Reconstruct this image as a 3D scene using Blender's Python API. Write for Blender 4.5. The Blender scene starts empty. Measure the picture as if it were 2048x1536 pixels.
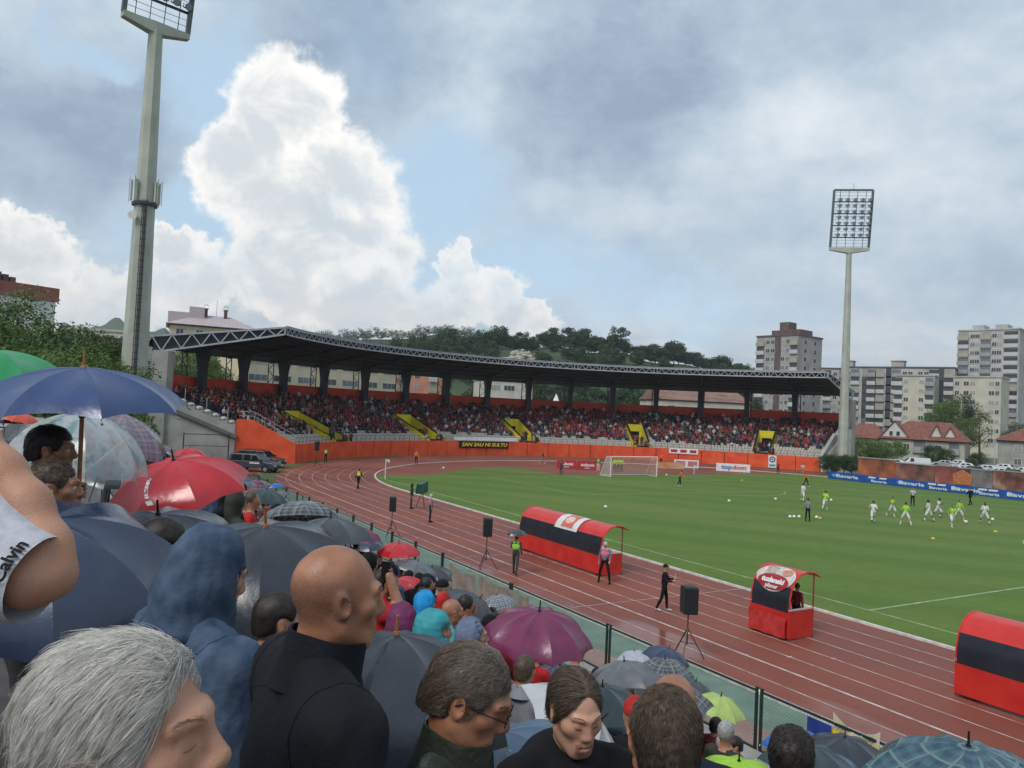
import bpy, bmesh, math, random
import numpy as np
from mathutils import Vector, Matrix
random.seed(7); RNG = np.random.default_rng(7)
SC = bpy.context.scene
R_ = math.radians
# ------------------------------------------------------------------ camera
CAM_Z = 7.4; FPX = 1539.0
YAW, PITCH, ROLL = R_(30.8), R_(2.0), 0.047
_f = np.array([math.sin(YAW)*math.cos(PITCH), math.cos(YAW)*math.cos(PITCH), math.sin(PITCH)])
_r = np.array([math.cos(YAW), -math.sin(YAW), 0.0]); _u = np.cross(_r, _f)
CR = _r*math.cos(ROLL)+_u*math.sin(ROLL); CU = _u*math.cos(ROLL)-_r*math.sin(ROLL); CF = _f
EYE = np.array([0, 0, CAM_Z])
cd = bpy.data.cameras.new('camera'); cam = bpy.data.objects.new('camera', cd); SC.collection.objects.link(cam)
cd.sensor_fit = 'HORIZONTAL'; cd.sensor_width = 36.0; cd.lens = 36.0*FPX/2048.0
cd.clip_start = 0.05; cd.clip_end = 9000
cam.matrix_world = Matrix(((CR[0], CU[0], -CF[0], 0), (CR[1], CU[1], -CF[1], 0), (CR[2], CU[2], -CF[2], CAM_Z), (0, 0, 0, 1)))
SC.camera = cam
def ray(x, y): return CF+CR*(x-1024)/FPX-CU*(y-768)/FPX
def at(x, y, depth): return EYE+ray(x, y)*depth              # photo pixel + depth -> world
def gp(x, y, z=0.0):                                          # photo pixel on a level plane -> world
    d = ray(x, y); return EYE+d*((z-CAM_Z)/d[2])
def depth_of(p): return float((np.asarray(p)-EYE)@CF)
def on_x(x, y, X):                                            # photo pixel on the plane of constant X
    d = ray(x, y); return EYE+d*(X/d[0])
# ------------------------------------------------------------------ sky and sun
SUN_EL, SUN_AZ = R_(48), R_(250)      # azimuth clockwise from +Y
SC.view_settings.view_transform = 'Standard'; SC.view_settings.look = 'None'
SC.view_settings.exposure = 0.6; SC.view_settings.gamma = 1.0
SC.view_settings.use_curve_mapping = False
sl = bpy.data.lights.new('sun', 'SUN'); sl.energy = 1.5; sl.angle = R_(24); sl.color = (1.0, 0.965, 0.91)
so = bpy.data.objects.new('sun', sl); SC.collection.objects.link(so)
sd = Vector((math.sin(SUN_AZ)*math.cos(SUN_EL), math.cos(SUN_AZ)*math.cos(SUN_EL), math.sin(SUN_EL)))
so.rotation_euler = sd.to_track_quat('Z', 'Y').to_euler()
world = bpy.data.worlds.new('World'); SC.world = world; world.use_nodes = True
WN = world.node_tree.nodes; WL = world.node_tree.links
for n in list(WN): WN.remove(n)
def wn(t, **k):
    n = WN.new(t)
    for a, b in k.items(): setattr(n, a, b)
    return n
def wl(a, b): WL.new(a, b)
def wm(op, a, b=None, c=None, clamp=False):
    n = wn('ShaderNodeMath', operation=op, use_clamp=clamp)
    for i, v in enumerate((a, b, c)):
        if v is None: continue
        if isinstance(v, (int, float)): n.inputs[i].default_value = v
        else: wl(v, n.inputs[i])
    return n.outputs[0]
def wsm(v, lo, hi):
    n = wn('ShaderNodeMapRange', interpolation_type='SMOOTHSTEP')
    wl(v, n.inputs[0]); n.inputs[1].default_value = lo; n.inputs[2].default_value = hi
    return n.outputs[0]
def wmix(f, a, b):
    n = wn('ShaderNodeMix', data_type='RGBA')
    if isinstance(f, (int, float)): n.inputs[0].default_value = f
    else: wl(f, n.inputs[0])
    for s, v in ((6, a), (7, b)):
        if isinstance(v, tuple): n.inputs[s].default_value = (*v, 1)
        else: wl(v, n.inputs[s])
    return n.outputs[2]
def build_sky():
    sky = wn('ShaderNodeTexSky', sky_type='NISHITA'); sky.sun_disc = False
    sky.sun_elevation = SUN_EL; sky.sun_rotation = SUN_AZ
    sky.air_density = 1.0; sky.dust_density = 1.5; sky.altitude = 200
    tc = wn('ShaderNodeTexCoord'); sep = wn('ShaderNodeSeparateXYZ'); wl(tc.outputs['Generated'], sep.inputs[0])
    X, Y, Z = sep.outputs
    az = wm('ARCTAN2', X, Y); el = wm('ARCSINE', Z)
    def noise(scale, det, rough=.55, off=(0, 0, 0), sz=1.0, dist=0.0):
        mp = wn('ShaderNodeMapping'); wl(tc.outputs['Generated'], mp.inputs[0])
        mp.inputs['Location'].default_value = off; mp.inputs['Scale'].default_value = (1, 1, sz)
        n = wn('ShaderNodeTexNoise'); n.inputs['Scale'].default_value = scale; n.inputs['Detail'].default_value = det
        n.inputs['Roughness'].default_value = rough; n.inputs['Distortion'].default_value = dist
        wl(mp.outputs[0], n.inputs['Vector']); return n
    nw = noise(7, 6, .6); sw = wn('ShaderNodeSeparateColor'); wl(nw.outputs['Color'], sw.inputs[0])
    nb = noise(24, 5, .62, (3, 1, 2)); sb = wn('ShaderNodeSeparateColor'); wl(nb.outputs['Color'], sb.inputs[0])
    def warped(base, s1, s2, a1, a2):
        v = wm('ADD', base, wm('MULTIPLY', wm('SUBTRACT', s1, .5), a1))
        return wm('ADD', v, wm('MULTIPLY', wm('SUBTRACT', s2, .5), a2))
    azs, els = warped(az, sw.outputs[0], sb.outputs[0], .30, .05), warped(el, sw.outputs[1], sb.outputs[1], .22, .045)   # soft layers
    azc, elc = warped(az, sw.outputs[0], sb.outputs[0], .10, .085), warped(el, sw.outputs[1], sb.outputs[1], .10, .085)   # billowed cumulus
    def dirof(px, py):
        d = ray(px, py); d = d/np.linalg.norm(d); return math.atan2(d[0], d[1]), math.asin(d[2])
    def blob(px, py, rx, ry, A, E, pw=1.0):
        a, e = dirof(px, py); ra, re = rx/FPX, ry/FPX
        dx = wm('DIVIDE', wm('SUBTRACT', A, a), ra); dy = wm('DIVIDE', wm('SUBTRACT', E, e), re)
        d = wm('SQRT', wm('ADD', wm('MULTIPLY', dx, dx), wm('MULTIPLY', dy, dy)))
        return wm('SUBTRACT', pw, wm('MULTIPLY', d, pw))            # pw at centre, 0 on the rim, negative outside
    def union(lst):
        v = lst[0]
        for b in lst[1:]: v = wm('MAXIMUM', v, b)
        return v
    K = 10.0                                                           # colours are divided by the background strength
    c = lambda r, g, b: (r*K, g*K, b*K)
    # blue gaps in the grey sheet
    gaps = union([blob(x, y, rx, ry, azs, els) for x, y, rx, ry in (
        (430, 170, 110, 150), (880, 390, 190, 130), (1010, 560, 330, 110), (420, 480, 150, 110), (200, 90, 70, 50), (1330, 620, 260, 60))])
    gapm = wsm(gaps, -.35, .75)
    far = noise(2.6, 4, .55, (5, 2, 0)); farm = wsm(far.outputs['Fac'], .62, .80)
    gapm = wm('MAXIMUM', gapm, wm('MULTIPLY', farm, .55))
    # the grey sheet: lighter and darker by noise and by the heavy dark masses
    n1 = noise(3.4, 7, .58, (1, 7, 3), 1.9, .3); n2 = noise(9.0, 6, .6, (4, 4, 1), 1.8, .2)
    tone = wm('ADD', wm('MULTIPLY', n1.outputs['Fac'], .7), wm('MULTIPLY', n2.outputs['Fac'], .3))
    dark = union([blob(x, y, rx, ry, azs, els, pw) for x, y, rx, ry, pw in (
        (90, 230, 330, 220, 1.0), (740, 60, 300, 190, .8), (1260, 170, 300, 230, 1.0), (120, 420, 260, 80, .45), (1560, 120, 200, 120, .4))])
    darkm = wm('MULTIPLY', wsm(dark, -.15, .9), .95)
    lite = union([blob(x, y, rx, ry, azs, els) for x, y, rx, ry in (
        (1700, 250, 420, 260, ), (900, 230, 120, 200), (80, 60, 160, 70), (1250, 420, 330, 80), (120, 560, 260, 120), (1950, 620, 300, 70), (1450, 690, 200, 40))])
    litm = wsm(lite, -.3, .8)
    t = wm('ADD', wm('SUBTRACT', wm('MULTIPLY', wm('SUBTRACT', tone, .5), 2.5), wm('MULTIPLY', darkm, .76)), wm('MULTIPLY', litm, .26))
    n5 = noise(22, 6, .65, (6, 1, 8), 1.6, .3); t = wm('ADD', wm('ADD', wm('MULTIPLY', t, .66), wm('MULTIPLY', wm('SUBTRACT', n5.outputs['Fac'], .5), .45)), .50, clamp=True)
    cr = wn('ShaderNodeValToRGB'); wl(t, cr.inputs[0])
    e = cr.color_ramp.elements
    e[0].position = 0.0; e[0].color = (*c(0.211, 0.275, 0.365), 1)
    e[1].position = 1.0; e[1].color = (*c(0.550, 0.589, 0.621), 1)
    m = cr.color_ramp.elements.new(.5); m.color = (*c(0.346, 0.422, 0.493), 1)
    blue = wmix(.75, sky.outputs[0], c(0.375, 0.510, 0.625))
    col = wmix(gapm, cr.outputs[0], blue)
    # bright cumulus towers
    cum = union([blob(x, y, rx, ry, azc, elc) for x, y, rx, ry in (
        (570, 260, 125, 165), (640, 420, 190, 190), (500, 350, 130, 110), (720, 520, 150, 120), (590, 560, 160, 100), (380, 560, 120, 75), (350, 510, 60, 50),
        (700, 620, 250, 70), (960, 600, 95, 80), (925, 530, 48, 62), (1050, 650, 90, 40), (180, 600, 240, 70), (30, 500, 130, 60), (860, 640, 110, 50))])
    hole = noise(5.5, 5, .6, (7, 2, 4), 1.0, .6); cumm = wm('MULTIPLY', wsm(cum, .0, .26), wm('SUBTRACT', 1.0, wm('MULTIPLY', wsm(hole.outputs['Fac'], .50, .70), .40)))
    # shading inside a tower: lit rims, grey bellies
    nb3 = noise(13, 6, .6, (2, 9, 5), 1.2, .4)
    inner = wm('MULTIPLY', wsm(cum, .10, .55), wsm(nb3.outputs['Fac'], .34, .60))
    ccol = wmix(wm('MULTIPLY', inner, .85), c(0.740, 0.725, 0.690), c(0.442, 0.480, 0.512))
    low = wsm(el, .16, .03)
    ccol = wmix(wm('MULTIPLY', low, .35), ccol, c(0.666, 0.602, 0.563))
    col = wmix(cumm, col, ccol)
    # pale warm strip over the horizon
    hz = wm('MULTIPLY', wsm(el, .20, .0), .62)
    nh = noise(6, 5, .6, (8, 3, 1), 5.0)
    hcol = wmix(wsm(nh.outputs['Fac'], .42, .62), c(0.397, 0.461, 0.512), c(0.640, 0.595, 0.555))
    col = wmix(hz, col, hcol)
    # below the horizon: dull ground tone
    col = wmix(wsm(el, -.01, -.06), col, c(.08, .09, .08))
    bg = wn('ShaderNodeBackground'); wl(col, bg.inputs[0]); bg.inputs[1].default_value = 1.0/K
    out = wn('ShaderNodeOutputWorld'); wl(bg.outputs[0], out.inputs[0])
build_sky()
world.cycles.sampling_method = 'MANUAL'; world.cycles.sample_map_resolution = 512
SC.cycles.use_denoising = True
SC.cycles.max_bounces = 6; SC.cycles.diffuse_bounces = 2; SC.cycles.glossy_bounces = 2
SC.cycles.transparent_max_bounces = 12; SC.cycles.transmission_bounces = 3; SC.cycles.volume_bounces = 0
SC.cycles.caustics_reflective = False; SC.cycles.caustics_refractive = False
# ------------------------------------------------------------------ helpers
COL = SC.collection
MATS = {}
def mat(name, col, rough=.6, var=.12, scale=8.0, metal=0.0, bump=0.0, spec=.4, col2=None, objcol=False, coat=0.0, trans=0.0, det=4, bscale=None, lo=.35, hi=.65):
    """procedural principled material: noise-mottled colour, optional bump"""
    if name in MATS: return MATS[name]
    m = bpy.data.materials.new(name); m.use_nodes = True; MATS[name] = m
    nt = m.node_tree; N, L = nt.nodes, nt.links
    b = N['Principled BSDF']; b.inputs['Roughness'].default_value = rough; b.inputs['Metallic'].default_value = metal
    b.inputs['Specular IOR Level'].default_value = spec
    if coat: b.inputs['Coat Weight'].default_value = coat; b.inputs['Coat Roughness'].default_value = .15
    tc = N.new('ShaderNodeTexCoord'); no = N.new('ShaderNodeTexNoise'); no.inputs['Scale'].default_value = scale; no.inputs['Detail'].default_value = det
    L.new(tc.outputs['Object'], no.inputs['Vector'])
    mr = N.new('ShaderNodeMapRange'); L.new(no.outputs['Fac'], mr.inputs[0]); mr.inputs[1].default_value = lo; mr.inputs[2].default_value = hi
    mx = N.new('ShaderNodeMix'); mx.data_type = 'RGBA'; L.new(mr.outputs[0], mx.inputs[0])
    if col2 is None: col2 = tuple(min(1, v*(1+var)) for v in col); col = tuple(v*(1-var) for v in col)
    mx.inputs[6].default_value = (*col, 1); mx.inputs[7].default_value = (*col2, 1)
    res = mx.outputs[2]
    if objcol:
        oi = N.new('ShaderNodeObjectInfo'); mu = N.new('ShaderNodeMix'); mu.data_type = 'RGBA'; mu.blend_type = 'MULTIPLY'; mu.inputs[0].default_value = 1
        L.new(res, mu.inputs[6]); L.new(oi.outputs['Color'], mu.inputs[7]); res = mu.outputs[2]
    L.new(res, b.inputs['Base Color'])
    if bump:
        n2 = N.new('ShaderNodeTexNoise'); n2.inputs['Scale'].default_value = bscale or scale*4; n2.inputs['Detail'].default_value = 5
        L.new(tc.outputs['Object'], n2.inputs['Vector'])
        bp = N.new('ShaderNodeBump'); bp.inputs['Strength'].default_value = bump; bp.inputs['Distance'].default_value = .02
        L.new(n2.outputs['Fac'], bp.inputs['Height']); L.new(bp.outputs[0], b.inputs['Normal'])
    if trans:
        tr = N.new('ShaderNodeBsdfTranslucent'); L.new(res, tr.inputs[0]); ms = N.new('ShaderNodeMixShader'); ms.inputs[0].default_value = trans
        L.new(b.outputs[0], ms.inputs[1]); L.new(tr.outputs[0], ms.inputs[2]); L.new(ms.outputs[0], N['Material Output'].inputs[0])
    return m
def mesh_np(name, V, Fc, mats=(), mi=None, smooth=False):
    me = bpy.data.meshes.new(name)
    V = np.asarray(V, float)
    me.from_pydata(V.tolist(), [], Fc.tolist() if isinstance(Fc, np.ndarray) else Fc)
    for m in mats: me.materials.append(m)
    if mi is not None: me.polygons.foreach_set('material_index', np.asarray(mi, np.int32))
    if smooth: me.polygons.foreach_set('use_smooth', np.ones(len(me.polygons), bool))
    me.update(); return me
def obj(name, me, parent=None, loc=None):
    o = bpy.data.objects.new(name, me); COL.objects.link(o)
    if parent is not None: o.parent = parent
    if loc is not None: o.location = loc
    return o
def tag(o, label, cat, group=None, kind=None):
    if label: o['label'] = label
    if cat: o['category'] = cat
    if group: o['group'] = group
    if kind: o['kind'] = kind
    return o
def empty(name, loc=(0, 0, 0), rz=0.0):
    o = bpy.data.objects.new(name, None); COL.objects.link(o); o.location = loc; o.rotation_euler = (0, 0, rz); o.empty_display_size = .2
    return o
def struct(o): o['kind'] = 'structure'; return o
def copy_tree(o, parent=None):
    c = o.copy(); COL.objects.link(c); c.parent = parent
    for ch in o.children: copy_tree(ch, c)
    return c
BOXF = [(0, 3, 2, 1), (4, 5, 6, 7), (0, 1, 5, 4), (1, 2, 6, 5), (2, 3, 7, 6), (3, 0, 4, 7)]
class MB:
    """collects boxes, bars, tubes, quads; builds ONE mesh"""
    def __init__(s): s.V = []; s.F = []; s.M = []; s.n = 0
    def add(s, V, Fc, m=0):
        V = np.asarray(V, float); s.V.append(V)
        for f in Fc: s.F.append(tuple(int(i)+s.n for i in f)); s.M.append(m)
        s.n += len(V)
    def box(s, x0, x1, y0, y1, z0, z1, m=0):
        s.add([(x0, y0, z0), (x1, y0, z0), (x1, y1, z0), (x0, y1, z0), (x0, y0, z1), (x1, y0, z1), (x1, y1, z1), (x0, y1, z1)], BOXF, m)
    def hexa(s, P, m=0): s.add(P, BOXF, m)                 # 8 corners, bottom 4 then top 4
    def bar(s, a, b, w, h=None, m=0, up=(0, 0, 1)):
        a = np.asarray(a, float); b = np.asarray(b, float); h = h or w; d = b-a; d = d/np.linalg.norm(d)
        up = np.asarray(up, float)
        if abs(d@up) > .98: up = np.array([1., 0, 0])
        x = np.cross(d, up); x /= np.linalg.norm(x); y = np.cross(x, d); x = x*w/2; y = y*h/2
        s.add([a-x-y, a+x-y, b+x-y, b-x-y, a-x+y, a+x+y, b+x+y, b-x+y], BOXF, m)
    def tube(s, pts, rad, n=8, m=0, cap=True):
        pts = [np.asarray(p, float) for p in pts]; k = len(pts)
        if np.isscalar(rad): rad = [rad]*k
        t0 = pts[1]-pts[0]; up = np.array([0, 0, 1.]) if abs(t0[2]) < .9*np.linalg.norm(t0) else np.array([1., 0, 0])
        V = []; 
        for i in range(k):
            t = pts[min(i+1, k-1)]-pts[max(i-1, 0)]; t /= np.linalg.norm(t)+1e-12
            x = np.cross(up, t); x /= np.linalg.norm(x)+1e-12; up = np.cross(t, x)
            for j in range(n):
                a = 2*math.pi*j/n; V.append(pts[i]+rad[i]*(x*math.cos(a)+up*math.sin(a)))
        Fc = [(i*n+j, i*n+(j+1) % n, (i+1)*n+(j+1) % n, (i+1)*n+j) for i in range(k-1) for j in range(n)]
        if cap: Fc.append(tuple(range(n-1, -1, -1))); Fc.append(tuple((k-1)*n+j for j in range(n)))
        s.add(V, Fc, m)
    def grid(s, P, m=0):                                   # P[i][j] points
        P = np.asarray(P, float); a, b = P.shape[:2]
        s.add(P.reshape(-1, 3), [(i*b+j, (i+1)*b+j, (i+1)*b+j+1, i*b+j+1) for i in range(a-1) for j in range(b-1)], m)
    def ball(s, c, r, n=8, k=6, m=0):
        r = np.array([r]*3 if np.isscalar(r) else r); c = np.asarray(c, float)
        V = [c+r*np.array([0, 0, -1.])]
        for i in range(1, k):
            ph = math.pi*i/k-math.pi/2
            for j in range(n):
                a = 2*math.pi*j/n; V.append(c+r*np.array([math.cos(ph)*math.cos(a), math.cos(ph)*math.sin(a), math.sin(ph)]))
        V.append(c+r*np.array([0, 0, 1.])); Fc = []
        for j in range(n): Fc.append((0, 1+(j+1) % n, 1+j))
        for i in range(k-2):
            for j in range(n): Fc.append((1+i*n+j, 1+i*n+(j+1) % n, 1+(i+1)*n+(j+1) % n, 1+(i+1)*n+j))
        q = 1+(k-2)*n
        for j in range(n): Fc.append((q+j, q+(j+1) % n, q+n))
        s.add(V, Fc, m)
    def mesh(s, name, mats, smooth=False):
        V = np.concatenate(s.V) if s.V else np.zeros((0, 3))
        return mesh_np(name, V, s.F, mats if isinstance(mats, (list, tuple)) else [mats], s.M, smooth)
    def build(s, name, mats, parent=None, smooth=False, loc=None):
        return obj(name, s.mesh(name, mats, smooth), parent, loc)
def text_mesh(txt, size, m, depth=.004, bold=0.0, shear=0.0, align='CENTER'):
    cu = bpy.data.curves.new('lettering', 'FONT'); cu.body = txt; cu.size = size; cu.align_x = align; cu.align_y = 'CENTER'
    cu.extrude = depth; cu.offset = bold; cu.shear = shear; cu.resolution_u = 3
    o = bpy.data.objects.new('lettering', cu); COL.objects.link(o)
    dg = bpy.context.evaluated_depsgraph_get(); me = bpy.data.meshes.new_from_object(o.evaluated_get(dg))
    COL.objects.unlink(o); bpy.data.objects.remove(o); me.materials.clear(); me.materials.append(m); me.name = 'lettering'
    return me
def frame_mx(origin, xdir, up=(0, 0, 1)):                     # matrix: local x -> xdir, local y -> up, z -> facing
    x = Vector(xdir).normalized(); u = Vector(up); z = x.cross(u).normalized(); y = z.cross(x)
    M = Matrix((x, y, z)).transposed().to_4x4(); M.translation = Vector(origin); return M
# --- signed-distance modelling: smooth unions of primitives, meshed with surface nets
def s_cap(a, b, ra, rb=None):
    a = np.asarray(a, float); b = np.asarray(b, float); rb = ra if rb is None else rb; ab = b-a; L2 = float(ab@ab)+1e-12
    def f(P):
        t = np.clip(((P-a)@ab)/L2, 0, 1); return np.linalg.norm(P-a-t[:, None]*ab, axis=1)-(ra+(rb-ra)*t)
    f.lo = np.minimum(a-ra, b-rb); f.hi = np.maximum(a+ra, b+rb); return f
def s_ell(c, r, rot=None):
    c = np.asarray(c, float); r = np.asarray(r, float); Rm = None if rot is None else np.array(rot)
    def f(P):
        q = P-c
        if Rm is not None: q = q@Rm
        k0 = np.linalg.norm(q/r, axis=1); k1 = np.linalg.norm(q/(r*r), axis=1)+1e-9
        return k0*(k0-1)/k1
    e = r if Rm is None else np.full(3, r.max()); f.lo = c-e; f.hi = c+e; return f
def smin(a, b, k):
    h = np.maximum(k-np.abs(a-b), 0)/k; return np.minimum(a, b)-h*h*k*.25
def smax(a, b, k): return -smin(-a, -b, k)
def surface_nets(fn, lo, hi, h):
    lo = np.asarray(lo, float)-2*h; hi = np.asarray(hi, float)+2*h
    n = np.ceil((hi-lo)/h).astype(int)+1
    g = np.stack(np.meshgrid(*[lo[i]+h*np.arange(n[i]) for i in range(3)], indexing='ij'), -1)
    D = fn(g.reshape(-1, 3)).reshape(n); S = D < 0
    cn = n-1; acc = np.zeros((*cn, 3)); cnt = np.zeros(cn)
    idx = np.stack(np.meshgrid(*[np.arange(c) for c in cn], indexing='ij'), -1).astype(float)
    for ax in range(3):
        o1, o2 = [i for i in range(3) if i != ax]
        for a in (0, 1):
            for b in (0, 1):
                s0 = [slice(0, c) for c in cn]; s0[o1] = slice(a, a+cn[o1]); s0[o2] = slice(b, b+cn[o2])
                s1 = list(s0); s1[ax] = slice(1, cn[ax]+1)
                d0, d1 = D[tuple(s0)], D[tuple(s1)]; cr = (d0 < 0) != (d1 < 0)
                t = np.where(cr, d0/(d0-d1+1e-20), 0)
                off = np.zeros((*cn, 3)); off[..., ax] = t; off[..., o1] = a; off[..., o2] = b
                acc += np.where(cr[..., None], idx+off, 0); cnt += cr
    act = cnt > 0; vid = -np.ones(cn, int); vid[act] = np.arange(act.sum())
    V = lo+h*(acc[act]/cnt[act][:, None]); Fs = []
    for ax in range(3):
        o1, o2 = (ax+1) % 3, (ax+2) % 3
        sl = [slice(1, cn[i]) for i in range(3)]; sl[ax] = slice(0, cn[ax])
        s0 = list(sl); s1 = list(sl); s1[ax] = slice(1, cn[ax]+1)
        a, b = S[tuple(s0)], S[tuple(s1)]
        for flip in (False, True):
            w = np.argwhere(a & ~b if not flip else ~a & b)
            if not len(w): continue
            w = w+np.array([0 if i == ax else 1 for i in range(3)])
            def vv(d1, d2):
                q = w.copy(); q[:, o1] += d1; q[:, o2] += d2; return vid[q[:, 0], q[:, 1], q[:, 2]]
            q = np.stack([vv(-1, -1), vv(0, -1), vv(0, 0), vv(-1, 0)], 1)
            Fs.append(q if not flip else q[:, ::-1])
    return V, np.concatenate(Fs)
def sdf_mesh(name, prims, h, mats, k=.03, sub=(), smooth=True, post=None):
    """prims: list of (sdf, material index[, k]); sub: list of (sdf, k) carved away"""
    lo = np.min([p[0].lo for p in prims], 0); hi = np.max([p[0].hi for p in prims], 0)
    def fn(P):
        d = prims[0][0](P)
        for p in prims[1:]:
            d = smin(d, p[0](P), p[2] if len(p) > 2 else k)
        for s, kk in sub: d = smax(d, -s(P), kk)
        if post: d = post(P, d)
        return d
    V, Fc = surface_nets(fn, lo, hi, h)
    c = V[Fc].mean(1); mi = np.argmin(np.stack([p[0](c) for p in prims]), 0)
    mi = np.array([p[1] for p in prims])[mi]
    return mesh_np(name, V, Fc, mats, mi, smooth)
def vnoise(P, s, seed=0):
    """cheap smooth pseudo noise in -1..1"""
    P = np.asarray(P)*s; r = np.random.default_rng(seed); v = 0
    for i in range(5):
        d = r.normal(size=3); d /= np.linalg.norm(d); v = v+np.sin(P@d*(1+.7*i)+r.uniform(0, 6.28))/(1+.5*i)
    return v/2.6
# ================================================================== GROUND, PITCH, TRACK
BC = np.array([62.2, 63.0]); R_IN = 35.5; LANE = 1.22; X_IN = BC[0]-R_IN      # bend centre, inner radius
GOAL_Y = 73.9; HALF_Y = 19.4; TOUCH = 28.9; FAR_TOUCH = 95.5; KERB_X = 17.15; FENCE_X = 14.0
def ground_mat():
    m = mat('ground_town', (.10, .115, .07), .9, scale=.05, col2=(.16, .155, .12)); return m
def pol(a, r, z=0.0): return (BC[0]+r*math.sin(a), BC[1]+r*math.cos(a), z)        # angle from +Y towards +X
mb = MB(); P = []
for i in range(41):
    P.append([((i-20)*135.0, (j-20)*135.0, -.03) for j in range(41)])
mb.grid(P); struct(mb.build('ground', ground_mat()))
# --- track: wet red tartan
def track_material():
    m = bpy.data.materials.new('wet_tartan'); m.use_nodes = True; N, L = m.node_tree.nodes, m.node_tree.links; b = N['Principled BSDF']
    geo = N.new('ShaderNodeNewGeometry')
    def noise(s, d, mp=None):
        n = N.new('ShaderNodeTexNoise'); n.inputs['Scale'].default_value = s; n.inputs['Detail'].default_value = d
        if mp:
            q = N.new('ShaderNodeMapping'); q.inputs['Scale'].default_value = mp; L.new(geo.outputs['Position'], q.inputs[0]); L.new(q.outputs[0], n.inputs['Vector'])
        else: L.new(geo.outputs['Position'], n.inputs['Vector'])
        return n.outputs['Fac']
    big = noise(.16, 5); fine = noise(9, 4); streak = noise(1.0, 4, (1.2, .12, 1))
    def rng(v, a, b_, c=0., d=1.):
        r = N.new('ShaderNodeMapRange'); L.new(v, r.inputs[0]); r.inputs[1].default_value = a; r.inputs[2].default_value = b_; r.inputs[3].default_value = c; r.inputs[4].default_value = d; return r.outputs[0]
    mx = N.new('ShaderNodeMix'); mx.data_type = 'RGBA'; L.new(rng(big, .35, .65), mx.inputs[0]); mx.inputs[6].default_value = (.205, .056, .036, 1); mx.inputs[7].default_value = (.275, .085, .056, 1)
    m2 = N.new('ShaderNodeMix'); m2.data_type = 'RGBA'; m2.blend_type = 'MULTIPLY'; L.new(rng(streak, .3, .7, .0, .4), m2.inputs[0]); L.new(mx.outputs[2], m2.inputs[6]); m2.inputs[7].default_value = (.68, .68, .70, 1)
    m3 = N.new('ShaderNodeMix'); m3.data_type = 'RGBA'; m3.blend_type = 'MULTIPLY'; L.new(rng(fine, .3, .7, 0, .35), m3.inputs[0]); L.new(m2.outputs[2], m3.inputs[6]); m3.inputs[7].default_value = (.6, .6, .6, 1)
    L.new(m3.outputs[2], b.inputs['Base Color'])
    # puddles gather along the outer kerb
    sx = N.new('ShaderNodeSeparateXYZ'); L.new(geo.outputs['Position'], sx.inputs[0])
    edge = rng(sx.outputs[0], 19.3, 17.2); pud = noise(.33, 3, (1.4, .5, 1))
    ad = N.new('ShaderNodeMath'); ad.operation = 'MULTIPLY_ADD'; L.new(edge, ad.inputs[0]); ad.inputs[1].default_value = .24; L.new(pud, ad.inputs[2])
    wet = rng(ad.outputs[0], .64, .76)
    rb = rng(big, .35, .7, .52, .75)
    mr = N.new('ShaderNodeMix'); mr.data_type = 'FLOAT'; L.new(wet, mr.inputs[0]); L.new(rb, mr.inputs[2]); mr.inputs[3].default_value = .14
    L.new(mr.outputs[0], b.inputs['Roughness']); b.inputs['Specular IOR Level'].default_value = .28
    bp = N.new('ShaderNodeBump'); bp.inputs['Distance'].default_value = .01; L.new(fine, bp.inputs['Height'])
    iv = N.new('ShaderNodeMath'); iv.operation = 'MULTIPLY_ADD'; L.new(wet, iv.inputs[0]); iv.inputs[1].default_value = -.12; iv.inputs[2].default_value = .14
    L.new(iv.outputs[0], bp.inputs['Strength']); L.new(bp.outputs[0], b.inputs['Normal'])
    return m
M_TRACK = track_material()
mb = MB()
NA = 72; angs = [-math.pi/2+math.pi*i/NA for i in range(NA+1)]
mb.grid([[(x, y, 0) for y in np.linspace(-60, BC[1], 12)] for x in (KERB_X, X_IN)])
mb.grid([[pol(a, r) for a in angs] for r in (R_IN, 45.05)][::-1])
mb.grid([[(x, y, 0) for y in np.linspace(-60, BC[1], 12)] for x in (2*BC[0]-X_IN, 2*BC[0]-KERB_X)])
# chute: the straight runs on past the bend to the gate
mb.grid([[(x, y, -.004) for y in (BC[1], 90.0)] for x in (KERB_X-1.2, X_IN+2)])
# red D behind the goal
mb.grid([[(BC[0]+t*math.sqrt(max(0, R_IN**2-(y-BC[1])**2)), y, 0.0) for y in np.linspace(GOAL_Y+2.6, BC[1]+R_IN, 20)] for t in np.linspace(-1, 1, 9)])
track = struct(mb.build('running_track', M_TRACK))
M_LINE = mat('track_paint', (.34, .22, .19), .5, scale=1.6, col2=(.62, .54, .50), det=8)
def strip_line(path, w, z, m, name, parent):
    mb = MB(); L_, R2 = [], []
    for i, p in enumerate(path):
        p = np.array(p[:2]); q = np.array(path[min(i+1, len(path)-1)][:2]); o = np.array(path[max(i-1, 0)][:2]); t = q-o; t /= np.linalg.norm(t); n = np.array([-t[1], t[0]])*w/2
        L_.append((*(p+n), z)); R2.append((*(p-n), z))
    mb.grid([R2, L_]); return mb.build(name, m, parent)
for k in range(0, 8):
    x = X_IN-LANE*k; w = .10 if k == 6 else .05
    if k == 7: w = .045
    path = [(x, y) for y in np.linspace(-60, BC[1], 24)]
    if k >= 2: path += [(x, y) for y in np.linspace(BC[1]+1, 80+k*.8, 6)]
    strip_line(path, w, .005, M_LINE, 'lane_line', track)
    arc = [pol(a, R_IN+LANE*k) for a in angs]
    strip_line(arc, .05, .006+.0008*k, M_LINE, 'lane_line', track)
for y0 in (34.2, 24.1): strip_line([(X_IN-.1, y0), (X_IN-8*LANE+.6, y0-.0)], .04, .0135, M_LINE, 'start_line', track)
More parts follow.
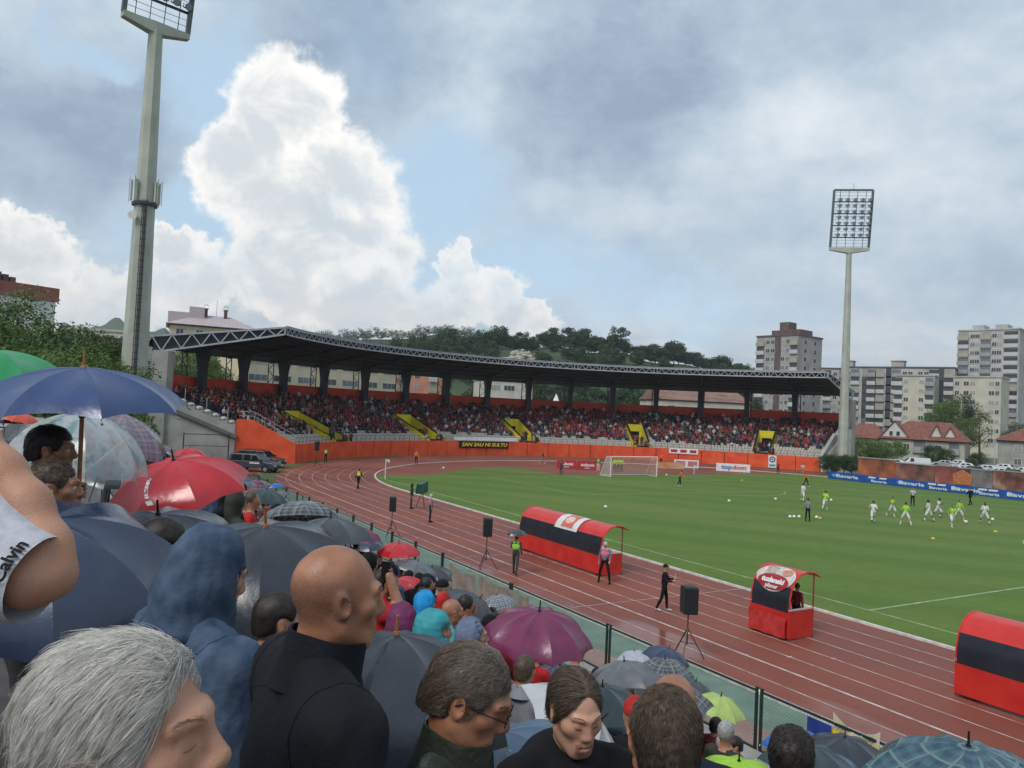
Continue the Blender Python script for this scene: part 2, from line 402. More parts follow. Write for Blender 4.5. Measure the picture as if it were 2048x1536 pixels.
# little hurdle marks on the lanes
mb = MB()
for k in range(8):
    for y in np.arange(4, 60, 9.0): mb.box(X_IN-LANE*k-.09, X_IN-LANE*k+.09, y+k*.7, y+k*.7+.06, .0075, .0105)
mb.build('lane_mark', M_LINE, track)
# pale kerbs on both sides of the track
M_KERB = mat('kerb_stone', (.50, .46, .43), .7, scale=3, col2=(.70, .66, .62), bump=.2)
mb = MB(); path = [(X_IN+.12, y) for y in np.linspace(-60, BC[1], 60)]+[pol(a, R_IN-.12)[:2] for a in angs[1:]]
for a, b in zip(path[:-1], path[1:]):
    mb.bar((a[0], a[1], .03), (b[0], b[1], .03), .12, .09)
struct(mb.build('track_kerb', M_KERB))
mb = MB()
for i in range(62):
    y = -60+2*i; mb.box(KERB_X-.16, KERB_X, y+.01, y+1.99, -.02, .075)
struct(mb.build('track_kerb', M_KERB))
# --- pitch grass
def grass_material():
    m = bpy.data.materials.new('pitch_grass'); m.use_nodes = True; N, L = m.node_tree.nodes, m.node_tree.links; b = N['Principled BSDF']
    geo = N.new('ShaderNodeNewGeometry'); d = gp(1200, 994)-gp(1000, 976); ang = math.atan2(d[1], d[0])
    rot = N.new('ShaderNodeMapping'); rot.vector_type = 'TEXTURE'; rot.inputs['Rotation'].default_value = (0, 0, ang); L.new(geo.outputs['Position'], rot.inputs[0])
    def noise(s, det, src=None, sc=None):
        n = N.new('ShaderNodeTexNoise'); n.inputs['Scale'].default_value = s; n.inputs['Detail'].default_value = det
        src = src or geo.outputs['Position']
        if sc:
            q = N.new('ShaderNodeMapping'); q.inputs['Scale'].default_value = sc; L.new(src, q.inputs[0]); src = q.outputs[0]
        L.new(src, n.inputs['Vector']); return n.outputs['Fac']
    wv = N.new('ShaderNodeTexWave'); wv.bands_direction = 'Y'; wv.inputs['Scale'].default_value = .052; wv.inputs['Distortion'].default_value = 1.2; wv.inputs['Detail'].default_value = 2; wv.inputs['Detail Scale'].default_value = .5
    L.new(rot.outputs[0], wv.inputs['Vector'])
    def rng(v, a, b_, c=0., d=1.):
        r = N.new('ShaderNodeMapRange'); L.new(v, r.inputs[0]); r.inputs[1].default_value = a; r.inputs[2].default_value = b_; r.inputs[3].default_value = c; r.inputs[4].default_value = d; return r.outputs[0]
    def mix(f, a, b_, mode='MIX'):
        x = N.new('ShaderNodeMix'); x.data_type = 'RGBA'; x.blend_type = mode; L.new(f, x.inputs[0])
        for s, v in ((6, a), (7, b_)):
            if isinstance(v, tuple): x.inputs[s].default_value = (*v, 1)
            else: L.new(v, x.inputs[s])
        return x.outputs[2]
    c = mix(rng(wv.outputs['Fac'], .25, .75), (.090, .162, .019), (.116, .192, .025))
    c = mix(rng(noise(.11, 5, rot.outputs[0], (.3, 1, 1)), .5, .72, 0, .8), c, (.185, .220, .055))
    c = mix(rng(noise(1.3, 5), .35, .7, 0, .55), c, (.082, .135, .021))
    c = mix(rng(noise(14, 4), .3, .7, 0, .45), c, (.066, .105, .018))
    L.new(c, b.inputs['Base Color']); b.inputs['Roughness'].default_value = .7; b.inputs['Specular IOR Level'].default_value = .2
    bp = N.new('ShaderNodeBump'); bp.inputs['Strength'].default_value = .6; bp.inputs['Distance'].default_value = .05; L.new(noise(22, 3), bp.inputs['Height']); L.new(bp.outputs[0], b.inputs['Normal'])
    return m
M_GRASS = grass_material()
mb = MB()
mb.grid([[(x, y, .012) for y in np.linspace(-60, BC[1], 4)] for x in np.linspace(X_IN+.2, 2*BC[0]-X_IN-.2, 4)])
mb.grid([[(BC[0]+t*(math.sqrt(R_IN**2-(y-BC[1])**2)-.2), y, .012) for y in np.linspace(BC[1], GOAL_Y+2.6, 8)] for t in np.linspace(-1, 1, 9)])
struct(mb.build('pitch', M_GRASS))
# grass fan inside the D and the verge below the wall
mb = MB(); a0 = [gp(858, 949), gp(905, 942), gp(960, 936), gp(1000, 934), gp(1050, 938), gp(1105, 947)]
b0 = [gp(858, 950), gp(905, 949.6), gp(960, 949.4), gp(1000, 949), gp(1050, 949), gp(1105, 949)]
mb.grid([[(p[0], p[1], .012) for p in b0], [(p[0], p[1], .012) for p in a0]]); struct(mb.build('grass_patch', M_GRASS))
mb = MB(); mb.grid([[pol(a, r, .008) for a in angs] for r in (46.55, 45.05)]); struct(mb.build('grass_verge', mat('verge_grass', (.05, .085, .02), .9, scale=2, col2=(.10, .115, .045), bump=.5)))
# white lines on the pitch
M_CHALK = mat('chalk_line', (.17, .24, .10), .8, scale=1.6, col2=(.36, .42, .26), det=5)
def circ(c, r, a0, a1, n=40): return [(c[0]+r*math.cos(a0+(a1-a0)*i/n), c[1]+r*math.sin(a0+(a1-a0)*i/n)) for i in range(n+1)]
pitch_lines = struct(empty('pitch_marking'))
CXP = BC[0]
zl = [.017]
def line(path, w=.12): strip_line(path, w, zl[0], M_CHALK, 'chalk_line', pitch_lines); zl[0] += .0006
line([(TOUCH, -33), (TOUCH, GOAL_Y)]); line([(FAR_TOUCH, -33), (FAR_TOUCH, GOAL_Y)]); line([(TOUCH, GOAL_Y), (FAR_TOUCH, GOAL_Y)]); line([(TOUCH, HALF_Y), (FAR_TOUCH, HALF_Y)], .14)
line(circ((CXP, HALF_Y), 9.15, 0, 2*math.pi, 64))
for hw, dp in ((20.16, 16.5), (9.16, 5.5)):
    line([(CXP-hw, GOAL_Y), (CXP-hw, GOAL_Y-dp)]); line([(CXP+hw, GOAL_Y), (CXP+hw, GOAL_Y-dp)]); line([(CXP-hw, GOAL_Y-dp), (CXP+hw, GOAL_Y-dp)])
line(circ((CXP, GOAL_Y-11), 9.15, math.pi+.64, 2*math.pi-.64))
# strips between kerb and fence
mb = MB(); mb.grid([[(x, y, -.006) for y in (-60, 64)] for x in (15.3, KERB_X-.16)]); struct(mb.build('green_path', mat('green_coating', (.10, .165, .12), .35, scale=1.2, col2=(.155, .225, .165), bump=.1)))
mb = MB(); mb.grid([[(x, y, -.010) for y in (-60, 64)] for x in (12.0, 15.3)]); struct(mb.build('pink_path', mat('pink_screed', (.30, .15, .125), .45, scale=1.3, col2=(.40, .22, .19), bump=.1)))
# ================================================================== FENCE along the near stand
M_POST = mat('fence_dark_green', (.012, .03, .024), .5, scale=20)
M_WIRE = mat('fence_wire', (.10, .20, .14), .5, scale=10)
fence = tag(empty('mesh_fence', (FENCE_X, 0, 0)), 'dark green chain link fence of framed panels between the crowd and the running track', 'fence')
def wire_panel(L_, h, z0):
    """diamond mesh of round wires filling a panel of length L_"""
    mb = MB(); s = .075; w = .0035; n = int((L_+h)/s)
    for i in range(n):
        t = i*s
        for sg in (1, -1):
            y0, y1 = (t-h, t) if sg > 0 else (t, t-h)
            a = np.array([0, y0, z0]); b = np.array([0, y1, z0+h])
            # clip to 0..L_
            def cl(p, q):
                d = q-p
                if p[1] < 0: p = p+d*((0-p[1])/d[1])
                if p[1] > L_: p = p+d*((L_-p[1])/d[1])
                return p
            if max(a[1], b[1]) <= 0.002 or min(a[1], b[1]) >= L_-.002: continue
            p, q = cl(a.copy(), b.copy()), cl(b.copy(), a.copy())
            if np.linalg.norm(p-q) < .03: continue
            x = .002*sg
            mb.add([p+(x-w, 0, 0), p+(x+w, 0, 0), q+(x+w, 0, 0), q+(x-w, 0, 0), p+(x, 0, -1.6*w), q+(x, 0, -1.6*w)], [(0, 1, 2, 3), (0, 4, 5, 3), (1, 4, 5, 2)])
    return mb.mesh('wire_mesh', M_WIRE)
FZ0, FZ1 = .07, 1.38
W_A = wire_panel(5.3, FZ1-FZ0-.05, FZ0+.02); W_B = wire_panel(2.62, FZ1-FZ0-.05, FZ0+.02)
def post_mesh(w, h):
    mb = MB(); mb.box(-w/2, w/2, -w/2, w/2, -.05, h); mb.box(-w/2-.01, w/2+.01, -w/2-.01, w/2+.01, h+.001, h+.02); return mb.mesh('post', M_POST)
PM_A, PM_B = post_mesh(.055, 1.44), post_mesh(.10, 1.50)
def rail(l, w=.05):
    mb = MB(); mb.box(-w/2, w/2, .03, l-.03, -w/2, w/2); return mb.mesh('rail', M_POST)
RA, RB = rail(5.3, .045), rail(2.62, .045)
y = -4.3
while y < 27.5:
    for dy in (-.07, .07): obj('post', PM_A, fence, (0, y+dy, 0))
    obj('wire_mesh', W_A, fence, (0, y+.07, 0))
    for z in (FZ0+.03, FZ1): obj('rail', RA, fence, (0, y+.07, z))
    y += 5.44
y0f = y
while y < 63:
    obj('post', PM_B, fence, (0, y, 0)); obj('wire_mesh', W_B, fence, (0, y+.04, 0))
    for z in (FZ0+.03, FZ1): obj('rail', RB, fence, (0, y+.04, z))
    y += 2.7
# low footing under the fence
mb = MB()
for i in range(34): mb.box(-.10, .10, -6+2*i+.01, -4+2*i-.01, -.05, .05)
mb.build('footing', mat('pink_plinth', (.36, .19, .16), .6, scale=3, col2=(.46, .27, .24), bump=.2), fence)
# ================================================================== NEAR TERRACE
ROW0, RD, RH = -.30, .80, .40
def row_of(x): return int(math.floor((x-ROW0)/RD))
def floor_z(x):
    if x > 10.0: return .25
    i = row_of(x); return max(.25, 5.45-RH*i)
M_CONC = mat('concrete', (.22, .215, .205), .75, scale=1.3, col2=(.33, .325, .31), bump=.25, det=7)
mb = MB()
for i in range(-4, 13):
    z = max(.25, 5.45-RH*i); mb.box(ROW0+RD*i, ROW0+RD*(i+1), -9, 64, -.02, z-.003*0)
mb.box(ROW0+RD*13, FENCE_X-.35, -9, 64, -.02, .25)
terr = struct(mb.build('terrace', M_CONC))
# long plastic-topped benches, one per row
M_BENCH = mat('bench_plank', (.045, .035, .032), .5, scale=6, col2=(.075, .058, .052))
for i in range(0, 12):
    z = 5.45-RH*i; mb = MB()
    mb.box(ROW0+RD*i+.03, ROW0+RD*i+.33, -9, 64, z+.36, z+.40)
    for yy in np.arange(-8.5, 64, 2.4): mb.box(ROW0+RD*i+.10, ROW0+RD*i+.26, yy, yy+.10, z-.01, z+.358)
    mb.build('bench', M_BENCH, terr)
# ================================================================== FAR COVERED STAND round the bend
def ang_for_px(px, r, z=0.0):
    """angle on the circle of radius r whose point appears in photo column px"""
    lo, hi = -1.45, 1.45
    def colx(a):
        p = np.array(pol(a, r, z)); d = p-EYE; return 1024+FPX*(d@CR)/(d@CF)
    for _ in range(50):
        m = (lo+hi)/2
        if colx(m) < px: lo = m
        else: hi = m
    return (lo+hi)/2
WR, BR = 46.55, 60.5                                  # front wall and back wall radii
AL0, AL1 = ang_for_px(592, WR), ang_for_px(330, BR, 8)
AR0, AR1 = ang_for_px(1640, WR, 1), ang_for_px(1694, BR, 8)
def aL(r): return AL0+(AL1-AL0)*(r-WR)/(BR-WR)
def aR(r): return AR0+(AR1-AR0)*(r-WR)/(BR-WR)
def sp(u, r, z): return pol(aL(r)+(aR(r)-aL(r))*u, r, z)      # stand coordinates: u 0 (left end) .. 1 (right end)
def u_for_px(px, r, z):
    a = ang_for_px(px, r, z); return (a-aL(r))/(aR(r)-aL(r))
NR = 16; RR0, RDD, RZ0, RZ = 47.0, .84, 1.70, .365
def row_r(i): return RR0+RDD*i
def row_z(i): return RZ0+RZ*i
def slope_z(r): return RZ0+RZ*(r-RR0)/RDD
stand = tag(empty('grandstand', (*pol(0, WR)[:2], 0)), 'curved covered stand with orange front wall and grey truss roof, packed with spectators', 'grandstand')
SO = np.array(stand.location)
class SMB(MB):                                          # world coordinates, stored relative to the stand's origin
    def mesh(s, name, mats, smooth=False):
        s.V = [v-SO for v in s.V]; return MB.mesh(s, name, mats, smooth)
M_ORANGE = mat('orange_paint', (.62, .065, .020), .55, scale=.7, col2=(.76, .105, .032), bump=.12, det=6)
M_REDBACK = mat('red_back_paint', (.48, .040, .020), .6, scale=.5, col2=(.60, .062, .028), det=6)
M_YEL = mat('yellow_paint', (.62, .50, .010), .55, scale=1.5, col2=(.76, .63, .02))
M_DARKSTEEL = mat('dark_steel', (.020, .024, .034), .55, scale=2, col2=(.032, .036, .046))
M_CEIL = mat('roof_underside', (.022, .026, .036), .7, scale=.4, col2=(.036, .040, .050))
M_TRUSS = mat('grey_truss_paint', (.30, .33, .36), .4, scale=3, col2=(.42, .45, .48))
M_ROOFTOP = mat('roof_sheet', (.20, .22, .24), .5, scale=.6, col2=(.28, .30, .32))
M_SEAT = mat('pale_seat', (.42, .38, .34), .5, scale=3, col2=(.54, .50, .45))
M_BLACK = mat('black_void', (.008, .008, .010), .9)
# front wall: painted panels with joints
NP = 26
for k in range(NP):
    mb = SMB(); u0, u1 = k/NP+.0006, (k+1)/NP-.0006
    us = np.linspace(u0, u1, 4); inn = [sp(u, WR, 0) for u in us]; out = [sp(u, WR+.3, 0) for u in us]
    for i in range(3):
        a, b, c, d = inn[i], inn[i+1], out[i+1], out[i]; zt = 2.25
        mb.hexa([(*a[:2], -.02), (*b[:2], -.02), (*c[:2], -.02), (*d[:2], -.02), (*a[:2], zt), (*b[:2], zt), (*c[:2], zt), (*d[:2], zt)])
    mb.build('wall_panel', M_ORANGE, stand)
mb = SMB()                                               # backing behind the joints
us = np.linspace(0, 1, 60); mb.grid([[sp(u, WR+.16, z) for u in us] for z in (0, 2.2)]); mb.build('wall_core', mat('wall_core', (.20, .03, .015), .8), stand)
# vomitories
VOM = [(u_for_px(x, 51, 3.5), w) for x, w in ((632, 3.6), (838, 3.4), (1042, 3.2), (1277, 3.0), (1528, 3.0))]
ARC = (aR(51)-aL(51))*51
VU = [(u-w/2/ARC, u+w/2/ARC) for u, w in VOM]
VR0, VR1 = 48.6, 54.6
def in_vom(u, pad=0.0):
    return any(a-pad < u < b+pad for a, b in VU)
# terrace rows cut round the openings
cuts = [0.0]
for a, b in VU: cuts += [a, b]
cuts.append(1.0)
mb = SMB()
for i in range(NR):
    r0, r1, z = row_r(i), row_r(i+1), row_z(i)
    if i == NR-1: r1 = BR+.1
    for s in range(len(cuts)-1):
        if s % 2 == 1 and VR0-.3 < (r0+r1)/2 < VR1: continue
        us = np.linspace(cuts[s], cuts[s+1], 14 if s % 2 == 0 else 3)
        mb.grid([[sp(u, r1, z) for u in us], [sp(u, r0, z) for u in us]]); mb.grid([[sp(u, r0, z) for u in us], [sp(u, r0, z-RZ) for u in us]])
mb.build('seating_tier', M_CONC, stand)
# plastic seats of the empty front rows
mb = SMB()
for i in range(0, 5):
    n = int(ARC*1.0/.52)
    for j in range(n):
        u = (j+.5)/n
        if u < .006 or u > .994 or (in_vom(u, .002)): continue
        a = aL(row_r(i))+(aR(row_r(i))-aL(row_r(i)))*u; c, s_ = math.cos(a), math.sin(a); tx = np.array([c, -s_, 0]); ra = np.array([s_, c, 0]); o = np.array(pol(a, row_r(i)+.36, row_z(i)))
        w = .21
        q = [o-tx*w, o+tx*w, o+tx*w+ra*.36, o-tx*w+ra*.36]
        up = np.array([0, 0, 1.])
        mb.hexa([p+up*.30 for p in q]+[p+up*.40 for p in q])
        b = [o-tx*w+ra*.33, o+tx*w+ra*.33, o+tx*w+ra*.41, o-tx*w+ra*.41]
        mb.hexa([p+up*.401 for p in b]+[p+up*.72 for p in b])
so_ = mb.build('seat_rows', M_SEAT, stand); so_['kind'] = 'stuff'
# vomitory boxes: yellow cheeks, lintel, black sheet for the unlit doorway, yellow steps
for (a, b), (uc, w) in zip(VU, VOM):
    v = obj('vomitory', None, stand); 
    FZ = 2.45
    for u, sgn in ((a, 1), (b, -1)):
        mb = SMB(); t = .28/ARC*sgn; prof = [(VR0-1.2, 2.55), (VR0, slope_z(VR0)+.75), (VR1, slope_z(VR1)+1.0)]
        for (r0, z0), (r1, z1) in zip(prof[:-1], prof[1:]):
            P0 = [sp(u, r0, 1.5), sp(u, r1, 1.5), sp(u+t, r1, 1.5), sp(u+t, r0, 1.5)]
            if sgn < 0: P0 = [P0[3], P0[2], P0[1], P0[0]]; 
            Z = [z0, z1, z1, z0]
            mb.hexa([*P0, *[(p[0], p[1], z) for p, z in zip(P0, Z)]])
        mb.build('cheek_wall', M_YEL, v)
        mb = SMB(); 
        for (r0, z0), (r1, z1) in zip(prof[:-1], prof[1:]): mb.bar(np.array(sp(u+t/2, r0, z0+.03)), np.array(sp(u+t/2, r1, z1+.03)), .34, .06)
        mb.build('coping', M_BLACK, v)
    ui, uj = a+.28/ARC, b-.28/ARC
    mb = SMB(); zt = slope_z(VR1)+1.0
    q0, q1, q2, q3 = sp(ui, VR1-.25, 0), sp(uj, VR1-.25, 0), sp(uj, VR1, 0), sp(ui, VR1, 0)
    mb.hexa([(*p[:2], 4.75) for p in (q0, q1, q2, q3)]+[(*p[:2], zt) for p in (q0, q1, q2, q3)]); mb.build('lintel', M_YEL, v)
    for ua, ub in ((ui, ui+.45/ARC), (uj-.45/ARC, uj)):
        mb = SMB(); q = [sp(ua, VR1-.25, 0), sp(ub, VR1-.25, 0), sp(ub, VR1, 0), sp(ua, VR1, 0)]
        mb.hexa([(*p[:2], FZ) for p in q]+[(*p[:2], 4.748) for p in q]); mb.build('jamb', M_YEL, v)
    mb = SMB(); mb.grid([[sp(u, VR1+.02, z) for u in (ui, uj)] for z in (FZ, 4.75)]); mb.build('doorway', M_BLACK, v)  # flat black sheet stands in for the shade inside the opening
    mb = SMB(); mb.grid([[sp(u, r, FZ) for u in (ui, uj)] for r in (VR1, VR0-1.3)]); mb.build('landing', M_CONC, v)
    # steps down to the front walkway at both sides of the mouth
    for ua, ub in ((a-.9/ARC, a-.05/ARC), (b+.05/ARC, b+.9/ARC)):
        mb = SMB()
        for k in range(4):
            r0 = RR0+.05+k*.8; z = row_z(k)+.22
            q = [sp(ua, r0, 0), sp(ub, r0, 0), sp(ub, r0+.78, 0), sp(ua, r0+.78, 0)]
            mb.hexa([(*p[:2], z-.5) for p in q]+[(*p[:2], z) for p in q])
        mb.build('stair', M_YEL, v)
# railing above the front wall
mb = SMB(); n = 96
for j in range(n):
    u0, u1 = j/n, (j+1)/n
    for z in (2.55, 3.0): mb.bar(sp(u0, WR+.15, z), sp(u1, WR+.15, z), .035)
    mb.bar(sp(u0, WR+.15, 2.25), sp(u0, WR+.15, 3.0), .04)
mb.build('railing', M_DARKSTEEL, stand)
# back wall
for k in range(16):
    us = np.linspace(k/16+.0004, (k+1)/16-.0004, 4); mb = SMB()
    for i in range(3):
        q = [sp(us[i], BR, 0), sp(us[i+1], BR, 0), sp(us[i+1], BR+.25, 0), sp(us[i], BR+.25, 0)]
        mb.hexa([(*p[:2], 6.0) for p in q]+[(*p[:2], 9.7) for p in q])
    mb.build('back_wall_panel', M_REDBACK, stand)
# outer shell behind and below
mb = SMB(); us = np.linspace(0, 1, 50); mb.grid([[sp(u, BR+.3, z) for u in us] for z in (-.05, 6.2)]); mb.build('rear_wall', M_CONC, stand)
# columns: dark lattice masts with flared heads
CPX = [405, 487, 567, 648, 730, 812, 893, 975, 1057, 1140, 1225, 1312, 1402, 1494, 1590]
RFR, RBK = 48.5, 62.3                                   # roof front and back radii
ZT0, ZB0, ZT1, ZB1 = 16.05, 15.15, 13.9, 12.75          # top/bottom of roof at front and back
def roof_z(r, top): return (ZT0+(ZT1-ZT0)*(r-RFR)/(RBK-RFR)) if top else (ZB0+(ZB1-ZB0)*(r-RFR)/(RBK-RFR))
roof = obj('roof', None, stand)
CR_ = 59.6
for x in CPX:
    a = ang_for_px(x, CR_, 10.5); c, s_ = math.cos(a), math.sin(a); tx = np.array([c, -s_, 0]); ra = np.array([s_, c, 0]); o = np.array(pol(a, CR_, 0)); up = np.array([0, 0, 1.])
    mb = SMB(); zc = roof_z(CR_, False)
    def slab(z0, z1, w0, w1, d0, d1):
        q = lambda w, d, z: [o+tx*sx*w/2+ra*sy*d/2+up*z for sx, sy in ((-1, -1), (1, -1), (1, 1), (-1, 1))]
        mb.hexa(q(w0, d0, z0)+q(w1, d1, z1))
    slab(5.8, 10.9, .86, .86, .9, .9); slab(10.9, zc+.35, .86, 1.12, .9, 1.7)
    col_o = mb.build('column', M_DARKSTEEL, stand)
    mb = SMB()                                          # rear lattice stay, leaning out
    e = o+ra*2.4
    for sx in (-.9, .9):
        mb.bar(e+tx*sx*.6+up*6, e+tx*sx*.6+up*(roof_z(RBK, False)), .12)
    for k in range(7):
        z0 = 6.0+k*.95; sg = 1 if k % 2 else -1
        mb.bar(e+tx*.54*sg+up*z0, e-tx*.54*sg+up*(z0+.95), .08)
    mb.build('rear_stay', M_DARKSTEEL, col_o)
    mb = SMB()                                          # cantilever rafter
    for r0, r1 in ((RFR+.15, 54), (54, RBK-.2)):
        p0, p1 = pol(a, r0, 0), pol(a, r1, 0)
        mb.hexa([np.array(p)+tx*sx*.14+up*(roof_z(r, False)-.18) for p, r, sx in ((p0, r0, -1), (p0, r0, 1), (p1, r1, 1), (p1, r1, -1))] + [np.array(p)+tx*sx*.14+up*(roof_z(r, False)+.2) for p, r, sx in ((p0, r0, -1), (p0, r0, 1), (p1, r1, 1), (p1, r1, -1))])
    mb.build('rafter', M_DARKSTEEL, roof)
# roof sheets
us = np.linspace(0, 1, 64); rs = np.linspace(RFR, RBK, 6)
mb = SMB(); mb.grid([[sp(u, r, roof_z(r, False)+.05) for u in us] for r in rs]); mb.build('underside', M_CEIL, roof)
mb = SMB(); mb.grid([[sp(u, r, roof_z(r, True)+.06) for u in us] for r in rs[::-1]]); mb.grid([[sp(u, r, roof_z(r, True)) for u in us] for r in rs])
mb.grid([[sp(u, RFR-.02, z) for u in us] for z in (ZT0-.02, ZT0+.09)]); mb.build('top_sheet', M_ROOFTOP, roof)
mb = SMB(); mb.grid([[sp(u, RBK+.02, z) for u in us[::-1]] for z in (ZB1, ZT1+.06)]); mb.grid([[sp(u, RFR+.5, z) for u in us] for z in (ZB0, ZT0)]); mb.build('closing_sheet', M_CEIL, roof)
# purlins under the sheet
for r in (51.0, 53.6, 56.2, 58.6):
    mb = SMB(); 
    for i in range(0, 62, 2): mb.bar(sp(us[i], r, roof_z(r, False)-.05), sp(us[i+2] if i+2 < 64 else us[63], r, roof_z(r, False)-.05), .12, .14)
    mb.build('purlin', M_DARKSTEEL, roof)
# front truss
def chord(pts, w, name): 
    mb = SMB()
    for a, b in zip(pts[:-1], pts[1:]): mb.bar(a, b, w)
    return mb.build(name, M_TRUSS, roof)
NB = 22; us2 = np.linspace(0, 1, NB*2+1)
chord([sp(u, RFR-.08, ZT0-.06) for u in us2], .17, 'top_chord'); chord([sp(u, RFR-.08, ZB0+.02) for u in us2], .17, 'bottom_chord')
chord([sp(u, RFR-.08, ZT0+.14) for u in us2], .10, 'gutter')
def brace(a, b, w=.09):
    mb = SMB(); mb.bar(a, b, w); mb.build('truss_brace', M_TRUSS, roof)
for k in range(NB):
    u0, u1 = k/NB, (k+1)/NB; d = .10/NB
    for uu in (u0+d*.6, u1-d*.6): brace(sp(uu, RFR-.08, ZB0+.1), sp(uu, RFR-.08, ZT0-.14), .11)
    v = np.linspace(u0+d, u1-d, 7)
    for j in range(6):
        zz = (ZB0+.06, ZT0-.12) if j % 2 == 0 else (ZT0-.12, ZB0+.06)
        brace(sp(v[j], RFR-.08, zz[0]), sp(v[j+1], RFR-.08, zz[1]))
# side trusses at both ends, deeper towards the back
for u, rb, nbay in ((-.0015, 63.9, 8), (1.0015, 63.5, 6)):
    def zt(r): return ZT0-.06+(ZT1+.05-ZT0)*(r-RFR)/(RBK-RFR)
    def zb(r): return ZB0+.02+(ZB1-.75-ZB0)*(r-RFR)/(RBK-RFR)
    rr = np.linspace(RFR, rb, nbay+1)
    mb = SMB(); 
    for a, b in zip(rr[:-1], rr[1:]): mb.bar(sp(u, a, zt(a)), sp(u, b, zt(b)), .2)
    mb.build('top_chord', M_TRUSS, roof)
    mb = SMB()
    for a, b in zip(rr[:-1], rr[1:]): mb.bar(sp(u, a, zb(a)), sp(u, b, zb(b)), .2)
    mb.build('bottom_chord', M_TRUSS, roof)
    for a, b in zip(rr[:-1], rr[1:]):
        m_ = (a+b)/2; brace(sp(u, a, zt(a)), sp(u, m_, zb(m_)), .13); brace(sp(u, m_, zb(m_)), sp(u, b, zt(b)), .13)
    for a in (RFR, 62.3): brace(sp(u, a, zt(a)), sp(u, a, zb(a)), .17)
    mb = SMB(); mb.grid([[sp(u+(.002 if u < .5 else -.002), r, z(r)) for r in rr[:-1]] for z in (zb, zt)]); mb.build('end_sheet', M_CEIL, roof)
    # lattice tower carrying the back end
    r0, r1 = (61.7, 63.7) if u < .5 else (61.2, 62.8)
    if u < .5:
        for r in (r0, r1): brace(sp(u, r, 0), sp(u, r, zb(r)), .24)
        zz = np.linspace(.5, 11.6, 9)
        for i in range(8):
            brace(sp(u, r0 if i % 2 else r1, zz[i]), sp(u, r1 if i % 2 else r0, zz[i+1]), .12)
# end walls: concrete profile above, orange wing on the left
def profile_wall(u, t, pts, m, name, zb=-.02, cop=None):
    """radial wall at u, thickness t metres; pts = (r, ztop)"""
    mb = SMB(); du = t/ARC
    for (r0, z0), (r1, z1) in zip(pts[:-1], pts[1:]):
        q = [sp(u, r0, 0), sp(u, r1, 0), sp(u+du, r1, 0), sp(u+du, r0, 0)]
        if du < 0: q = q[::-1]; zz = (z0, z1, z1, z0)
        else: zz = (z0, z1, z1, z0)
        mb.hexa([(*p[:2], zb) for p in q]+[(*p[:2], z) for p, z in zip(q, zz)])
    return mb.build(name, m, stand)
profile_wall(-.001, -.35, [(WR, 2.25), (51.4, 4.95), (53.0, 4.95)], M_ORANGE, 'wing_wall')
M_CONC2 = mat('grey_concrete', (.27, .27, .25), .8, scale=.5, col2=(.38, .38, .355), bump=.3, det=8)
steps = []
r = 53.02
while r < 60.4:
    z = slope_z(r)+.10; steps += [(r, z), (r+.83, z)]; r += .84
pw = profile_wall(-.001, -.45, [p for p in steps], M_CONC2, 'end_wall')
mb = SMB()
for i, r in enumerate(np.arange(53.1, 60.2, .84)):      # rough broken seat-row ends on top
    z = slope_z(r)+.12; u = -.001-.25/ARC; o = np.array(sp(u, r+.4, z)); mb.ball(o+(0, 0, .12), (.42, .34, .26), 7, 5)
mb.build('row_end_stub', mat('rubble_grey', (.36, .35, .32), .85, scale=3, col2=(.52, .51, .47), bump=.4), stand)
mb = SMB(); mb.bar(np.array(sp(-.006, 52.8, 2.9)), np.array(sp(-.006, 60.4, 6.2)), .35, .40); mb.build('raking_beam', mat('dark_concrete', (.12, .13, .13), .8, scale=1), stand)
mb = SMB(); q = [sp(-.008, 60.0, 0), sp(.004, 60.0, 0), sp(.004, 61.4, 0), sp(-.008, 61.4, 0)]
mb.hexa([(*p[:2], 0) for p in q]+[(*p[:2], 12.35) for p in q]); mb.build('pillar', M_CONC2, stand)
# posts and rails on the end wall
mb = SMB()
for r in (54.0, 56.2, 58.4): mb.bar(sp(-.002, r, slope_z(r)), sp(-.002, r, slope_z(r)+1.6), .07)
for a, b in ((WR+.2, 51.3), (51.3, 52.9)):
    for dz in (.45, .95):
        za = lambda r: 2.25+(4.95-2.25)*min(1, (r-WR)/(51.4-WR))
        mb.bar(sp(-.0005, a, za(a)+dz), sp(-.0005, b, za(b)+dz), .05)
for r in np.arange(WR+.3, 52.9, 1.1):
    za = 2.25+(4.95-2.25)*min(1, (r-WR)/(51.4-WR)); mb.bar(sp(-.0005, r, za), sp(-.0005, r, za+.95), .05)
mb.build('handrail', M_TRUSS, stand)
# right end: grey sloping parapet over a cream wall, tall mast-like column
profile_wall(1.001, .4, [(WR+.05, 2.0), (BR-.6, slope_z(BR)-.6), (BR+1.5, slope_z(BR)-.6)], mat('cream_render', (.50, .47, .37), .8, scale=.8, col2=(.60, .57, .47), bump=.15), 'end_wall')
mb = SMB()
for r0, r1 in ((WR-.2, 53.5), (53.5, BR+.4)):
    mb.bar(np.array(sp(1.0015, r0, slope_z(r0)+.3)), np.array(sp(1.0015, r1, slope_z(r1)+.9)), .55, 1.7)
mb.build('end_parapet', M_CONC2, stand)
mb = SMB(); q = [sp(.999, 61.4, 0), sp(1.006, 61.4, 0), sp(1.006, 62.6, 0), sp(.999, 62.6, 0)]
mb.hexa([(*p[:2], 0) for p in q]+[(*p[:2], 12.1) for p in q]); mb.build('pillar', M_CONC2, stand)
mb = SMB(); mb.bar(sp(1.003, 52.5, 0), sp(1.003, 52.5, 4.0), .35); mb.build('buttress', M_CONC2, stand)
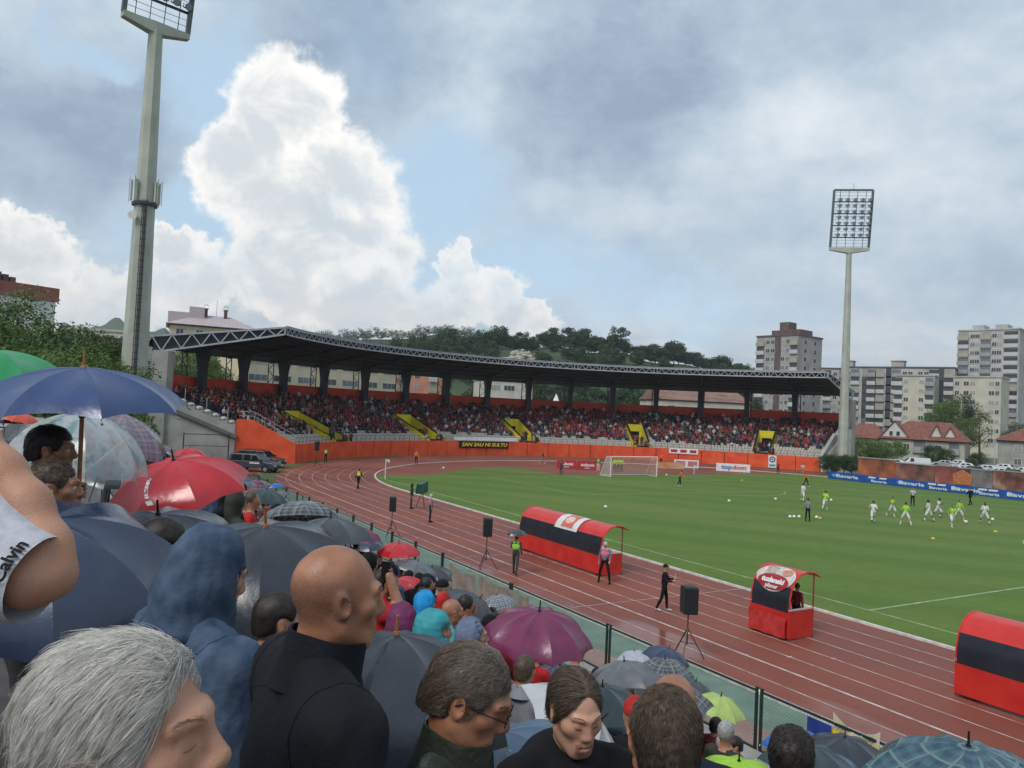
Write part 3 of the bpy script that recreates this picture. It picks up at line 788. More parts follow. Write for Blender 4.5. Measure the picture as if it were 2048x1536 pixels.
# gate yard at the foot of the left end: grey wall, brick-red wall with white patch
mb = SMB(); mb.bar(sp(-.012, 53.3, .0), sp(-.012, 53.3, 3.2), .12); mb.bar(sp(-.012, 57.8, 0), sp(-.012, 57.8, 3.2), .12); mb.bar(sp(-.012, 53.3, 3.1), sp(-.012, 57.8, 3.1), .08); mb.bar(sp(-.012, 53.3, 1.8), sp(-.012, 57.8, 1.8), .06)
mb.build('gate_frame', M_DARKSTEEL, stand)
# black graffiti-lettered banner hung over the wall and a pale one above it
bu0, bu1 = u_for_px(918, WR, 2.2), u_for_px(1017, WR, 2.2)
def banner(name, u0, u1, z0, z1, m, label, off=.05):
    o = empty(name, sp((u0+u1)/2, WR-off, z0)); mb = MB(); us = np.linspace(u0, u1, 9)
    P = []
    for z, d in ((z0, .06), ((z0+z1)/2, .02), (z1, 0)): P.append([np.array(sp(u, WR-off-d*(1+.5*math.sin(i*2.1)), z))-np.array(o.location) for i, u in enumerate(us)])
    mb.grid(P); b = np.array(P)[::-1]-np.array([0, 0, .0])
    mb.build('cloth', m, o); tag(o, label, 'banner'); return o
b1 = banner('banner', bu0, bu1, 1.15, 2.25, mat('banner_black', (.012, .011, .011), .8), 'black banner with yellow lettering hung over the orange wall of the stand')
a_, b_ = np.array(sp(bu0, WR-.14, 1.7)), np.array(sp(bu1, WR-.14, 1.7))
tm = text_mesh('SAN SAU NI SULTU', .80, mat('banner_yellow', (.85, .52, .03), .7), .02, .02, .2); lo_ = obj('lettering', tm, b1)
wd = max(v.co.x for v in tm.vertices)-min(v.co.x for v in tm.vertices); sc_ = np.linalg.norm(b_-a_)*.92/wd
lo_.matrix_parent_inverse = Matrix.Translation(b1.location).inverted(); lo_.matrix_basis = frame_mx((a_+b_)/2, b_-a_) @ Matrix.Diagonal((sc_, 1.0, 1, 1))
b2 = banner('banner', u_for_px(908, WR, 2.7), u_for_px(1035, WR, 2.7), 2.4, 2.95, mat('banner_white', (.52, .56, .56), .8, scale=5, col2=(.66, .70, .70)), 'pale grey and white banner tied along the railing above the black one')
# ================================================================== FLOODLIGHT MASTS
M_MAST = mat('mast_paint', (.34, .36, .30), .5, scale=.6, col2=(.43, .45, .385), bump=.05)
M_LAMP = mat('lamp_housing', (.035, .04, .045), .4, scale=4)
M_GLASSL = mat('lamp_glass', (.25, .28, .30), .15, scale=4)
def lamp_mesh():
    mb = MB(); mb.tube([(0, .16, .02), (0, -.02, .0), (0, -.22, -.06)], [.16, .27, .30], 10, 0); mb.bar((-.34, .05, -.1), (-.34, .05, .25), .05); mb.bar((.34, .05, -.1), (.34, .05, .25), .05); mb.bar((-.36, .05, -.12), (.36, .05, -.12), .05)
    mb.tube([(0, -.221, -.06), (0, -.235, -.064)], [.27, .25], 10, 1); return mb.mesh('floodlight', [M_LAMP, M_GLASSL])
LAMP = lamp_mesh()
def mast(px, py_base_depth, y_head, wdir, r0, r1, label, W=6.0, H=9.4, rows=7, cols=5):
    d = py_base_depth; b = at(px, 760, d); h = at(px, y_head, d); base = np.array([b[0], b[1], 0.0]); zh = at(px+ (314-267 if px < 1000 else 9), y_head, d)[2]
    o = empty('floodlight_mast', base); mb = MB()
    n = 8; rot = .3
    mb.tube([(0, 0, 0), (0, 0, zh*.5), (0, 0, zh-.5)], [r0, (r0+r1)/2, r1], n); mb.build('shaft', M_MAST, o)
    mb = MB(); mb.tube([(0, 0, -.05), (0, 0, .15)], [r0*1.35, r0*1.35], 12); mb.build('base_plate', M_MAST, o)
    w = np.array([wdir[0], wdir[1], 0.0]); w /= np.linalg.norm(w); f = np.array([w[1], -w[0], 0.0]); up = np.array([0, 0, 1.])      # f: facing the pitch
    lean = up*.985+f*.17; lean /= np.linalg.norm(lean)
    O = np.array([0, 0, zh]); P = lambda s, t: O+w*(s-.5)*W+lean*t*H
    mb = MB(); q = [O-w*r1*1.05-up*.6, O+w*r1*1.05-up*.6]
    # T-shaped beam under the head
    for sgn in (-1, 1):
        a0, a1 = O, O+w*sgn*W*.52
        mb.hexa([a0-f*.45-up*.85, a0+f*.45-up*.85, a1+f*.30-up*.30, a1-f*.30-up*.30, a0-f*.45+up*.12, a0+f*.45+up*.12, a1+f*.30+up*.12, a1-f*.30+up*.12] if sgn > 0 else [a1-f*.30-up*.30, a1+f*.30-up*.30, a0+f*.45-up*.85, a0-f*.45-up*.85, a1-f*.30+up*.12, a1+f*.30+up*.12, a0+f*.45+up*.12, a0-f*.45+up*.12])
    mb.build('crossbeam', M_MAST, o)
    fr = MB()
    for s in (0, 1): fr.bar(P(s, 0.01), P(s, 1), .34, .30, up=f)
    fr.bar(P(0, 1), P(1, 1), .28, .3); fr.build('head_frame', mat('mast_head_paint', (.12, .15, .16), .5, scale=2), o)
    for t in np.linspace(.19, .80, 4):
        m2 = MB(); m2.bar(P(0, t), P(1, t), .16); m2.build('crossbar', M_LAMP, o)
    m2 = MB()
    for s in np.linspace(1/6, 5/6, 4): m2.bar(P(s, 0), P(s, 1), .06)
    for t in np.linspace(.05, .97, 19): m2.bar(P(0, t)-f*.5, P(1, t)-f*.5, .03)
    m2.build('service_rails', M_LAMP, o)
    for i in range(rows):
        for j in range(cols):
            l = obj('floodlight', LAMP, o); p = P((j+.75)/cols*.97+.02, .23+.60*i/(rows-1))+f*.2; l.location = p; l.rotation_euler = (0, 0, math.atan2(f[1], f[0])+math.pi/2)
    fr = MB(); fr.bar(P(.5, 1), P(.5, 1)+up*1.2, .04); fr.build('lightning_rod', M_LAMP, o)
    tag(o, label, 'floodlight mast'); return o, zh
mL, zhL = mast(267, 60.0, 38, (.97, .245), 1.12, .52, 'tall grey floodlight mast with antenna panels and a cable ladder beside the tree line', W=4.9)
mR, zhR = mast(1690, 126.0, 495, (.859*.95-.512*.15, -.512*.95-.859*.15), .85, .42, 'tall grey floodlight mast behind the right end of the covered stand')
# phone antennas and cable run on the left mast
def zat(y): return at(295, y, 60.0)[2]
za = zat(385); toC = -np.array(mL.location); toC[2] = 0; toC /= np.linalg.norm(toC); sdv = np.array([-toC[1], toC[0], 0])
mb = MB(); mb.tube([(0, 0, zat(410)), (0, 0, zat(404))], [.95, .95], 12); mb.build('antenna_ring', M_LAMP, mL)
for s, f_ in ((-.98, .1), (-.66, .62), (.72, .55), (1.0, .1), (.85, -.4)):
    p = sdv*s+toC*f_; m2 = MB(); m2.box(-.11, .11, -.07, .07, zat(402), zat(361)); m2.bar((0, .16, zat(405)), (0, .16, zat(355)), .05)
    a = m2.build('antenna_panel', M_MAST, mL); a.location = p; a.rotation_euler = (0, 0, math.atan2(p[1], p[0])-math.pi/2)
mb = MB(); c = sdv*-.75+toC*.6+np.array([0, 0, zat(435)]); mb.tube([c, c+(toC-sdv*.3)*.25], [.16, .34], 12); mb.build('dish', mat('dish_white', (.6, .6, .58), .4), mL)
mb = MB(); k = 0
z = 1.0
while z < zat(412):
    R1 = 1.12+(.52-1.12)*z/zhL+.05; R2 = 1.12+(.52-1.12)*(z+.55)/zhL+.05
    for off in (-.16, -.05, .07, .15): mb.bar(toC*R1+sdv*off+(0, 0, z), toC*R2+sdv*off+(0, 0, z+.55), .055)
    mb.bar(toC*R1-sdv*.22+(0, 0, z+.2), toC*R1+sdv*.22+(0, 0, z+.2), .05); z += .55
mb.build('cable_run', M_LAMP, mL)
# ================================================================== TREES
def leaf_mat(name, c1, c2):
    return mat(name, c1, .6, scale=.5, col2=c2, trans=.18, spec=.25, det=3, lo=.3, hi=.7)
M_LEAF = [leaf_mat('leaves_mid', (.065, .115, .024), (.120, .185, .045)), leaf_mat('leaves_dark', (.028, .060, .018), (.060, .105, .030)), leaf_mat('leaves_yellowish', (.055, .085, .018), (.10, .135, .035)), leaf_mat('leaves_hill', (.030, .062, .022), (.060, .105, .036))]
M_BARK = mat('bark', (.07, .055, .04), .9, scale=6, col2=(.13, .105, .08), bump=.5)
def crown_mesh(seed, rx, rz, zc, nclump, nleaf, ls, m, hollow=.45):
    r = np.random.default_rng(seed); V = []; n = 0
    cs = []
    for _ in range(nclump):
        d = r.normal(size=3); d /= np.linalg.norm(d); d[2] = d[2]*.9+.1; q = hollow+(1.02-hollow)*r.random()**.6
        cs.append((np.array([d[0]*rx*q*.86, d[1]*rx*q*.86, zc+d[2]*rz*q*.86]), rx*r.uniform(.24, .44)))
    per = nleaf//nclump
    C = np.concatenate([c+rad*(lambda g: g/np.linalg.norm(g, axis=1)[:, None]*np.cbrt(r.random((per, 1)))*np.array([1, 1, .75]))(r.normal(size=(per, 3))) for c, rad in cs])
    N_ = r.normal(size=C.shape)+(C-np.array([0, 0, zc]))/rx*.9+np.array([0, 0, .5]); N_ /= np.linalg.norm(N_, axis=1)[:, None]
    T = np.cross(N_, r.normal(size=C.shape)); T /= np.linalg.norm(T, axis=1)[:, None]; B = np.cross(N_, T)
    s = ls*r.uniform(.6, 1.3, (len(C), 1))
    P = np.stack([C-T*s*.5, C+B*s*.32, C+T*s*.5+N_*s*.1, C-B*s*.32], 1).reshape(-1, 3)
    F_ = np.arange(len(P)).reshape(-1, 4)
    return mesh_np('crown', P, F_, [m])
def trunk_mesh(seed, h, r0, rx, zc):
    r = np.random.default_rng(seed+99); mb = MB()
    mb.tube([(0, 0, -.3), (0, 0, h*.2), (r.normal()*.15, r.normal()*.15, h*.45), (r.normal()*.3, r.normal()*.3, h*.8)], [r0*1.3, r0, r0*.75, r0*.25], 7)
    for k in range(6):
        a = k*1.1+r.random(); z = h*r.uniform(.25, .5); e = np.array([math.cos(a)*rx*.7, math.sin(a)*rx*.7, z+h*r.uniform(.15, .35)])
        mb.tube([(0, 0, z), e*np.array([.5, .5, 0])+np.array([0, 0, (z+e[2])/2]), e], [r0*.5, r0*.3, r0*.1], 5)
    return mb.mesh('trunk', M_BARK)
PROTO = {}
def tree_proto(key, seed, h, rx, nclump, nleaf, ls, m, ratio=.36, base=.12):
    zc = h*(1-ratio)-.02*h; PROTO[key] = (crown_mesh(seed, rx, h*ratio, zc, nclump, nleaf, ls, m), trunk_mesh(seed, h, .022*h, rx, zc))
def tree(key, loc, s=1.0, rz=0.0, label='', group=None, name='tree', sz=1.0):
    o = empty(name, loc, rz); o.scale = (s, s, s*sz); c, t = PROTO[key]; obj('crown', c, o); obj('trunk', t, o); tag(o, label, 'tree', group); return o
for i in range(3): tree_proto(f'hill{i}', 20+i, 11, 4.6, 34, 3000, .66, M_LEAF[3], .44)
for i in range(2): tree_proto(f'near{i}', 40+i, 12, 4.4, 46, 12000, .23, M_LEAF[0], .40)
tree_proto('spare', 50, 13, 3.8, 30, 6000, .22, M_LEAF[0], .38); tree_proto('dark', 53, 12, 4.2, 44, 10000, .24, M_LEAF[1], .42); tree_proto('yell', 56, 11, 3.4, 26, 1700, .30, M_LEAF[2], .42)
tree_proto('bush', 60, 4.2, 2.6, 28, 5000, .19, M_LEAF[1], .48); tree_proto('bushm', 61, 4.4, 2.8, 30, 6000, .17, M_LEAF[0], .48)
# ---- wooded hills
def hill(name, ridge, d_ridge, d_foot, foot_y, seed):
    """terrain sheet from a foot line up to a ridge that shows where the photograph has it"""
    r = np.random.default_rng(seed); xs = [p[0] for p in ridge]; ys = [p[1] for p in ridge]; X = np.linspace(xs[0], xs[-1], 40); Y = np.interp(X, xs, ys); rows = []
    for t in np.linspace(0, 1, 10):
        d = d_foot+(d_ridge-d_foot)*t; row = []
        for x, y in zip(X, Y):
            zr = at(x, y, d_ridge)[2]-7.0; p = at(x, 800, d); z0 = foot_y; s = t**1.15
            row.append((p[0], p[1], z0+(zr-z0)*s+.8*math.sin(x*.05+t*9)))
        rows.append(row)
    back = [(p[0]+CF[0]*120, p[1]+CF[1]*120, -2) for p in rows[-1]]; rows.append(back)
    mb = MB(); mb.grid(rows); o = struct(mb.build(name, mat('hill_ground', (.025, .048, .018), .95, scale=.05, col2=(.05, .08, .028)), smooth=True)); return np.array(rows)
far_r = [(430, 690), (560, 678), (640, 672), (700, 668), (780, 664), (850, 659), (890, 653), (925, 657), (945, 672), (1000, 684), (1100, 700)]
near_r = [(760, 706), (840, 690), (900, 682), (960, 676), (1010, 671), (1060, 673), (1100, 668), (1150, 676), (1200, 679), (1250, 683), (1285, 694), (1340, 704), (1385, 708), (1420, 716), (1465, 733), (1520, 748)]
HF = hill('far_hill', far_r, 820, 560, 4.0, 1); HN = hill('near_hill', near_r, 430, 215, 1.0, 2)
def on_hill(H, u, v):
    a = H[:10]; i = v*9; i0 = min(int(i), 8); f = i-i0; j = u*39; j0 = min(int(j), 38); g = j-j0
    return (a[i0, j0]*(1-g)+a[i0, j0+1]*g)*(1-f)+(a[i0+1, j0]*(1-g)+a[i0+1, j0+1]*g)*f
r = np.random.default_rng(5)
for k in range(70):                                      # skyline trees of the near hill
    u = (k+r.uniform(-.4, .4))/69; u = min(max(u, 0), 1); p = on_hill(HN, u, .985); s = r.choice([.8, 1.0, 1.15, 1.4], p=[.3, .35, .2, .15])
    tree(f'hill{k%3}', p-np.array([0, 0, 1.2]), s, r.random()*6, 'dark round tree on the skyline of the wooded hill behind the stand', 'trees along the hill skyline', sz=r.uniform(.85, 1.1))
for k in range(150):
    u, v = r.random(), r.random()**.8*.96; p = on_hill(HN, u, v)
    if abs(u-.37) < .045 and .6 < v < .9: continue
    tree(f'hill{k%3}', p-np.array([0, 0, 1.5]), r.uniform(.65, 1.15), r.random()*6, 'green tree on the slope of the wooded hill behind the stand', 'trees on the hill slope', sz=r.uniform(.8, 1.05))
mb = MB()                                                # far wood: one mass of crowns
cr = PROTO['hill0'][0]; Vc = np.array([v.co[:] for v in cr.vertices])
Fq = np.arange(len(Vc)).reshape(-1, 4); sel = RNG.permutation(len(Fq))[:700]; Vq = Vc[Fq[sel]].reshape(-1, 3)*np.array([1.2, 1.2, 1]); allV = []
for k in range(240):
    u = r.random(); v = .99 if k < 70 else r.random()*.97
    if k < 70: u = k/69
    p = on_hill(HF, u, v); a = r.random()*6.28; s = r.uniform(.8, 1.35); c_, s_ = math.cos(a), math.sin(a)
    q = Vq*s*1.15; allV.append(np.stack([q[:, 0]*c_-q[:, 1]*s_, q[:, 0]*s_+q[:, 1]*c_, q[:, 2]], 1)+p-np.array([0, 0, 1.5]))
allV = np.concatenate(allV); wood = obj('far_wood', mesh_np('far_wood', allV, np.arange(len(allV)).reshape(-1, 4), [M_LEAF[3]]))
tag(wood, 'bluish far wood covering the distant hill behind the stand', 'wood', kind='stuff')
# pale clearing on the slope
mb = MB(); r2 = np.random.default_rng(3)
for k in range(60):
    p = on_hill(HN, .37+r2.normal()*.028, .74+r2.normal()*.06)+np.array([0, 0, 1.0+r2.random()*2]); mb.ball(p, (1.5*r2.uniform(.6, 1.6), 1.5, r2.uniform(.6, 1.5)), 6, 4)
tag(mb.build('rock_face', mat('pale_rock', (.30, .29, .22), .9, scale=.5, col2=(.42, .40, .31))), 'pale bare rocky clearing among the trees on the hill slope', 'rock face')
# far blue mountain at the left
mb = MB(); rows = []
X = np.linspace(120, 330, 22)
for t in (0, 1):
    rows.append([(*at(x, 780, 1900)[:2], -5) if t == 0 else tuple(at(x, 652+9*math.sin(x*.045)+4*math.sin(x*.13)-(6 if 180 < x < 250 else 0), 1900)) for x in X])
rows.append([(p[0]+500*CF[0], p[1]+500*CF[1], -5) for p in rows[-1]]); mb.grid(rows); struct(mb.build('far_mountain', M_LEAF[3], smooth=True))
# ================================================================== BUILDINGS
M_PANE = mat('window_glass', (.025, .03, .036), .08, scale=.3, col2=(.07, .08, .09), spec=.6)
M_FRAME = mat('window_frame', (.55, .55, .53), .5, scale=3)
def plan(o_, x0, x1, d0, d1):
    a = at(x0, 800, d0); b = at(x1, 800, d1); return np.array([a[0], a[1], 0.]), np.array([b[0], b[1], 0.])
def facade_box(name, x0, x1, d0, d1, ytop, depth, wall, label, cat='building', zb=-.5, roof=None, storeys=0, cols=(), hfirst=3.0, h=2.9, parapet=.5, side_cols=(), winmat=None, band=None, left_side=False, top_skip=.6):
    """a block standing with its front between two photo columns; cols: (fraction, width m, kind)"""
    A, B = plan(None, x0, x1, d0, d1); zt = at((x0+x1)/2, ytop, (d0+d1)/2)[2]
    t = B-A; W = np.linalg.norm(t); t /= W; n = np.array([t[1], -t[0], 0.])                       # n: outward, towards the camera side
    if n@(-(A+B)/2) < 0: n = -n
    o = empty(name, A); rz = math.atan2(t[1], t[0]); o.rotation_euler = (0, 0, rz)                  # local x along the facade; local y into the block
    sgn = 1 if np.array([-t[1], t[0], 0])@n < 0 else -1
    mb = MB(); mb.box(0, W, min(0, sgn*depth), max(0, sgn*depth), zb, zt); mb.build('wall', wall, o)
    mb = MB(); mb.box(-.25, W+.25, min(-.25*sgn, sgn*(depth+.25)), max(-.25*sgn, sgn*(depth+.25)), zt+.002, zt+parapet); mb.build('roof_parapet', roof or wall, o)
    vr = random.Random(int(x0*7+ytop))
    def opening(kind, w, hh, var=0):
        m2 = MB()
        if kind == 'win':
            y0, y1 = sorted((-.05*sgn, .04*sgn)); 
            m2.box(-w/2, w/2, y0, y1, 0, hh, 0); g0, g1 = sorted((-.075*sgn, -.052*sgn))
            k = 2 if w < 2.2 else 3
            for i in range(k): m2.box(-w/2+.10+i*(w-.1)/k, -w/2+(i+1)*(w-.1)/k, g0, g1, .12, hh-.10, 1)
        elif kind == 'loggia':
            y0, y1 = sorted((-.02*sgn, .03*sgn)); m2.box(-w/2, w/2, y0, y1, .85, hh+.65, 1)
            y0, y1 = sorted((-.55*sgn, .02*sgn)); m2.box(-w/2-.1, w/2+.1, y0, y1, -.55, .80, 2)
        elif kind == 'dark':
            y0, y1 = sorted((-.04*sgn, .03*sgn)); m2.box(-w/2, w/2, y0, y1, -.8, hh+1.2, 1)
        return m2.mesh({'win': 'window', 'loggia': 'balcony', 'dark': 'stair_slot'}[kind], [M_FRAME, winmat or (M_PANE, M_PANE2, M_PANE3)[var], (M_BALC, M_BALC2, M_BALC3)[var]])
    cache = {}
    for fl in range(storeys):
        z = zt-top_skip-hfirst-fl*h+1.0
        if z < 0: break
        for fr, w, kind in cols:
            var = vr.choice((0, 0, 0, 1, 2)); key = (kind, w, var)
            if key not in cache: cache[key] = opening(kind, w, 1.45, var)
            obj({'win': 'window', 'loggia': 'balcony', 'dark': 'stair_slot'}[kind], cache[key], o, (fr*W, 0, z))
        if band is not None:
            m2 = MB(); y0, y1 = sorted((-.03*sgn, .02*sgn)); m2.box(.05, W-.05, y0, y1, z-.95, z-.62); m2.build('floor_band', band, o)
    for (xl, sg2, cc) in (((W, 1, side_cols) if not left_side else (0, -1, side_cols)),):
        c2 = {}
        for fl in range(storeys):
            z = zt-top_skip-hfirst-fl*h+1.0
            if z < 0: break
            for fr, w in cc:
                key = w
                if key not in c2:
                    m2 = MB(); x0_, x1_ = sorted((-.02*sg2, .05*sg2)); m2.box(x0_, x1_, -w/2, w/2, 0, 1.45, 0); x0_, x1_ = sorted((.052*sg2, .07*sg2)); m2.box(x0_, x1_, -w/2+.1, w/2-.1, .1, 1.35, 1); c2[key] = m2.mesh('window', [M_FRAME, M_PANE])
                obj('window', c2[key], o, (xl, sgn*depth*fr, z))
    tag(o, label, cat); return o, W, zt, sgn, t
M_BALC = mat('balcony_panel', (.42, .42, .40), .7, scale=2, col2=(.55, .55, .53))
M_BALC2 = mat('balcony_panel_tan', (.33, .29, .22), .7, scale=2, col2=(.42, .38, .30)); M_BALC3 = mat('balcony_panel_dirty', (.24, .245, .24), .7, scale=2, col2=(.36, .36, .35)); M_PANE2 = mat('window_blind', (.26, .25, .23), .4, scale=.8, col2=(.36, .35, .33)); M_PANE3 = mat('window_glass_pale', (.10, .12, .14), .08, scale=.6, col2=(.18, .20, .22), spec=.6)
M_BLK1 = mat('block_grey', (.34, .34, .32), .8, scale=.3, col2=(.46, .455, .43), bump=.1, det=6)
M_BLK2 = mat('block_cream', (.44, .41, .33), .8, scale=.3, col2=(.54, .51, .42), bump=.1, det=6)
M_BROWN = mat('brown_cladding', (.095, .065, .06), .8, scale=.5, col2=(.15, .11, .10))
M_BAND = mat('pale_band', (.52, .52, .50), .8, scale=1)
towA = facade_box('tower_block', 1510, 1592, 264, 252, 672, 15, mat('tower_mauve', (.30, .275, .27), .8, scale=.3, col2=(.40, .375, .37), det=6), 'brown and grey tower block with a raised stair head rising behind the stand roof', storeys=10, cols=((.09, 3.0, 'loggia'), (.28, 1.5, 'win'), (.40, 1.5, 'win'), (.52, 2.2, 'dark'), (.65, 1.5, 'win'), (.77, 1.5, 'win'), (.91, 2.6, 'loggia')), side_cols=((.3, 1.4), (.7, 1.4)), roof=M_BROWN)
oA, WA, zA, sA, _ = towA
mb = MB(); y0, y1 = sorted((sA*1.5, sA*9)); mb.box(WA*.30, WA*.99, y0, y1, zA+.51, zA+2.2); y0, y1 = sorted((sA*2.5, sA*7)); mb.box(WA*.45, WA*.68, y0, y1, zA+2.21, zA+5.0); mb.build('stair_head', M_BROWN, oA)
mb = MB(); y0, y1 = sorted((-.12*sA, -.06*sA)); mb.box(WA*.46, WA*.60, y0, y1, 0, zA); mb.build('stair_strip', M_BROWN, oA)
sblk = facade_box('apartment_block', 1600, 1740, 292, 282, 738, 13, M_BLK1, 'grey apartment block with rows of balconies half hidden behind the right mast', storeys=8, cols=tuple((f, 2.6 if i % 2 else 1.5, 'loggia' if i % 2 else 'win') for i, f in enumerate(np.linspace(.05, .95, 9))), roof=M_BROWN)
lblk = facade_box('apartment_block', 1690, 1908, 277, 258, 736, 13, M_BLK1, 'long pale grey apartment block of nine storeys with glazed balconies', storeys=8, cols=((.03, 1.4, 'win'), (.09, 2.8, 'loggia'), (.185, 1.7, 'dark'), (.25, 2.8, 'loggia'), (.33, 2.8, 'loggia'), (.41, 1.7, 'dark'), (.48, 2.8, 'loggia'), (.56, 1.5, 'win'), (.61, 1.5, 'win'), (.70, 1.5, 'win'), (.755, 1.5, 'win'), (.82, 2.9, 'loggia'), (.885, 1.7, 'dark'), (.95, 2.6, 'loggia')), roof=M_BROWN)
oL_, WL_, zL_, sL_, _ = lblk
for f0, f1 in ((-.05, .05), (.42, .54)):
    mb = MB(); y0, y1 = sorted((sL_*3, sL_*8)); mb.box(WL_*f0, WL_*f1, y0, y1, zL_+.51, zL_+2.6); y0, y1 = sorted((sL_*2.7, sL_*8.3)); mb.box(WL_*f0-.3, WL_*f1+.3, y0, y1, zL_+2.61, zL_+2.9); mb.build('roof_house', M_BLK1, oL_)
facade_box('apartment_block', 1788, 1868, 253, 246, 752, 9, M_BLK2, 'cream projecting wing of the apartment block with a blank stair tower', storeys=7, cols=((.10, 2.4, 'loggia'), (.30, 1.5, 'win'), (.68, 1.5, 'win'), (.88, 2.4, 'loggia')), roof=M_BLK1)
towB = facade_box('tower_block', 1914, 2036, 268, 255, 660, 16, M_BLK1, 'tall pale concrete tower block with stacked balconies at the edge of the view', storeys=14, cols=((.08, 3.4, 'loggia'), (.24, 1.5, 'win'), (.32, 1.5, 'win'), (.46, 3.0, 'loggia'), (.60, 1.5, 'win'), (.68, 1.5, 'win'), (.87, 4.0, 'loggia')), band=M_BAND, roof=M_BLK1)
oB, WB, zB, sB, _ = towB
for f0, f1 in ((.22, .42), (.60, .80)):
    mb = MB(); y0, y1 = sorted((sB*1, sB*7)); mb.box(WB*f0, WB*f1, y0, y1, zB+.51, zB+2.0); mb.build('roof_house', M_BLK1, oB)
facade_box('apartment_block', 1908, 2002, 243, 234, 755, 10, M_BLK2, 'cream lower block with paired windows standing before the tall tower', storeys=7, cols=((.06, 1.3, 'win'), (.26, 1.6, 'win'), (.40, 1.6, 'win'), (.80, 1.6, 'win'), (.92, 1.2, 'win')), roof=M_BLK1)
facade_box('apartment_block', 2036, 2120, 300, 300, 792, 12, M_BROWN, 'low brown block with pale balconies beside the tall tower', storeys=4, cols=tuple((f, 3.0, 'loggia') for f in (.1, .3, .5, .7)))
# left-hand buildings
lw = facade_box('apartment_block', -90, 98, 84, 92, 590, 8, mat('white_render', (.68, .68, .67), .8, scale=.4, col2=(.78, .78, .77)), 'white apartment house with a brown attic band behind the left-hand trees', storeys=4, cols=((.12, 1.5, 'win'), (.32, 1.6, 'win'), (.53, 1.6, 'win')), side_cols=((.35, 1.3), (.75, 1.3)), roof=mat('attic_brown', (.27, .10, .08), .8, scale=.5, col2=(.33, .14, .11)), parapet=1.6, hfirst=2.6)
oW, WW, zW, sW, _ = lw
mb = MB()
for f, hh in ((.40, 3.6), (.48, 3.0), (.56, 2.4)): y0, y1 = sorted((sW*2, sW*3)); mb.box(WW*f, WW*f+.6, y0, y1, zW+1.61, zW+hh*.35+1.6)
mb.build('chimney', M_BROWN, oW)
facade_box('apartment_block', 128, 262, 150, 152, 662, 10, mat('cream_wall', (.50, .46, .36), .8, scale=.5, col2=(.60, .56, .46)), 'cream flat roofed block seen between the trees and the left mast', storeys=3, cols=tuple((f, 1.9, 'win') for f in (.15, .4, .62, .85)), roof=M_BLK1, hfirst=2.4)
mb_o = facade_box('shed', 150, 208, 120, 120, 674, 6, M_BROWN, 'brown clad shed between the trees behind the left umbrellas', parapet=.25)
pk = facade_box('house', 330, 500, 165, 172, 655, 12, mat('yellow_wall', (.50, .44, .28), .8, scale=.5, col2=(.58, .52, .36)), 'house with a pale mauve hipped roof and chimneys showing above the stand roof', storeys=3, cols=((.12, 1.6, 'win'), (.35, 1.6, 'win'), (.6, 1.6, 'win'), (.85, 1.6, 'win')), parapet=.3, roof=M_BROWN, hfirst=2.5)
oP, WP, zP, sP, _ = pk
M_PROOF = mat('mauve_roof', (.36, .30, .31), .7, scale=2, col2=(.46, .39, .40))
mb = MB(); D_ = 12*sP; zr = zP+.31
mb.add([(-.8, -.8*sP, zr), (WP+.8, -.8*sP, zr), (WP+.8, D_+.8*sP, zr), (-.8, D_+.8*sP, zr), (WP*.35, D_*.5, zr+2.9), (WP*.72, D_*.5, zr+2.9)], [(0, 1, 5, 4), (1, 2, 5), (2, 3, 4, 5), (3, 0, 4), (3, 2, 1, 0)]); mb.build('roof', M_PROOF, oP)
for f in (.42, .66):
    mb = MB(); mb.box(WP*f-.35, WP*f+.35, *sorted((D_*.4, D_*.4+.7*sP)), zr+1.5, zr+4.2); mb.box(WP*f-.5, WP*f+.5, *sorted((D_*.4-.1*sP, D_*.4+.8*sP)), zr+4.21, zr+4.4)
    pts = [(WP*f-.5+1.0*k/8, D_*.4+.35*sP, zr+4.9+.35*math.sin(math.pi*k/8)) for k in range(9)]; mb.tube(pts, .06, 5); mb.build('chimney', M_BROWN, oP)
mb = MB(); y0, y1 = sorted((D_*.3, D_*.6)); mb.box(-.5, WP*.22, y0, y1, zr+.3, zr+3.0); mb.box(WP*.22, WP*.40, y0, y1, zr+1.6, zr+4.4); mb.build('roof_house', mat('pinkish_wall', (.44, .38, .38), .8), oP)
mb = MB(); mb.bar((WP*.55, D_*.5, zr+2.8), (WP*.55, D_*.5, zr+6.6), .07); mb.build('aerial', M_LAMP, oP)
# row seen under the stand roof
sch = facade_box('school_building', 492, 790, 158, 186, 716, 14, mat('school_cream', (.52, .45, .30), .8, scale=.4, col2=(.62, .55, .40)), 'cream school building with wide white windows seen between the stand columns', storeys=3, cols=tuple((f, 4.2, 'win') for f in np.linspace(.06, .95, 7)), hfirst=3.0, h=3.4, roof=M_PROOF, parapet=.5)
facade_box('apartment_block', 790, 882, 200, 206, 738, 12, mat('orange_render', (.55, .24, .15), .8, scale=.5, col2=(.65, .31, .20)), 'orange rendered block with pale balconies seen between the stand columns', storeys=4, cols=((.12, 2.2, 'loggia'), (.45, 1.5, 'win'), (.8, 2.2, 'loggia')))
facade_box('hall', 970, 1064, 200, 204, 762, 12, mat('hall_grey', (.46, .44, .38), .8, scale=.5, col2=(.56, .54, .47)), 'low grey hall with a flat roof seen under the middle of the stand roof', storeys=1, cols=((.2, 3.0, 'win'), (.5, 3.0, 'win')), roof=M_BLK1, parapet=.5)
lowr = facade_box('hall', 1325, 1500, 200, 205, 805, 16, M_BLK2, 'long low hall with a brown pitched roof seen between the stand columns', storeys=1, cols=((.1, 2.0, 'win'),), roof=M_BROWN, parapet=.3)
oW2, WW2, zW2, sW2, _ = lowr
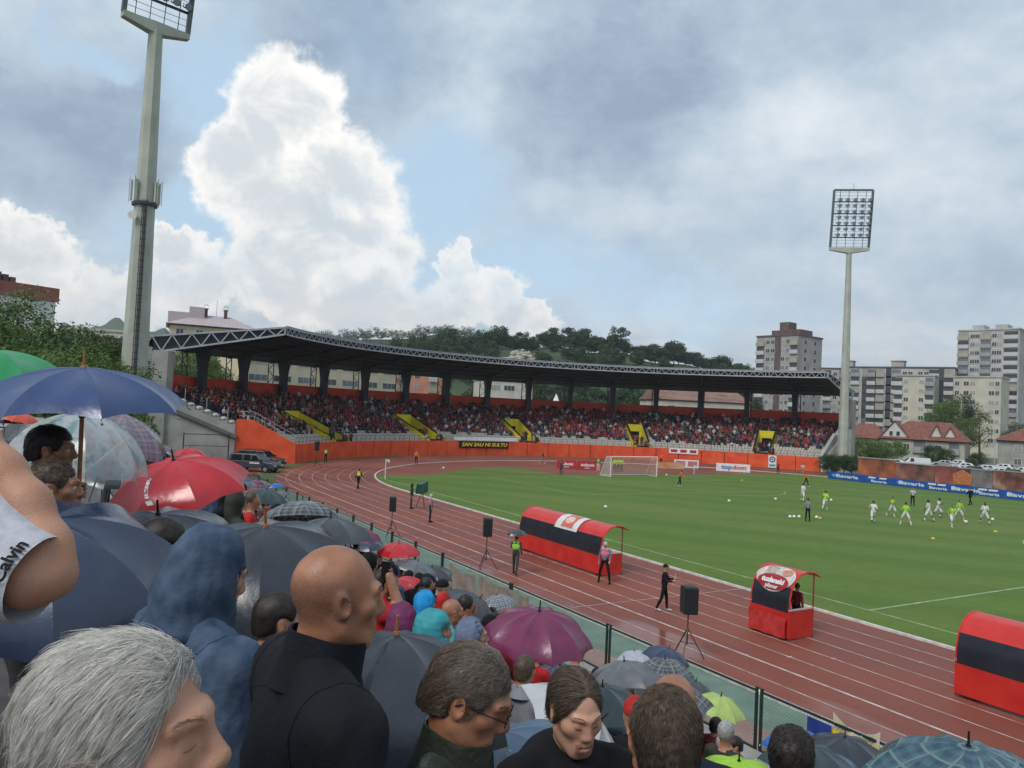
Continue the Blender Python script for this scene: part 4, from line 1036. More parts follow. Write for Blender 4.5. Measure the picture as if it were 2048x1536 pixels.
mb = MB(); D_ = 16*sW2; zr = zW2+.31; mb.add([(-.5, -.5*sW2, zr), (WW2+.5, -.5*sW2, zr), (WW2+.5, D_, zr), (-.5, D_, zr), (-.5, D_*.5, zr+3.0), (WW2+.5, D_*.5, zr+3.0)], [(0, 1, 5, 4), (1, 2, 5), (2, 3, 4, 5), (3, 0, 4), (3, 2, 1, 0)]); mb.build('roof', mat('rusty_roof', (.17, .085, .06), .8, scale=.4, col2=(.26, .16, .13)), oW2)
# white tent between columns
tt = empty('marquee', (*at(1092, 800, 190)[:2], 0)); 
for dx, hh in ((-4.5, 10.2), (2.5, 12.2)):
    mb = MB(); q = CR*dx; nseg = 8
    ring = [(q[0]+4.2*math.cos(2*math.pi*k/nseg), q[1]+4.2*math.sin(2*math.pi*k/nseg), 6.8) for k in range(nseg)]; mid = [(q[0]+1.6*math.cos(2*math.pi*k/nseg), q[1]+1.6*math.sin(2*math.pi*k/nseg), 8.6) for k in range(nseg)]; bot = [(x, y, 0) for x, y, _ in ring]
    mb.add(bot+ring+mid+[(q[0], q[1], hh)], [(k, (k+1) % nseg, nseg+(k+1) % nseg, nseg+k) for k in range(nseg)]+[(nseg+k, nseg+(k+1) % nseg, 2*nseg+(k+1) % nseg, 2*nseg+k) for k in range(nseg)]+[(2*nseg+k, 2*nseg+(k+1) % nseg, 3*nseg) for k in range(nseg)])
    mb.build('peak', mat('tent_white', (.75, .75, .74), .7, scale=2), tt)
tag(tt, 'white peaked marquee seen between the stand columns', 'marquee')
# ---- houses with red tiled roofs beyond the car park
M_TILE = mat('red_tiles', (.15, .052, .038), .8, scale=1.5, col2=(.23, .092, .068), bump=.3)
M_HOUSE = mat('house_grey', (.33, .31, .27), .8, scale=.6, col2=(.45, .43, .38), bump=.15, det=6)
hs = facade_box('house', 1762, 1932, 181, 171, 882, 11, M_HOUSE, 'grey two storey house with red tiled roof, gable and dormer beyond the parked cars', storeys=2, cols=((.10, 1.4, 'win'), (.33, 1.2, 'win'), (.48, 2.4, 'loggia'), (.70, 1.5, 'win'), (.88, 2.0, 'loggia')), h=3.0, hfirst=2.6, parapet=.25, roof=M_BROWN)
def hip_roof(o, W, zt, s, D, ridge=(.25, .75), rise=4.0, m=M_TILE, e=.7):
    mb = MB(); D_ = D*s; zr = zt+.26
    mb.add([(-e, -e*s, zr), (W+e, -e*s, zr), (W+e, D_+e*s, zr), (-e, D_+e*s, zr), (W*ridge[0], D_*.5, zr+rise), (W*ridge[1], D_*.5, zr+rise)], [(0, 1, 5, 4), (1, 2, 5), (2, 3, 4, 5), (3, 0, 4), (3, 2, 1, 0)]); return mb.build('roof', m, o)
oH, WH, zH, sH, _ = hs
rf = hip_roof(oH, WH, zH, sH, 11, (.30, .80), 4.2)
def gable(o, x0, x1, z0, zt, s, y, D, m, mr, win=True):
    mb = MB(); xm = (x0+x1)/2; yb = y+D*s
    mb.add([(x0, y, z0), (x1, y, z0), (xm, y, zt), (x0, yb, z0), (x1, yb, z0), (xm, yb, zt)], [(0, 1, 2), (3, 5, 4), (0, 3, 4, 1)]); g = mb.build('gable', m, o)
    mb = MB(); e = .35
    for xa, sg in ((x0, -1), (x1, 1)):
        dz = (zt-z0)/(x1-x0)*2*e; p = [(xa+sg*e, y-e*s, z0-dz+.12), (xm, y-e*s, zt+.12), (xm, yb, zt+.12), (xa+sg*e, yb, z0-dz+.12)]; mb.hexa(p+[(a, b, c+.14) for a, b, c in p])
    mb.build('gable_roof', mr, o)
    if win:
        for dx in (-.75, .75):
            m2 = MB(); y0, y1 = sorted((y-.06*s, y+.02*s)); xx = xm+dx; m2.box(xx-.45, xx+.45, y0, y1, z0+.5, z0+1.7, 0); y0, y1 = sorted((y-.08*s, y-.062*s)); m2.box(xx-.36, xx+.36, y0, y1, z0+.6, z0+1.6, 1); m2.build('gable_window', [M_FRAME, M_PANE], o)
M_PALE = mat('pale_render', (.50, .49, .46), .8, scale=.6, col2=(.60, .59, .56))
gable(oH, WH*.0, WH*.36, zH+.3, zH+4.2, sH, -.05*sH, 5, M_PALE, M_TILE)
gable(oH, WH*.60, WH*.74, zH+.9, zH+3.6, sH, .6*sH, 4, M_PALE, M_TILE, False); gable(oH, WH*.76, WH*.90, zH+.9, zH+3.2, sH, .6*sH, 4, M_PALE, M_TILE, False)
hs2 = facade_box('house', 1690, 1768, 191, 186, 878, 10, M_HOUSE, 'grey house with a low red hipped roof beside the right-hand end of the stand', storeys=2, cols=((.2, 1.4, 'win'), (.6, 2.2, 'loggia')), h=3, hfirst=2.6, parapet=.25, roof=M_BROWN)
hip_roof(hs2[0], hs2[1], hs2[2], hs2[3], 10, (.3, .7), 3.6)
hs3 = facade_box('house', 1998, 2140, 172, 160, 886, 10, mat('house_green_grey', (.27, .28, .24), .8, scale=.6, col2=(.36, .37, .33)), 'plain grey house with a red roof at the far side of the car park', storeys=2, cols=((.3, 1.6, 'win'), (.75, 1.6, 'win')), h=3, hfirst=2.4, parapet=.25, roof=M_BROWN)
hip_roof(hs3[0], hs3[1], hs3[2], hs3[3], 10, (.3, .7), 3.6)
# ---- trees placed one by one: (photo column, depth, kind, scale, label)
def plant(px, depth, key, s, label, sz=1.0, name='tree', dz=0.0, group=None):
    p = at(px, 800, depth); return tree(key, (p[0], p[1], dz), s, px*.7, label, group, name, sz)
plant(30, 62, 'spare', 1.25, 'tall thin tree with open airy crown before the white apartment house', 1.0)
for px, d, k, s, sz in ((-60, 58, 'near0', 1.15, 1), (75, 70, 'near1', 1.22, 1), (110, 58, 'dark', 1.1, 1), (165, 62, 'near0', 1.08, 1), (205, 70, 'dark', 1.0, 1), (5, 50, 'near1', .98, .95), (60, 47, 'near0', .80, .95), (135, 52, 'near1', .95, .95), (185, 55, 'bushm', 1.7, 1.15), (-30, 46, 'bushm', 1.9, 1.3), (100, 44, 'bushm', 1.6, 1.2), (185, 58, 'near1', .95, 1)):
    plant(px, d, k, s, 'leafy green tree in the thicket behind the left-hand umbrellas', sz, group='trees of the thicket on the left')
for px, d, k, s, sz in ((345, 130, 'dark', 1.15, 1.05), (400, 138, 'near0', 1.2, 1.1), (455, 140, 'dark', 1.0, 1.05), (500, 145, 'near1', .9, 1), (600, 150, 'dark', .75, 1), (380, 150, 'near1', 1.45, 1.1), (235, 98, 'dark', .9, 1)):
    plant(px, d, k, s, 'green tree growing behind the left part of the covered stand', sz, group='trees behind the stand on the left')
for px, d, k, s, sz in ((905, 190, 'near1', .95, .9), (945, 196, 'dark', .9, .85), (1080, 215, 'near0', 1.0, .9), (1150, 190, 'near1', .95, .85), (1195, 205, 'yell', 1.05, .95), (1250, 192, 'near0', .9, .85), (1290, 200, 'dark', .85, .9), (1345, 215, 'near1', 1.0, .9), (1440, 220, 'near0', .9, .9), (1130, 210, 'yell', 1.0, .9)):
    plant(px, d, k, s, 'green tree showing in the gap between the stand columns and its roof', sz, group='trees seen under the stand roof')
plant(1890, 215, 'near1', 1.25, 'broad green tree rising before the cream lower block', 1.12); plant(1920, 222, 'dark', 1.45, 'tall dark green tree behind the red roofed house', 1.15); plant(1830, 200, 'near0', .85, 'small round tree behind the ridge of the red roofed house', 1.0)
plant(1962, 196, 'yell', 1.15, 'pale yellowish thinly leaved tree between the two houses', 1.1); plant(1940, 190, 'spare', .95, 'loose green tree at the corner of the red roofed house', .95); plant(2040, 230, 'dark', 1.0, 'dark tree at the foot of the tall tower block')
for px, d, k, s in ((1722, 158, 'bushm', 1.35), (1758, 160, 'bushm', 1.2), (1790, 165, 'bushm', 1.25), (1868, 166, 'bush', 1.05), (1895, 166, 'bush', .9), (1960, 162, 'bush', .8), (1690, 140, 'bush', .85)):
    plant(px, d, k, s, 'dark green bush between the parked cars and the houses', group='bushes round the car park', name='bush')
for px, d in ((1660, 119, ), (1676, 119), (1692, 120), (1708, 121)):
    plant(px, d, 'bush', .72, 'low dark hedge bush at the foot of the stand end wall', group='hedge at the stand end', name='bush')
# street lamp by the second house
mb = MB(); p = at(1992, 800, 160); lp = empty('street_lamp', (p[0], p[1], 0)); mb.tube([(0, 0, 0), (0, 0, 8.2), (.5, 0, 9.0), (1.5, 0, 9.3)], [.09, .07, .06, .05], 6); mb.build('pole', M_TRUSS, lp); mb = MB(); mb.box(1.4, 2.1, -.14, .14, 9.2, 9.36); mb.build('lamp_head', M_TRUSS, lp); tag(lp, 'slim street lamp standing by the plain grey house', 'street lamp')
# ================================================================== PITCHSIDE: boards, goal, dugouts, speakers, vehicles
M_WHITE = mat('white_paint', (.66, .66, .65), .4, scale=3, col2=(.78, .78, .77))
def put_text(parent, txt, size, m, origin, xdir, stretch=1.0, bold=.01, shear=0.0, up=(0, 0, 1), depth=.006, name='lettering'):
    me = text_mesh(txt, size, m, depth, bold, shear); o = obj(name, me, parent)
    M = frame_mx(origin, xdir, up) @ Matrix.Diagonal((stretch, 1, 1, 1)); o.parent = parent
    o.matrix_parent_inverse = Matrix.LocRotScale(parent.location, parent.rotation_euler, parent.scale).inverted(); o.matrix_basis = M; return o
def board(A, B, h, thick, m, label, name='advert_board', z0=.05, frame=None, cat='board'):
    """upright board between two ground points; returns empty, left point, direction (as read from the front)"""
    A = np.array([A[0], A[1], 0.]); B = np.array([B[0], B[1], 0.]); o = empty(name, (A+B)/2); t = (B-A); W = np.linalg.norm(t); t /= W; n = np.array([t[1], -t[0], 0.])
    mb = MB(); q = [A-o_ for o_ in [np.array(o.location)]]
    a, b = A-np.array(o.location), B-np.array(o.location); up = np.array([0, 0, 1.])
    mb.hexa([a+n*thick/2+up*z0, b+n*thick/2+up*z0, b-n*thick/2+up*z0, a-n*thick/2+up*z0, a+n*thick/2+up*h, b+n*thick/2+up*h, b-n*thick/2+up*h, a-n*thick/2+up*h]); mb.build('panel', m, o)
    mb = MB()
    for f in (.08, .5, .92):
        c = a+(b-a)*f-n*thick; mb.bar(c+up*(h*.8), c-n*.45, .05); mb.bar(c-n*.45+up*.02, c+up*.02, .05)
    mb.build('prop', M_TRUSS, o)
    tag(o, label, cat); return o, t, n, W
M_BLUE = mat('board_blue', (.010, .075, .32), .4, scale=1, col2=(.014, .095, .38)); M_CYAN = mat('board_cyan', (.12, .42, .70), .4)
BX = 94.4+.0
BXL = float(gp(1656, 957)[0]); yb = [float(on_x(x, 950, BXL)[1]) for x in (1656, 1728, 1790, 1850, 1905, 1950, 2010, 2075)]
for k, (ya, yb_) in enumerate(zip(yb[:-1], yb[1:])):
    big = k % 2 == 0
    o, t, n, W = board((BXL, ya-.02), (BXL, yb_+.02), 1.02, .06, M_BLUE, 'blue advertising board with large white lettering along the far touchline' if big else 'blue advertising board with a small white word under pale marks along the far touchline')
    o['group'] = 'large lettered blue boards' if big else 'small lettered blue boards'
    c = np.array([BXL, (ya+yb_)/2, 0])
    if big:
        put_text(o, 'Bavaria', .62, M_WHITE, c+n*.045+t*.25+np.array([0, 0, .55]), t, 1.9, .012)
        mb = MB(); e = n*.045-t*W*.30
        for dz, hh in ((.62, .12), (.42, .16)): mb.hexa([e-t*.5+np.array([0, 0, dz]), e+t*.5+np.array([0, 0, dz]), e+t*.5-n*.005+np.array([0, 0, dz]), e-t*.5-n*.005+np.array([0, 0, dz]), e-t*.35+np.array([0, 0, dz+hh]), e+t*.35+np.array([0, 0, dz+hh]), e+t*.35-n*.005+np.array([0, 0, dz+hh]), e-t*.35-n*.005+np.array([0, 0, dz+hh])])
        mb.build('emblem', M_CYAN, o)
    else:
        put_text(o, 'Bavaria', .46, M_WHITE, c+n*.045+np.array([0, 0, .34]), t, 1.7, .008)
        mb = MB()
        for f in (-.24, .12):
            e = n*.045+t*W*f; mb.hexa([e-t*.5+np.array([0, 0, .70]), e+t*.5+np.array([0, 0, .70]), e+t*.5-n*.005+np.array([0, 0, .70]), e-t*.5-n*.005+np.array([0, 0, .70]), e-t*.4+np.array([0, 0, .90]), e+t*.6+np.array([0, 0, .90]), e+t*.6-n*.005+np.array([0, 0, .90]), e-t*.4-n*.005+np.array([0, 0, .90])])
        mb.build('emblem', M_WHITE, o)
M_BRED = mat('board_red', (.38, .018, .025), .45, scale=2, col2=(.46, .03, .035))
def simple_board(x0, y0, x1, y1, h, m, label, txt=None, tm=None, size=.6, st=1.3, bold=.012, second=None):
    A, B = gp(x0, y0), gp(x1, y1); o, t, n, W = board(A, B, h, .06, m, label); c = (A+B)/2
    if txt: put_text(o, txt, size, tm, np.array([c[0], c[1], h*.56])+n*.04, t, st, bold)
    if second: put_text(o, second, size*.5, tm, np.array([c[0], c[1], h*.22])+n*.04, t, st, .004)
    return o, t, n, W, c
for (x0, x1) in ((1113, 1153), (1154, 1196)):
    o, *_ = simple_board(x0, 936+(x0-1113)*.06, x1, 936+(x1-1113)*.06, 1.15, M_BRED, 'dark red advertising board with white lettering to the side of the goal', 'tuzlanski', M_WHITE, .55, .95, .015, 'pilsner'); o['group'] = 'dark red boards beside the goal'
simple_board(1312, 937, 1368, 939, 1.0, mat('board_orange', (.48, .22, .10), .5, scale=.8, col2=(.62, .38, .22)), 'orange and cream advertising board just beyond the goal')
o, t, n, W, c = simple_board(1348, 935, 1397, 937.5, 1.25, M_WHITE, 'white advertising board with two faded red fields beside the orange one')
for f in (-.24, .25):
    mb = MB(); e = t*W*f+n*.036; up = np.array([0, 0, 1.]); mb.hexa([e-t*W*.19+up*.25, e+t*W*.19+up*.25, e+t*W*.19-n*.004+up*.25, e-t*W*.19-n*.004+up*.25, e-t*W*.19+up*1.05, e+t*W*.19+up*1.05, e+t*W*.19-n*.004+up*1.05, e-t*W*.19-n*.004+up*1.05]); mb.build('faded_field', mat('faded_red', (.42, .14, .16), .5, scale=2, col2=(.50, .20, .22)), o)
o, t, n, W, c = simple_board(1432, 942, 1500, 946, 1.2, M_WHITE, 'white advertising board reading topdom in blue and red below the stand', None)
put_text(o, 'top', .85, mat('logo_blue', (.03, .14, .36), .5), np.array([c[0], c[1], .66])+n*.04-t*.92, t, 1.3, .025); put_text(o, 'dom', .85, mat('logo_red', (.62, .05, .05), .5), np.array([c[0], c[1], .66])+n*.04+t*.90, t, 1.3, .025)
# boards fixed to the wall
def wall_sign(x0, x1, z0, z1, m, label, name='wall_sign'):
    u0, u1 = u_for_px(x0, WR-.06, 1.5), u_for_px(x1, WR-.06, 1.5); a, b = np.array(sp(u0, WR-.07, z0)), np.array(sp(u1, WR-.07, z0)); o = empty(name, (a+b)/2); t = b-a; W = np.linalg.norm(t); t /= W; n = np.array([t[1], -t[0], 0]); up = np.array([0, 0, 1.]); H = z1-z0
    mb = MB(); q = lambda z: [-t*W/2+n*.03+up*z, t*W/2+n*.03+up*z, t*W/2-n*.03+up*z, -t*W/2-n*.03+up*z]; mb.hexa(q(0)+q(H)); mb.build('panel', m, o); tag(o, label, 'sign'); return o, t, n, W, (a+b)/2
o, t, n, W, c = wall_sign(1338, 1396, 1.45, 2.35, M_WHITE, 'white sign with three red fields high on the orange wall')
for f in (-.33, 0, .33):
    mb = MB(); e = t*W*f+n*.035; up = np.array([0, 0, 1.]); mb.hexa([e-t*W*.11+up*.2, e+t*W*.11+up*.2, e+t*W*.11-n*.004+up*.2, e-t*W*.11-n*.004+up*.2, e-t*W*.11+up*.7, e+t*W*.11+up*.7, e+t*W*.11-n*.004+up*.7, e-t*W*.11-n*.004+up*.7]); mb.build('red_field', M_BRED, o)
o, t, n, W, c = wall_sign(1537, 1553, .1, 2.1, M_WHITE, 'narrow upright white sign with a round dark crest on the orange wall')
mb = MB(); mb.tube([c-np.array(o.location)+np.array([0, 0, 1.35])+n*.032, c-np.array(o.location)+np.array([0, 0, 1.35])+n*.05], [.5, .5], 18); mb.build('crest_ring', mat('crest_blue', (.02, .07, .13), .5), o)
mb = MB(); mb.tube([np.array([0, 0, 1.35])+n*.051, np.array([0, 0, 1.35])+n*.06], [.30, .30], 18); mb.build('crest_disc', M_WHITE, o)
mb = MB(); mb.tube([np.array([0, 0, 1.35])+n*.061, np.array([0, 0, 1.35])+n*.07], [.16, .16], 12); mb.build('crest_heart', mat('crest_blue', (0, 0, 0)), o)
mb = MB(); e = n*.034; up = np.array([0, 0, 1.]); mb.hexa([e-t*.5+up*.2, e+t*.5+up*.2, e+t*.5-n*.003+up*.2, e-t*.5-n*.003+up*.2, e-t*.5+up*.55, e+t*.5+up*.55, e+t*.5-n*.003+up*.55, e-t*.5-n*.003+up*.55]); mb.build('stripe', mat('crest_teal', (.05, .32, .38), .5), o)
# ---- goal
gl, gr = gp(1222, 954), gp(1312, 953); GX0, GX1, GY = float(gl[0]), float(gr[0]), float((gl[1]+gr[1])/2)
gc = (GX0+GX1)/2; GX0, GX1 = gc-3.66, gc+3.66
goal = tag(empty('goal', (gc, GY, 0)), 'white football goal with a pale net in front of the orange wall', 'goal'); M_GOAL = mat('goal_white', (.74, .72, .70), .4)
for sx in (-3.66, 3.66): mb = MB(); mb.tube([(sx, 0, 0), (sx, 0, 2.44)], .065, 8); mb.build('post', M_GOAL, goal)
mb = MB(); mb.tube([(-3.72, 0, 2.44), (3.72, 0, 2.44)], .065, 8); mb.build('crossbar', M_GOAL, goal)
mb = MB()
for sx in (-3.66, 3.66): mb.tube([(sx, 0, 2.44), (sx, .9, 2.40), (sx, 2.1, .05)], .035, 6); mb.tube([(sx, 0, .04), (sx, 2.1, .04)], .035, 6)
mb.tube([(-3.66, 2.1, .04), (3.66, 2.1, .04)], .045, 6); mb.build('net_frame', M_GOAL, goal)
mb = MB(); s = .16
def net(P0, P1, P2, P3, nu, nv, w=.011):
    P0, P1, P2, P3 = map(lambda p: np.array(p, float), (P0, P1, P2, P3)); f = lambda u, v: (P0*(1-u)+P1*u)*(1-v)+(P3*(1-u)+P2*u)*v
    for i in range(nu+1): mb.bar(f(i/nu, 0), f(i/nu, 1), w)
    for j in range(nv+1): mb.bar(f(0, j/nv), f(1, j/nv), w)
net((-3.66, .9, 2.4), (3.66, .9, 2.4), (3.66, 2.1, .05), (-3.66, 2.1, .05), 46, 16); net((-3.66, 0, 2.44), (3.66, 0, 2.44), (3.66, .9, 2.4), (-3.66, .9, 2.4), 46, 6)
for sx in (-3.66, 3.66): net((sx, 0, .05), (sx, 2.1, .05), (sx, .9, 2.4), (sx, 0, 2.44), 13, 15)
mb.build('net', M_GOAL, goal)
# ---- dugouts: curved red / black / red shells
M_DRED = mat('dugout_red', (.50, .022, .018), .33, scale=1.5, col2=(.60, .035, .026), coat=.15); M_DBLK = mat('dugout_black', (.014, .016, .024), .35, scale=1.5, col2=(.022, .026, .036), coat=.15)
def dugout(x_near, y0, y1, label, depth=1.25, H=2.25):
    """shell along Y, closed curved back towards the near stand, open to the pitch"""
    o = empty('dugout', (x_near, y0, 0)); L_ = y1-y0
    prof = [(0, .10), (0, .55), (.0, .93), (.02, 1.35), (.125, 1.77), (.28, 2.0), (.55, 2.2), (.90, 2.27), (1.25, 2.22), (1.60, 2.06)]
    def strip(i0, i1, name, m, e=0.0):
        mb = MB(); pr = []
        for k in range(i0, i1):
            (xa, za), (xb, zb) = prof[k], prof[k+1]
            for f in np.linspace(0, 1, 4)[:-1]: pr.append((xa+(xb-xa)*f, za+(zb-za)*f))
        pr.append(prof[i1]); ys = np.linspace(0, L_, 8)
        mb.grid([[(x, y, z) for y in ys] for x, z in pr]); mb.grid([[(x+.03, y, z-.02) for y in ys] for x, z in pr[::-1]])
        return mb.build(name, m, o, smooth=True)
    strip(0, 2, 'lower_panel', M_DRED); strip(2, 4, 'middle_panel', M_DBLK); strip(4, 9, 'roof_panel', M_DRED)
    # end panels
    for y in (0.0, L_):
        mb = MB(); yy = (y-.02, y+.02)
        for k in range(len(prof)-4):
            (xa, za), (xb, zb) = prof[k], prof[k+1]
        mb.box(.0, 1.25, yy[0], yy[1], .05, 1.0); mb.build('end_panel', M_DRED, o)
        mb = MB(); mb.tube([(1.25, y, 0), (1.25, y, 2.2)], .03, 6); mb.build('front_post', mat('dugout_post', (.20, .05, .04), .5), o)
        mb = MB(); mb.tube([(p[0]+.01, y, p[1]) for p in prof], .03, 6); mb.build('end_rib', M_DRED, o)
        mb = MB(); mb.box(-.01, 1.27, yy[0]-.01, yy[1]+.01, 1.001, 1.05); mb.build('end_coping', mat('dugout_coping', (.55, .45, .42), .5), o)
    mb = MB(); mb.box(.15, .55, .15, L_-.15, .40, .46); mb.box(.18, .5, .4, .5, 0, .40); mb.box(.18, .5, L_-.5, L_-.4, 0, .40); mb.build('bench', M_DBLK, o)
    tag(o, label, 'dugout'); return o, L_, prof
dx = 23.8*.925
d1, L1, PRF = dugout(dx, 30.7*.925-.1, 38.3*.925, 'long red and black curved dugout with a white poster on its roof')
d2, L2, _ = dugout(dx, 19.2*.925, 21.0*.925, 'short red and black dugout with a large brewery badge on its back')
d3, L3, _ = dugout(24.1*.925-.1, 13.2*.925-7.6, 13.2*.925, 'plain red and black dugout without poster or badge at the near end of the track')
def on_prof(f):                                          # point at arc fraction f of the dugout profile
    P = np.array(PRF); s = np.r_[0, np.cumsum(np.linalg.norm(np.diff(P, axis=0), axis=1))]; t = f*s[-1]
    return np.interp(t, s, P[:, 0]), np.interp(t, s, P[:, 1])
def wrapped(o, pts, m, name, L_, off=.02, grid=None):
    """flat shape (y, f) laid on the curved shell"""
    mb = MB(); V = []
    for y, f in pts:
        x, z = on_prof(f); x2, z2 = on_prof(min(1, f+.01)); tx, tz = x2-x, z2-z; l = math.hypot(tx, tz)+1e-9; V.append((x-tz/l*off, y, z+tx/l*off))
    return V
def wrap_poly(o, outline, m, name, off):
    """fan-tessellated outline with inner rings so that it follows the curve"""
    c = np.mean(outline, 0); rings = [[tuple(c+(np.array(p)-c)*s) for p in outline] for s in (1, .75, .5, .25)]
    n = len(outline); V = []
    for rg in rings: V += wrapped(o, rg, m, name, 0, off)
    V += wrapped(o, [tuple(c)], m, name, 0, off)
    Fc = [(r*n+i, r*n+(i+1) % n, (r+1)*n+(i+1) % n, (r+1)*n+i) for r in range(3) for i in range(n)]+[(3*n+i, 3*n+(i+1) % n, 4*n) for i in range(n)]
    mb = MB(); mb.add(V, Fc); return mb.build(name, m, o, smooth=True)
def rect(y0, y1, f0, f1, n=8): return [(y0+(y1-y0)*i/n, f0) for i in range(n)]+[(y1, f0+(f1-f0)*i/n) for i in range(n)]+[(y1-(y1-y0)*i/n, f1) for i in range(n)]+[(y0, f1-(f1-f0)*i/n) for i in range(n)]
def ell_(y, f, ry, rf, n=28): return [(y+ry*math.cos(2*math.pi*i/n), f+rf*math.sin(2*math.pi*i/n)) for i in range(n)]
def mid_y(o, px, py): return None
M_POSTER = mat('poster_white', (.56, .55, .53), .5, scale=3, col2=(.68, .67, .65))
yc = L1*.42
wrap_poly(d1, rect(yc-.95, yc+.95, .47, .80), M_POSTER, 'poster', .035)
wrap_poly(d1, rect(yc-.50, yc+.45, .50, .77), mat('poster_red', (.50, .09, .06), .5, scale=4, col2=(.62, .18, .13)), 'poster_print', .045)
wrap_poly(d1, ell_(yc+.0, .63, .32, .07), mat('poster_pale', (.62, .38, .33), .5, scale=6, col2=(.70, .55, .50)), 'poster_mark', .055)
wrap_poly(d2, [(L2*.5+.74*math.cos(t)*(1+.10*math.cos(2*t)), .58+.165*math.sin(t)) for t in np.linspace(0, 2*math.pi, 32)[:-1]], mat('badge_silver', (.46, .43, .39), .35, scale=6, col2=(.62, .59, .54)), 'badge_rim', .035)
wrap_poly(d2, [(L2*.5+.66*math.cos(t), .515+.085*math.sin(t)) for t in np.linspace(0, 2*math.pi, 32)[:-1]], mat('badge_red', (.26, .012, .018), .4, scale=5, col2=(.36, .03, .03)), 'badge_field', .047)
wrap_poly(d2, rect(L2*.5+.08, L2*.5+.50, .60, .71, 5), mat('badge_sepia', (.30, .25, .20), .5, scale=9, col2=(.48, .42, .36)), 'badge_picture', .047)
wrap_poly(d2, ell_(L2*.5-.38, .645, .22, .05, 14), mat('badge_copper', (.42, .16, .10), .5, scale=9, col2=(.55, .28, .20)), 'badge_picture', .047)
def wrap_text(o, txt, size, m, y, f, off, st=1.0, bold=.01):
    me = text_mesh(txt, size, m, .002, bold); P = np.array(PRF); LT = np.linalg.norm(np.diff(P, axis=0), axis=1).sum()
    for v in me.vertices:                                 # text x runs towards -Y when read from the near side
        yy, ff = y-v.co.x*st, f+v.co.y/LT; (a, b, c_), = wrapped(o, [(yy, ff)], None, '', 0, off+v.co.z); v.co = (a, b, c_)
    return obj('lettering', me, o)
wrap_text(d2, 'tuzlanski', .26, M_WHITE, L2*.5, .525, .055, 1.05, .012); wrap_text(d2, 'pilsner', .19, M_WHITE, L2*.5, .468, .055, 1.05, .006)
# crumpled red sheet tied over the short dugout's foot
mb = MB(); mb.grid([[(-.06-.07*abs(math.sin(y*5.1+z*3))-.05*(1.1-z), y, z) for y in np.linspace(.02, L2-.02, 22)] for z in np.linspace(.08, .78, 7)]); sh = mb.build('tied_sheet', mat('red_sheet', (.40, .02, .022), .28, scale=3, col2=(.55, .05, .05), coat=.4), d2, smooth=True)
# ---- loudspeakers on tripods
M_SPK = mat('speaker_black', (.010, .012, .013), .45, scale=10, col2=(.018, .020, .022)); M_STEEL = mat('stand_steel', (.05, .03, .03), .5, scale=5)
def speaker(px, py, h_pole, label, box=(.42, .36, .72), cover=False, z=0.0):
    p = gp(px, py, z); o = empty('loudspeaker', (p[0], p[1], z), R_(70)); w, d, h = box
    mb = MB(); q = lambda z_, a, b, dd: [(-a/2, -dd/2, z_), (a/2, -dd/2, z_), (b/2, dd/2, z_), (-b/2, dd/2, z_)]
    mb.hexa(q(h_pole, w*.86, w*.62, d*.9)+q(h_pole+h*.06, w, w*.72, d)); mb.hexa(q(h_pole+h*.0601, w, w*.72, d)+q(h_pole+h*.94, w, w*.72, d)); mb.hexa(q(h_pole+h*.9401, w, w*.72, d)+q(h_pole+h, w*.86, w*.62, d*.9)); mb.build('cabinet', M_SPK, o)
    mb = MB(); mb.box(-w*.42, w*.42, -d/2-.012, -d/2-.002, h_pole+h*.08, h_pole+h*.92); mb.build('grille', mat('speaker_grille', (.02, .022, .023), .6, scale=40), o)
    mb = MB(); mb.tube([(0, 0, .45), (0, 0, h_pole)], .022, 6); mb.build('pole', M_STEEL, o)
    for k in range(3):
        a = k*2.094+.4; mb = MB(); mb.bar((0, 0, .95), (math.cos(a)*.55, math.sin(a)*.55, .02), .03); mb.bar((0, 0, .5), (math.cos(a)*.3, math.sin(a)*.3, .46), .02); mb.build('leg', M_STEEL, o)
    tag(o, label, 'loudspeaker'); return o
speaker(782, 1075, 1.45, 'black loudspeaker on a tripod between the fence and the television camera', (.42, .36, .85)); speaker(971, 1140, 1.55, 'black loudspeaker on a tripod by the steward holding an umbrella', (.46, .38, .86)); speaker(1373, 1318, 1.40, 'large black loudspeaker on a tripod beside the man in black', (.50, .42, .84)); speaker(632, 935, 1.9, 'small black loudspeaker on a tripod on the bend below the orange wall', (.6, .5, 1.1))
# ---- corner flag, balls, cones
def corner_flag(px, py, label, h=1.5):
    p = gp(px, py); o = empty('corner_flag', (p[0], p[1], 0)); mb = MB(); mb.tube([(0, 0, 0), (0, 0, h)], .045, 6); mb.build('pole', M_WHITE, o); mb = MB(); mb.grid([[(0, .0, h), (.22, .03, h-.02), (.42, -.02, h-.12)], [(0, .0, h-.30), (.2, .04, h-.3), (.40, -.02, h-.36)]]); mb.build('flag', M_WHITE, o); tag(o, label, 'flag')
corner_flag(770, 958, 'white corner flag pole at the grass corner inside the bend', 2.0); corner_flag(1388, 948, 'thin white marker pole by the red and white board', 1.2)
M_BALL = mat('ball_white', (.70, .70, .68), .4, scale=14, col2=(.80, .80, .78)); mb = MB(); mb.ball((0, 0, .13), .13, 12, 8); BALL = mb.mesh('football', M_BALL, True)
BL = [(1211, 1017, 'beside the dugout roof in open grass'), (887, 938, 'on the red surface below the bend'), (1458, 1005, ''), (1551, 1001, ''), (1662, 1003, ''), (1580, 1037, ''), (1588, 1037, ''), (1598, 1037, ''), (1633, 1038, ''), (1932, 1047, ''), (1877, 1015, ''), (1333, 952, ''), (1985, 1042, '')]
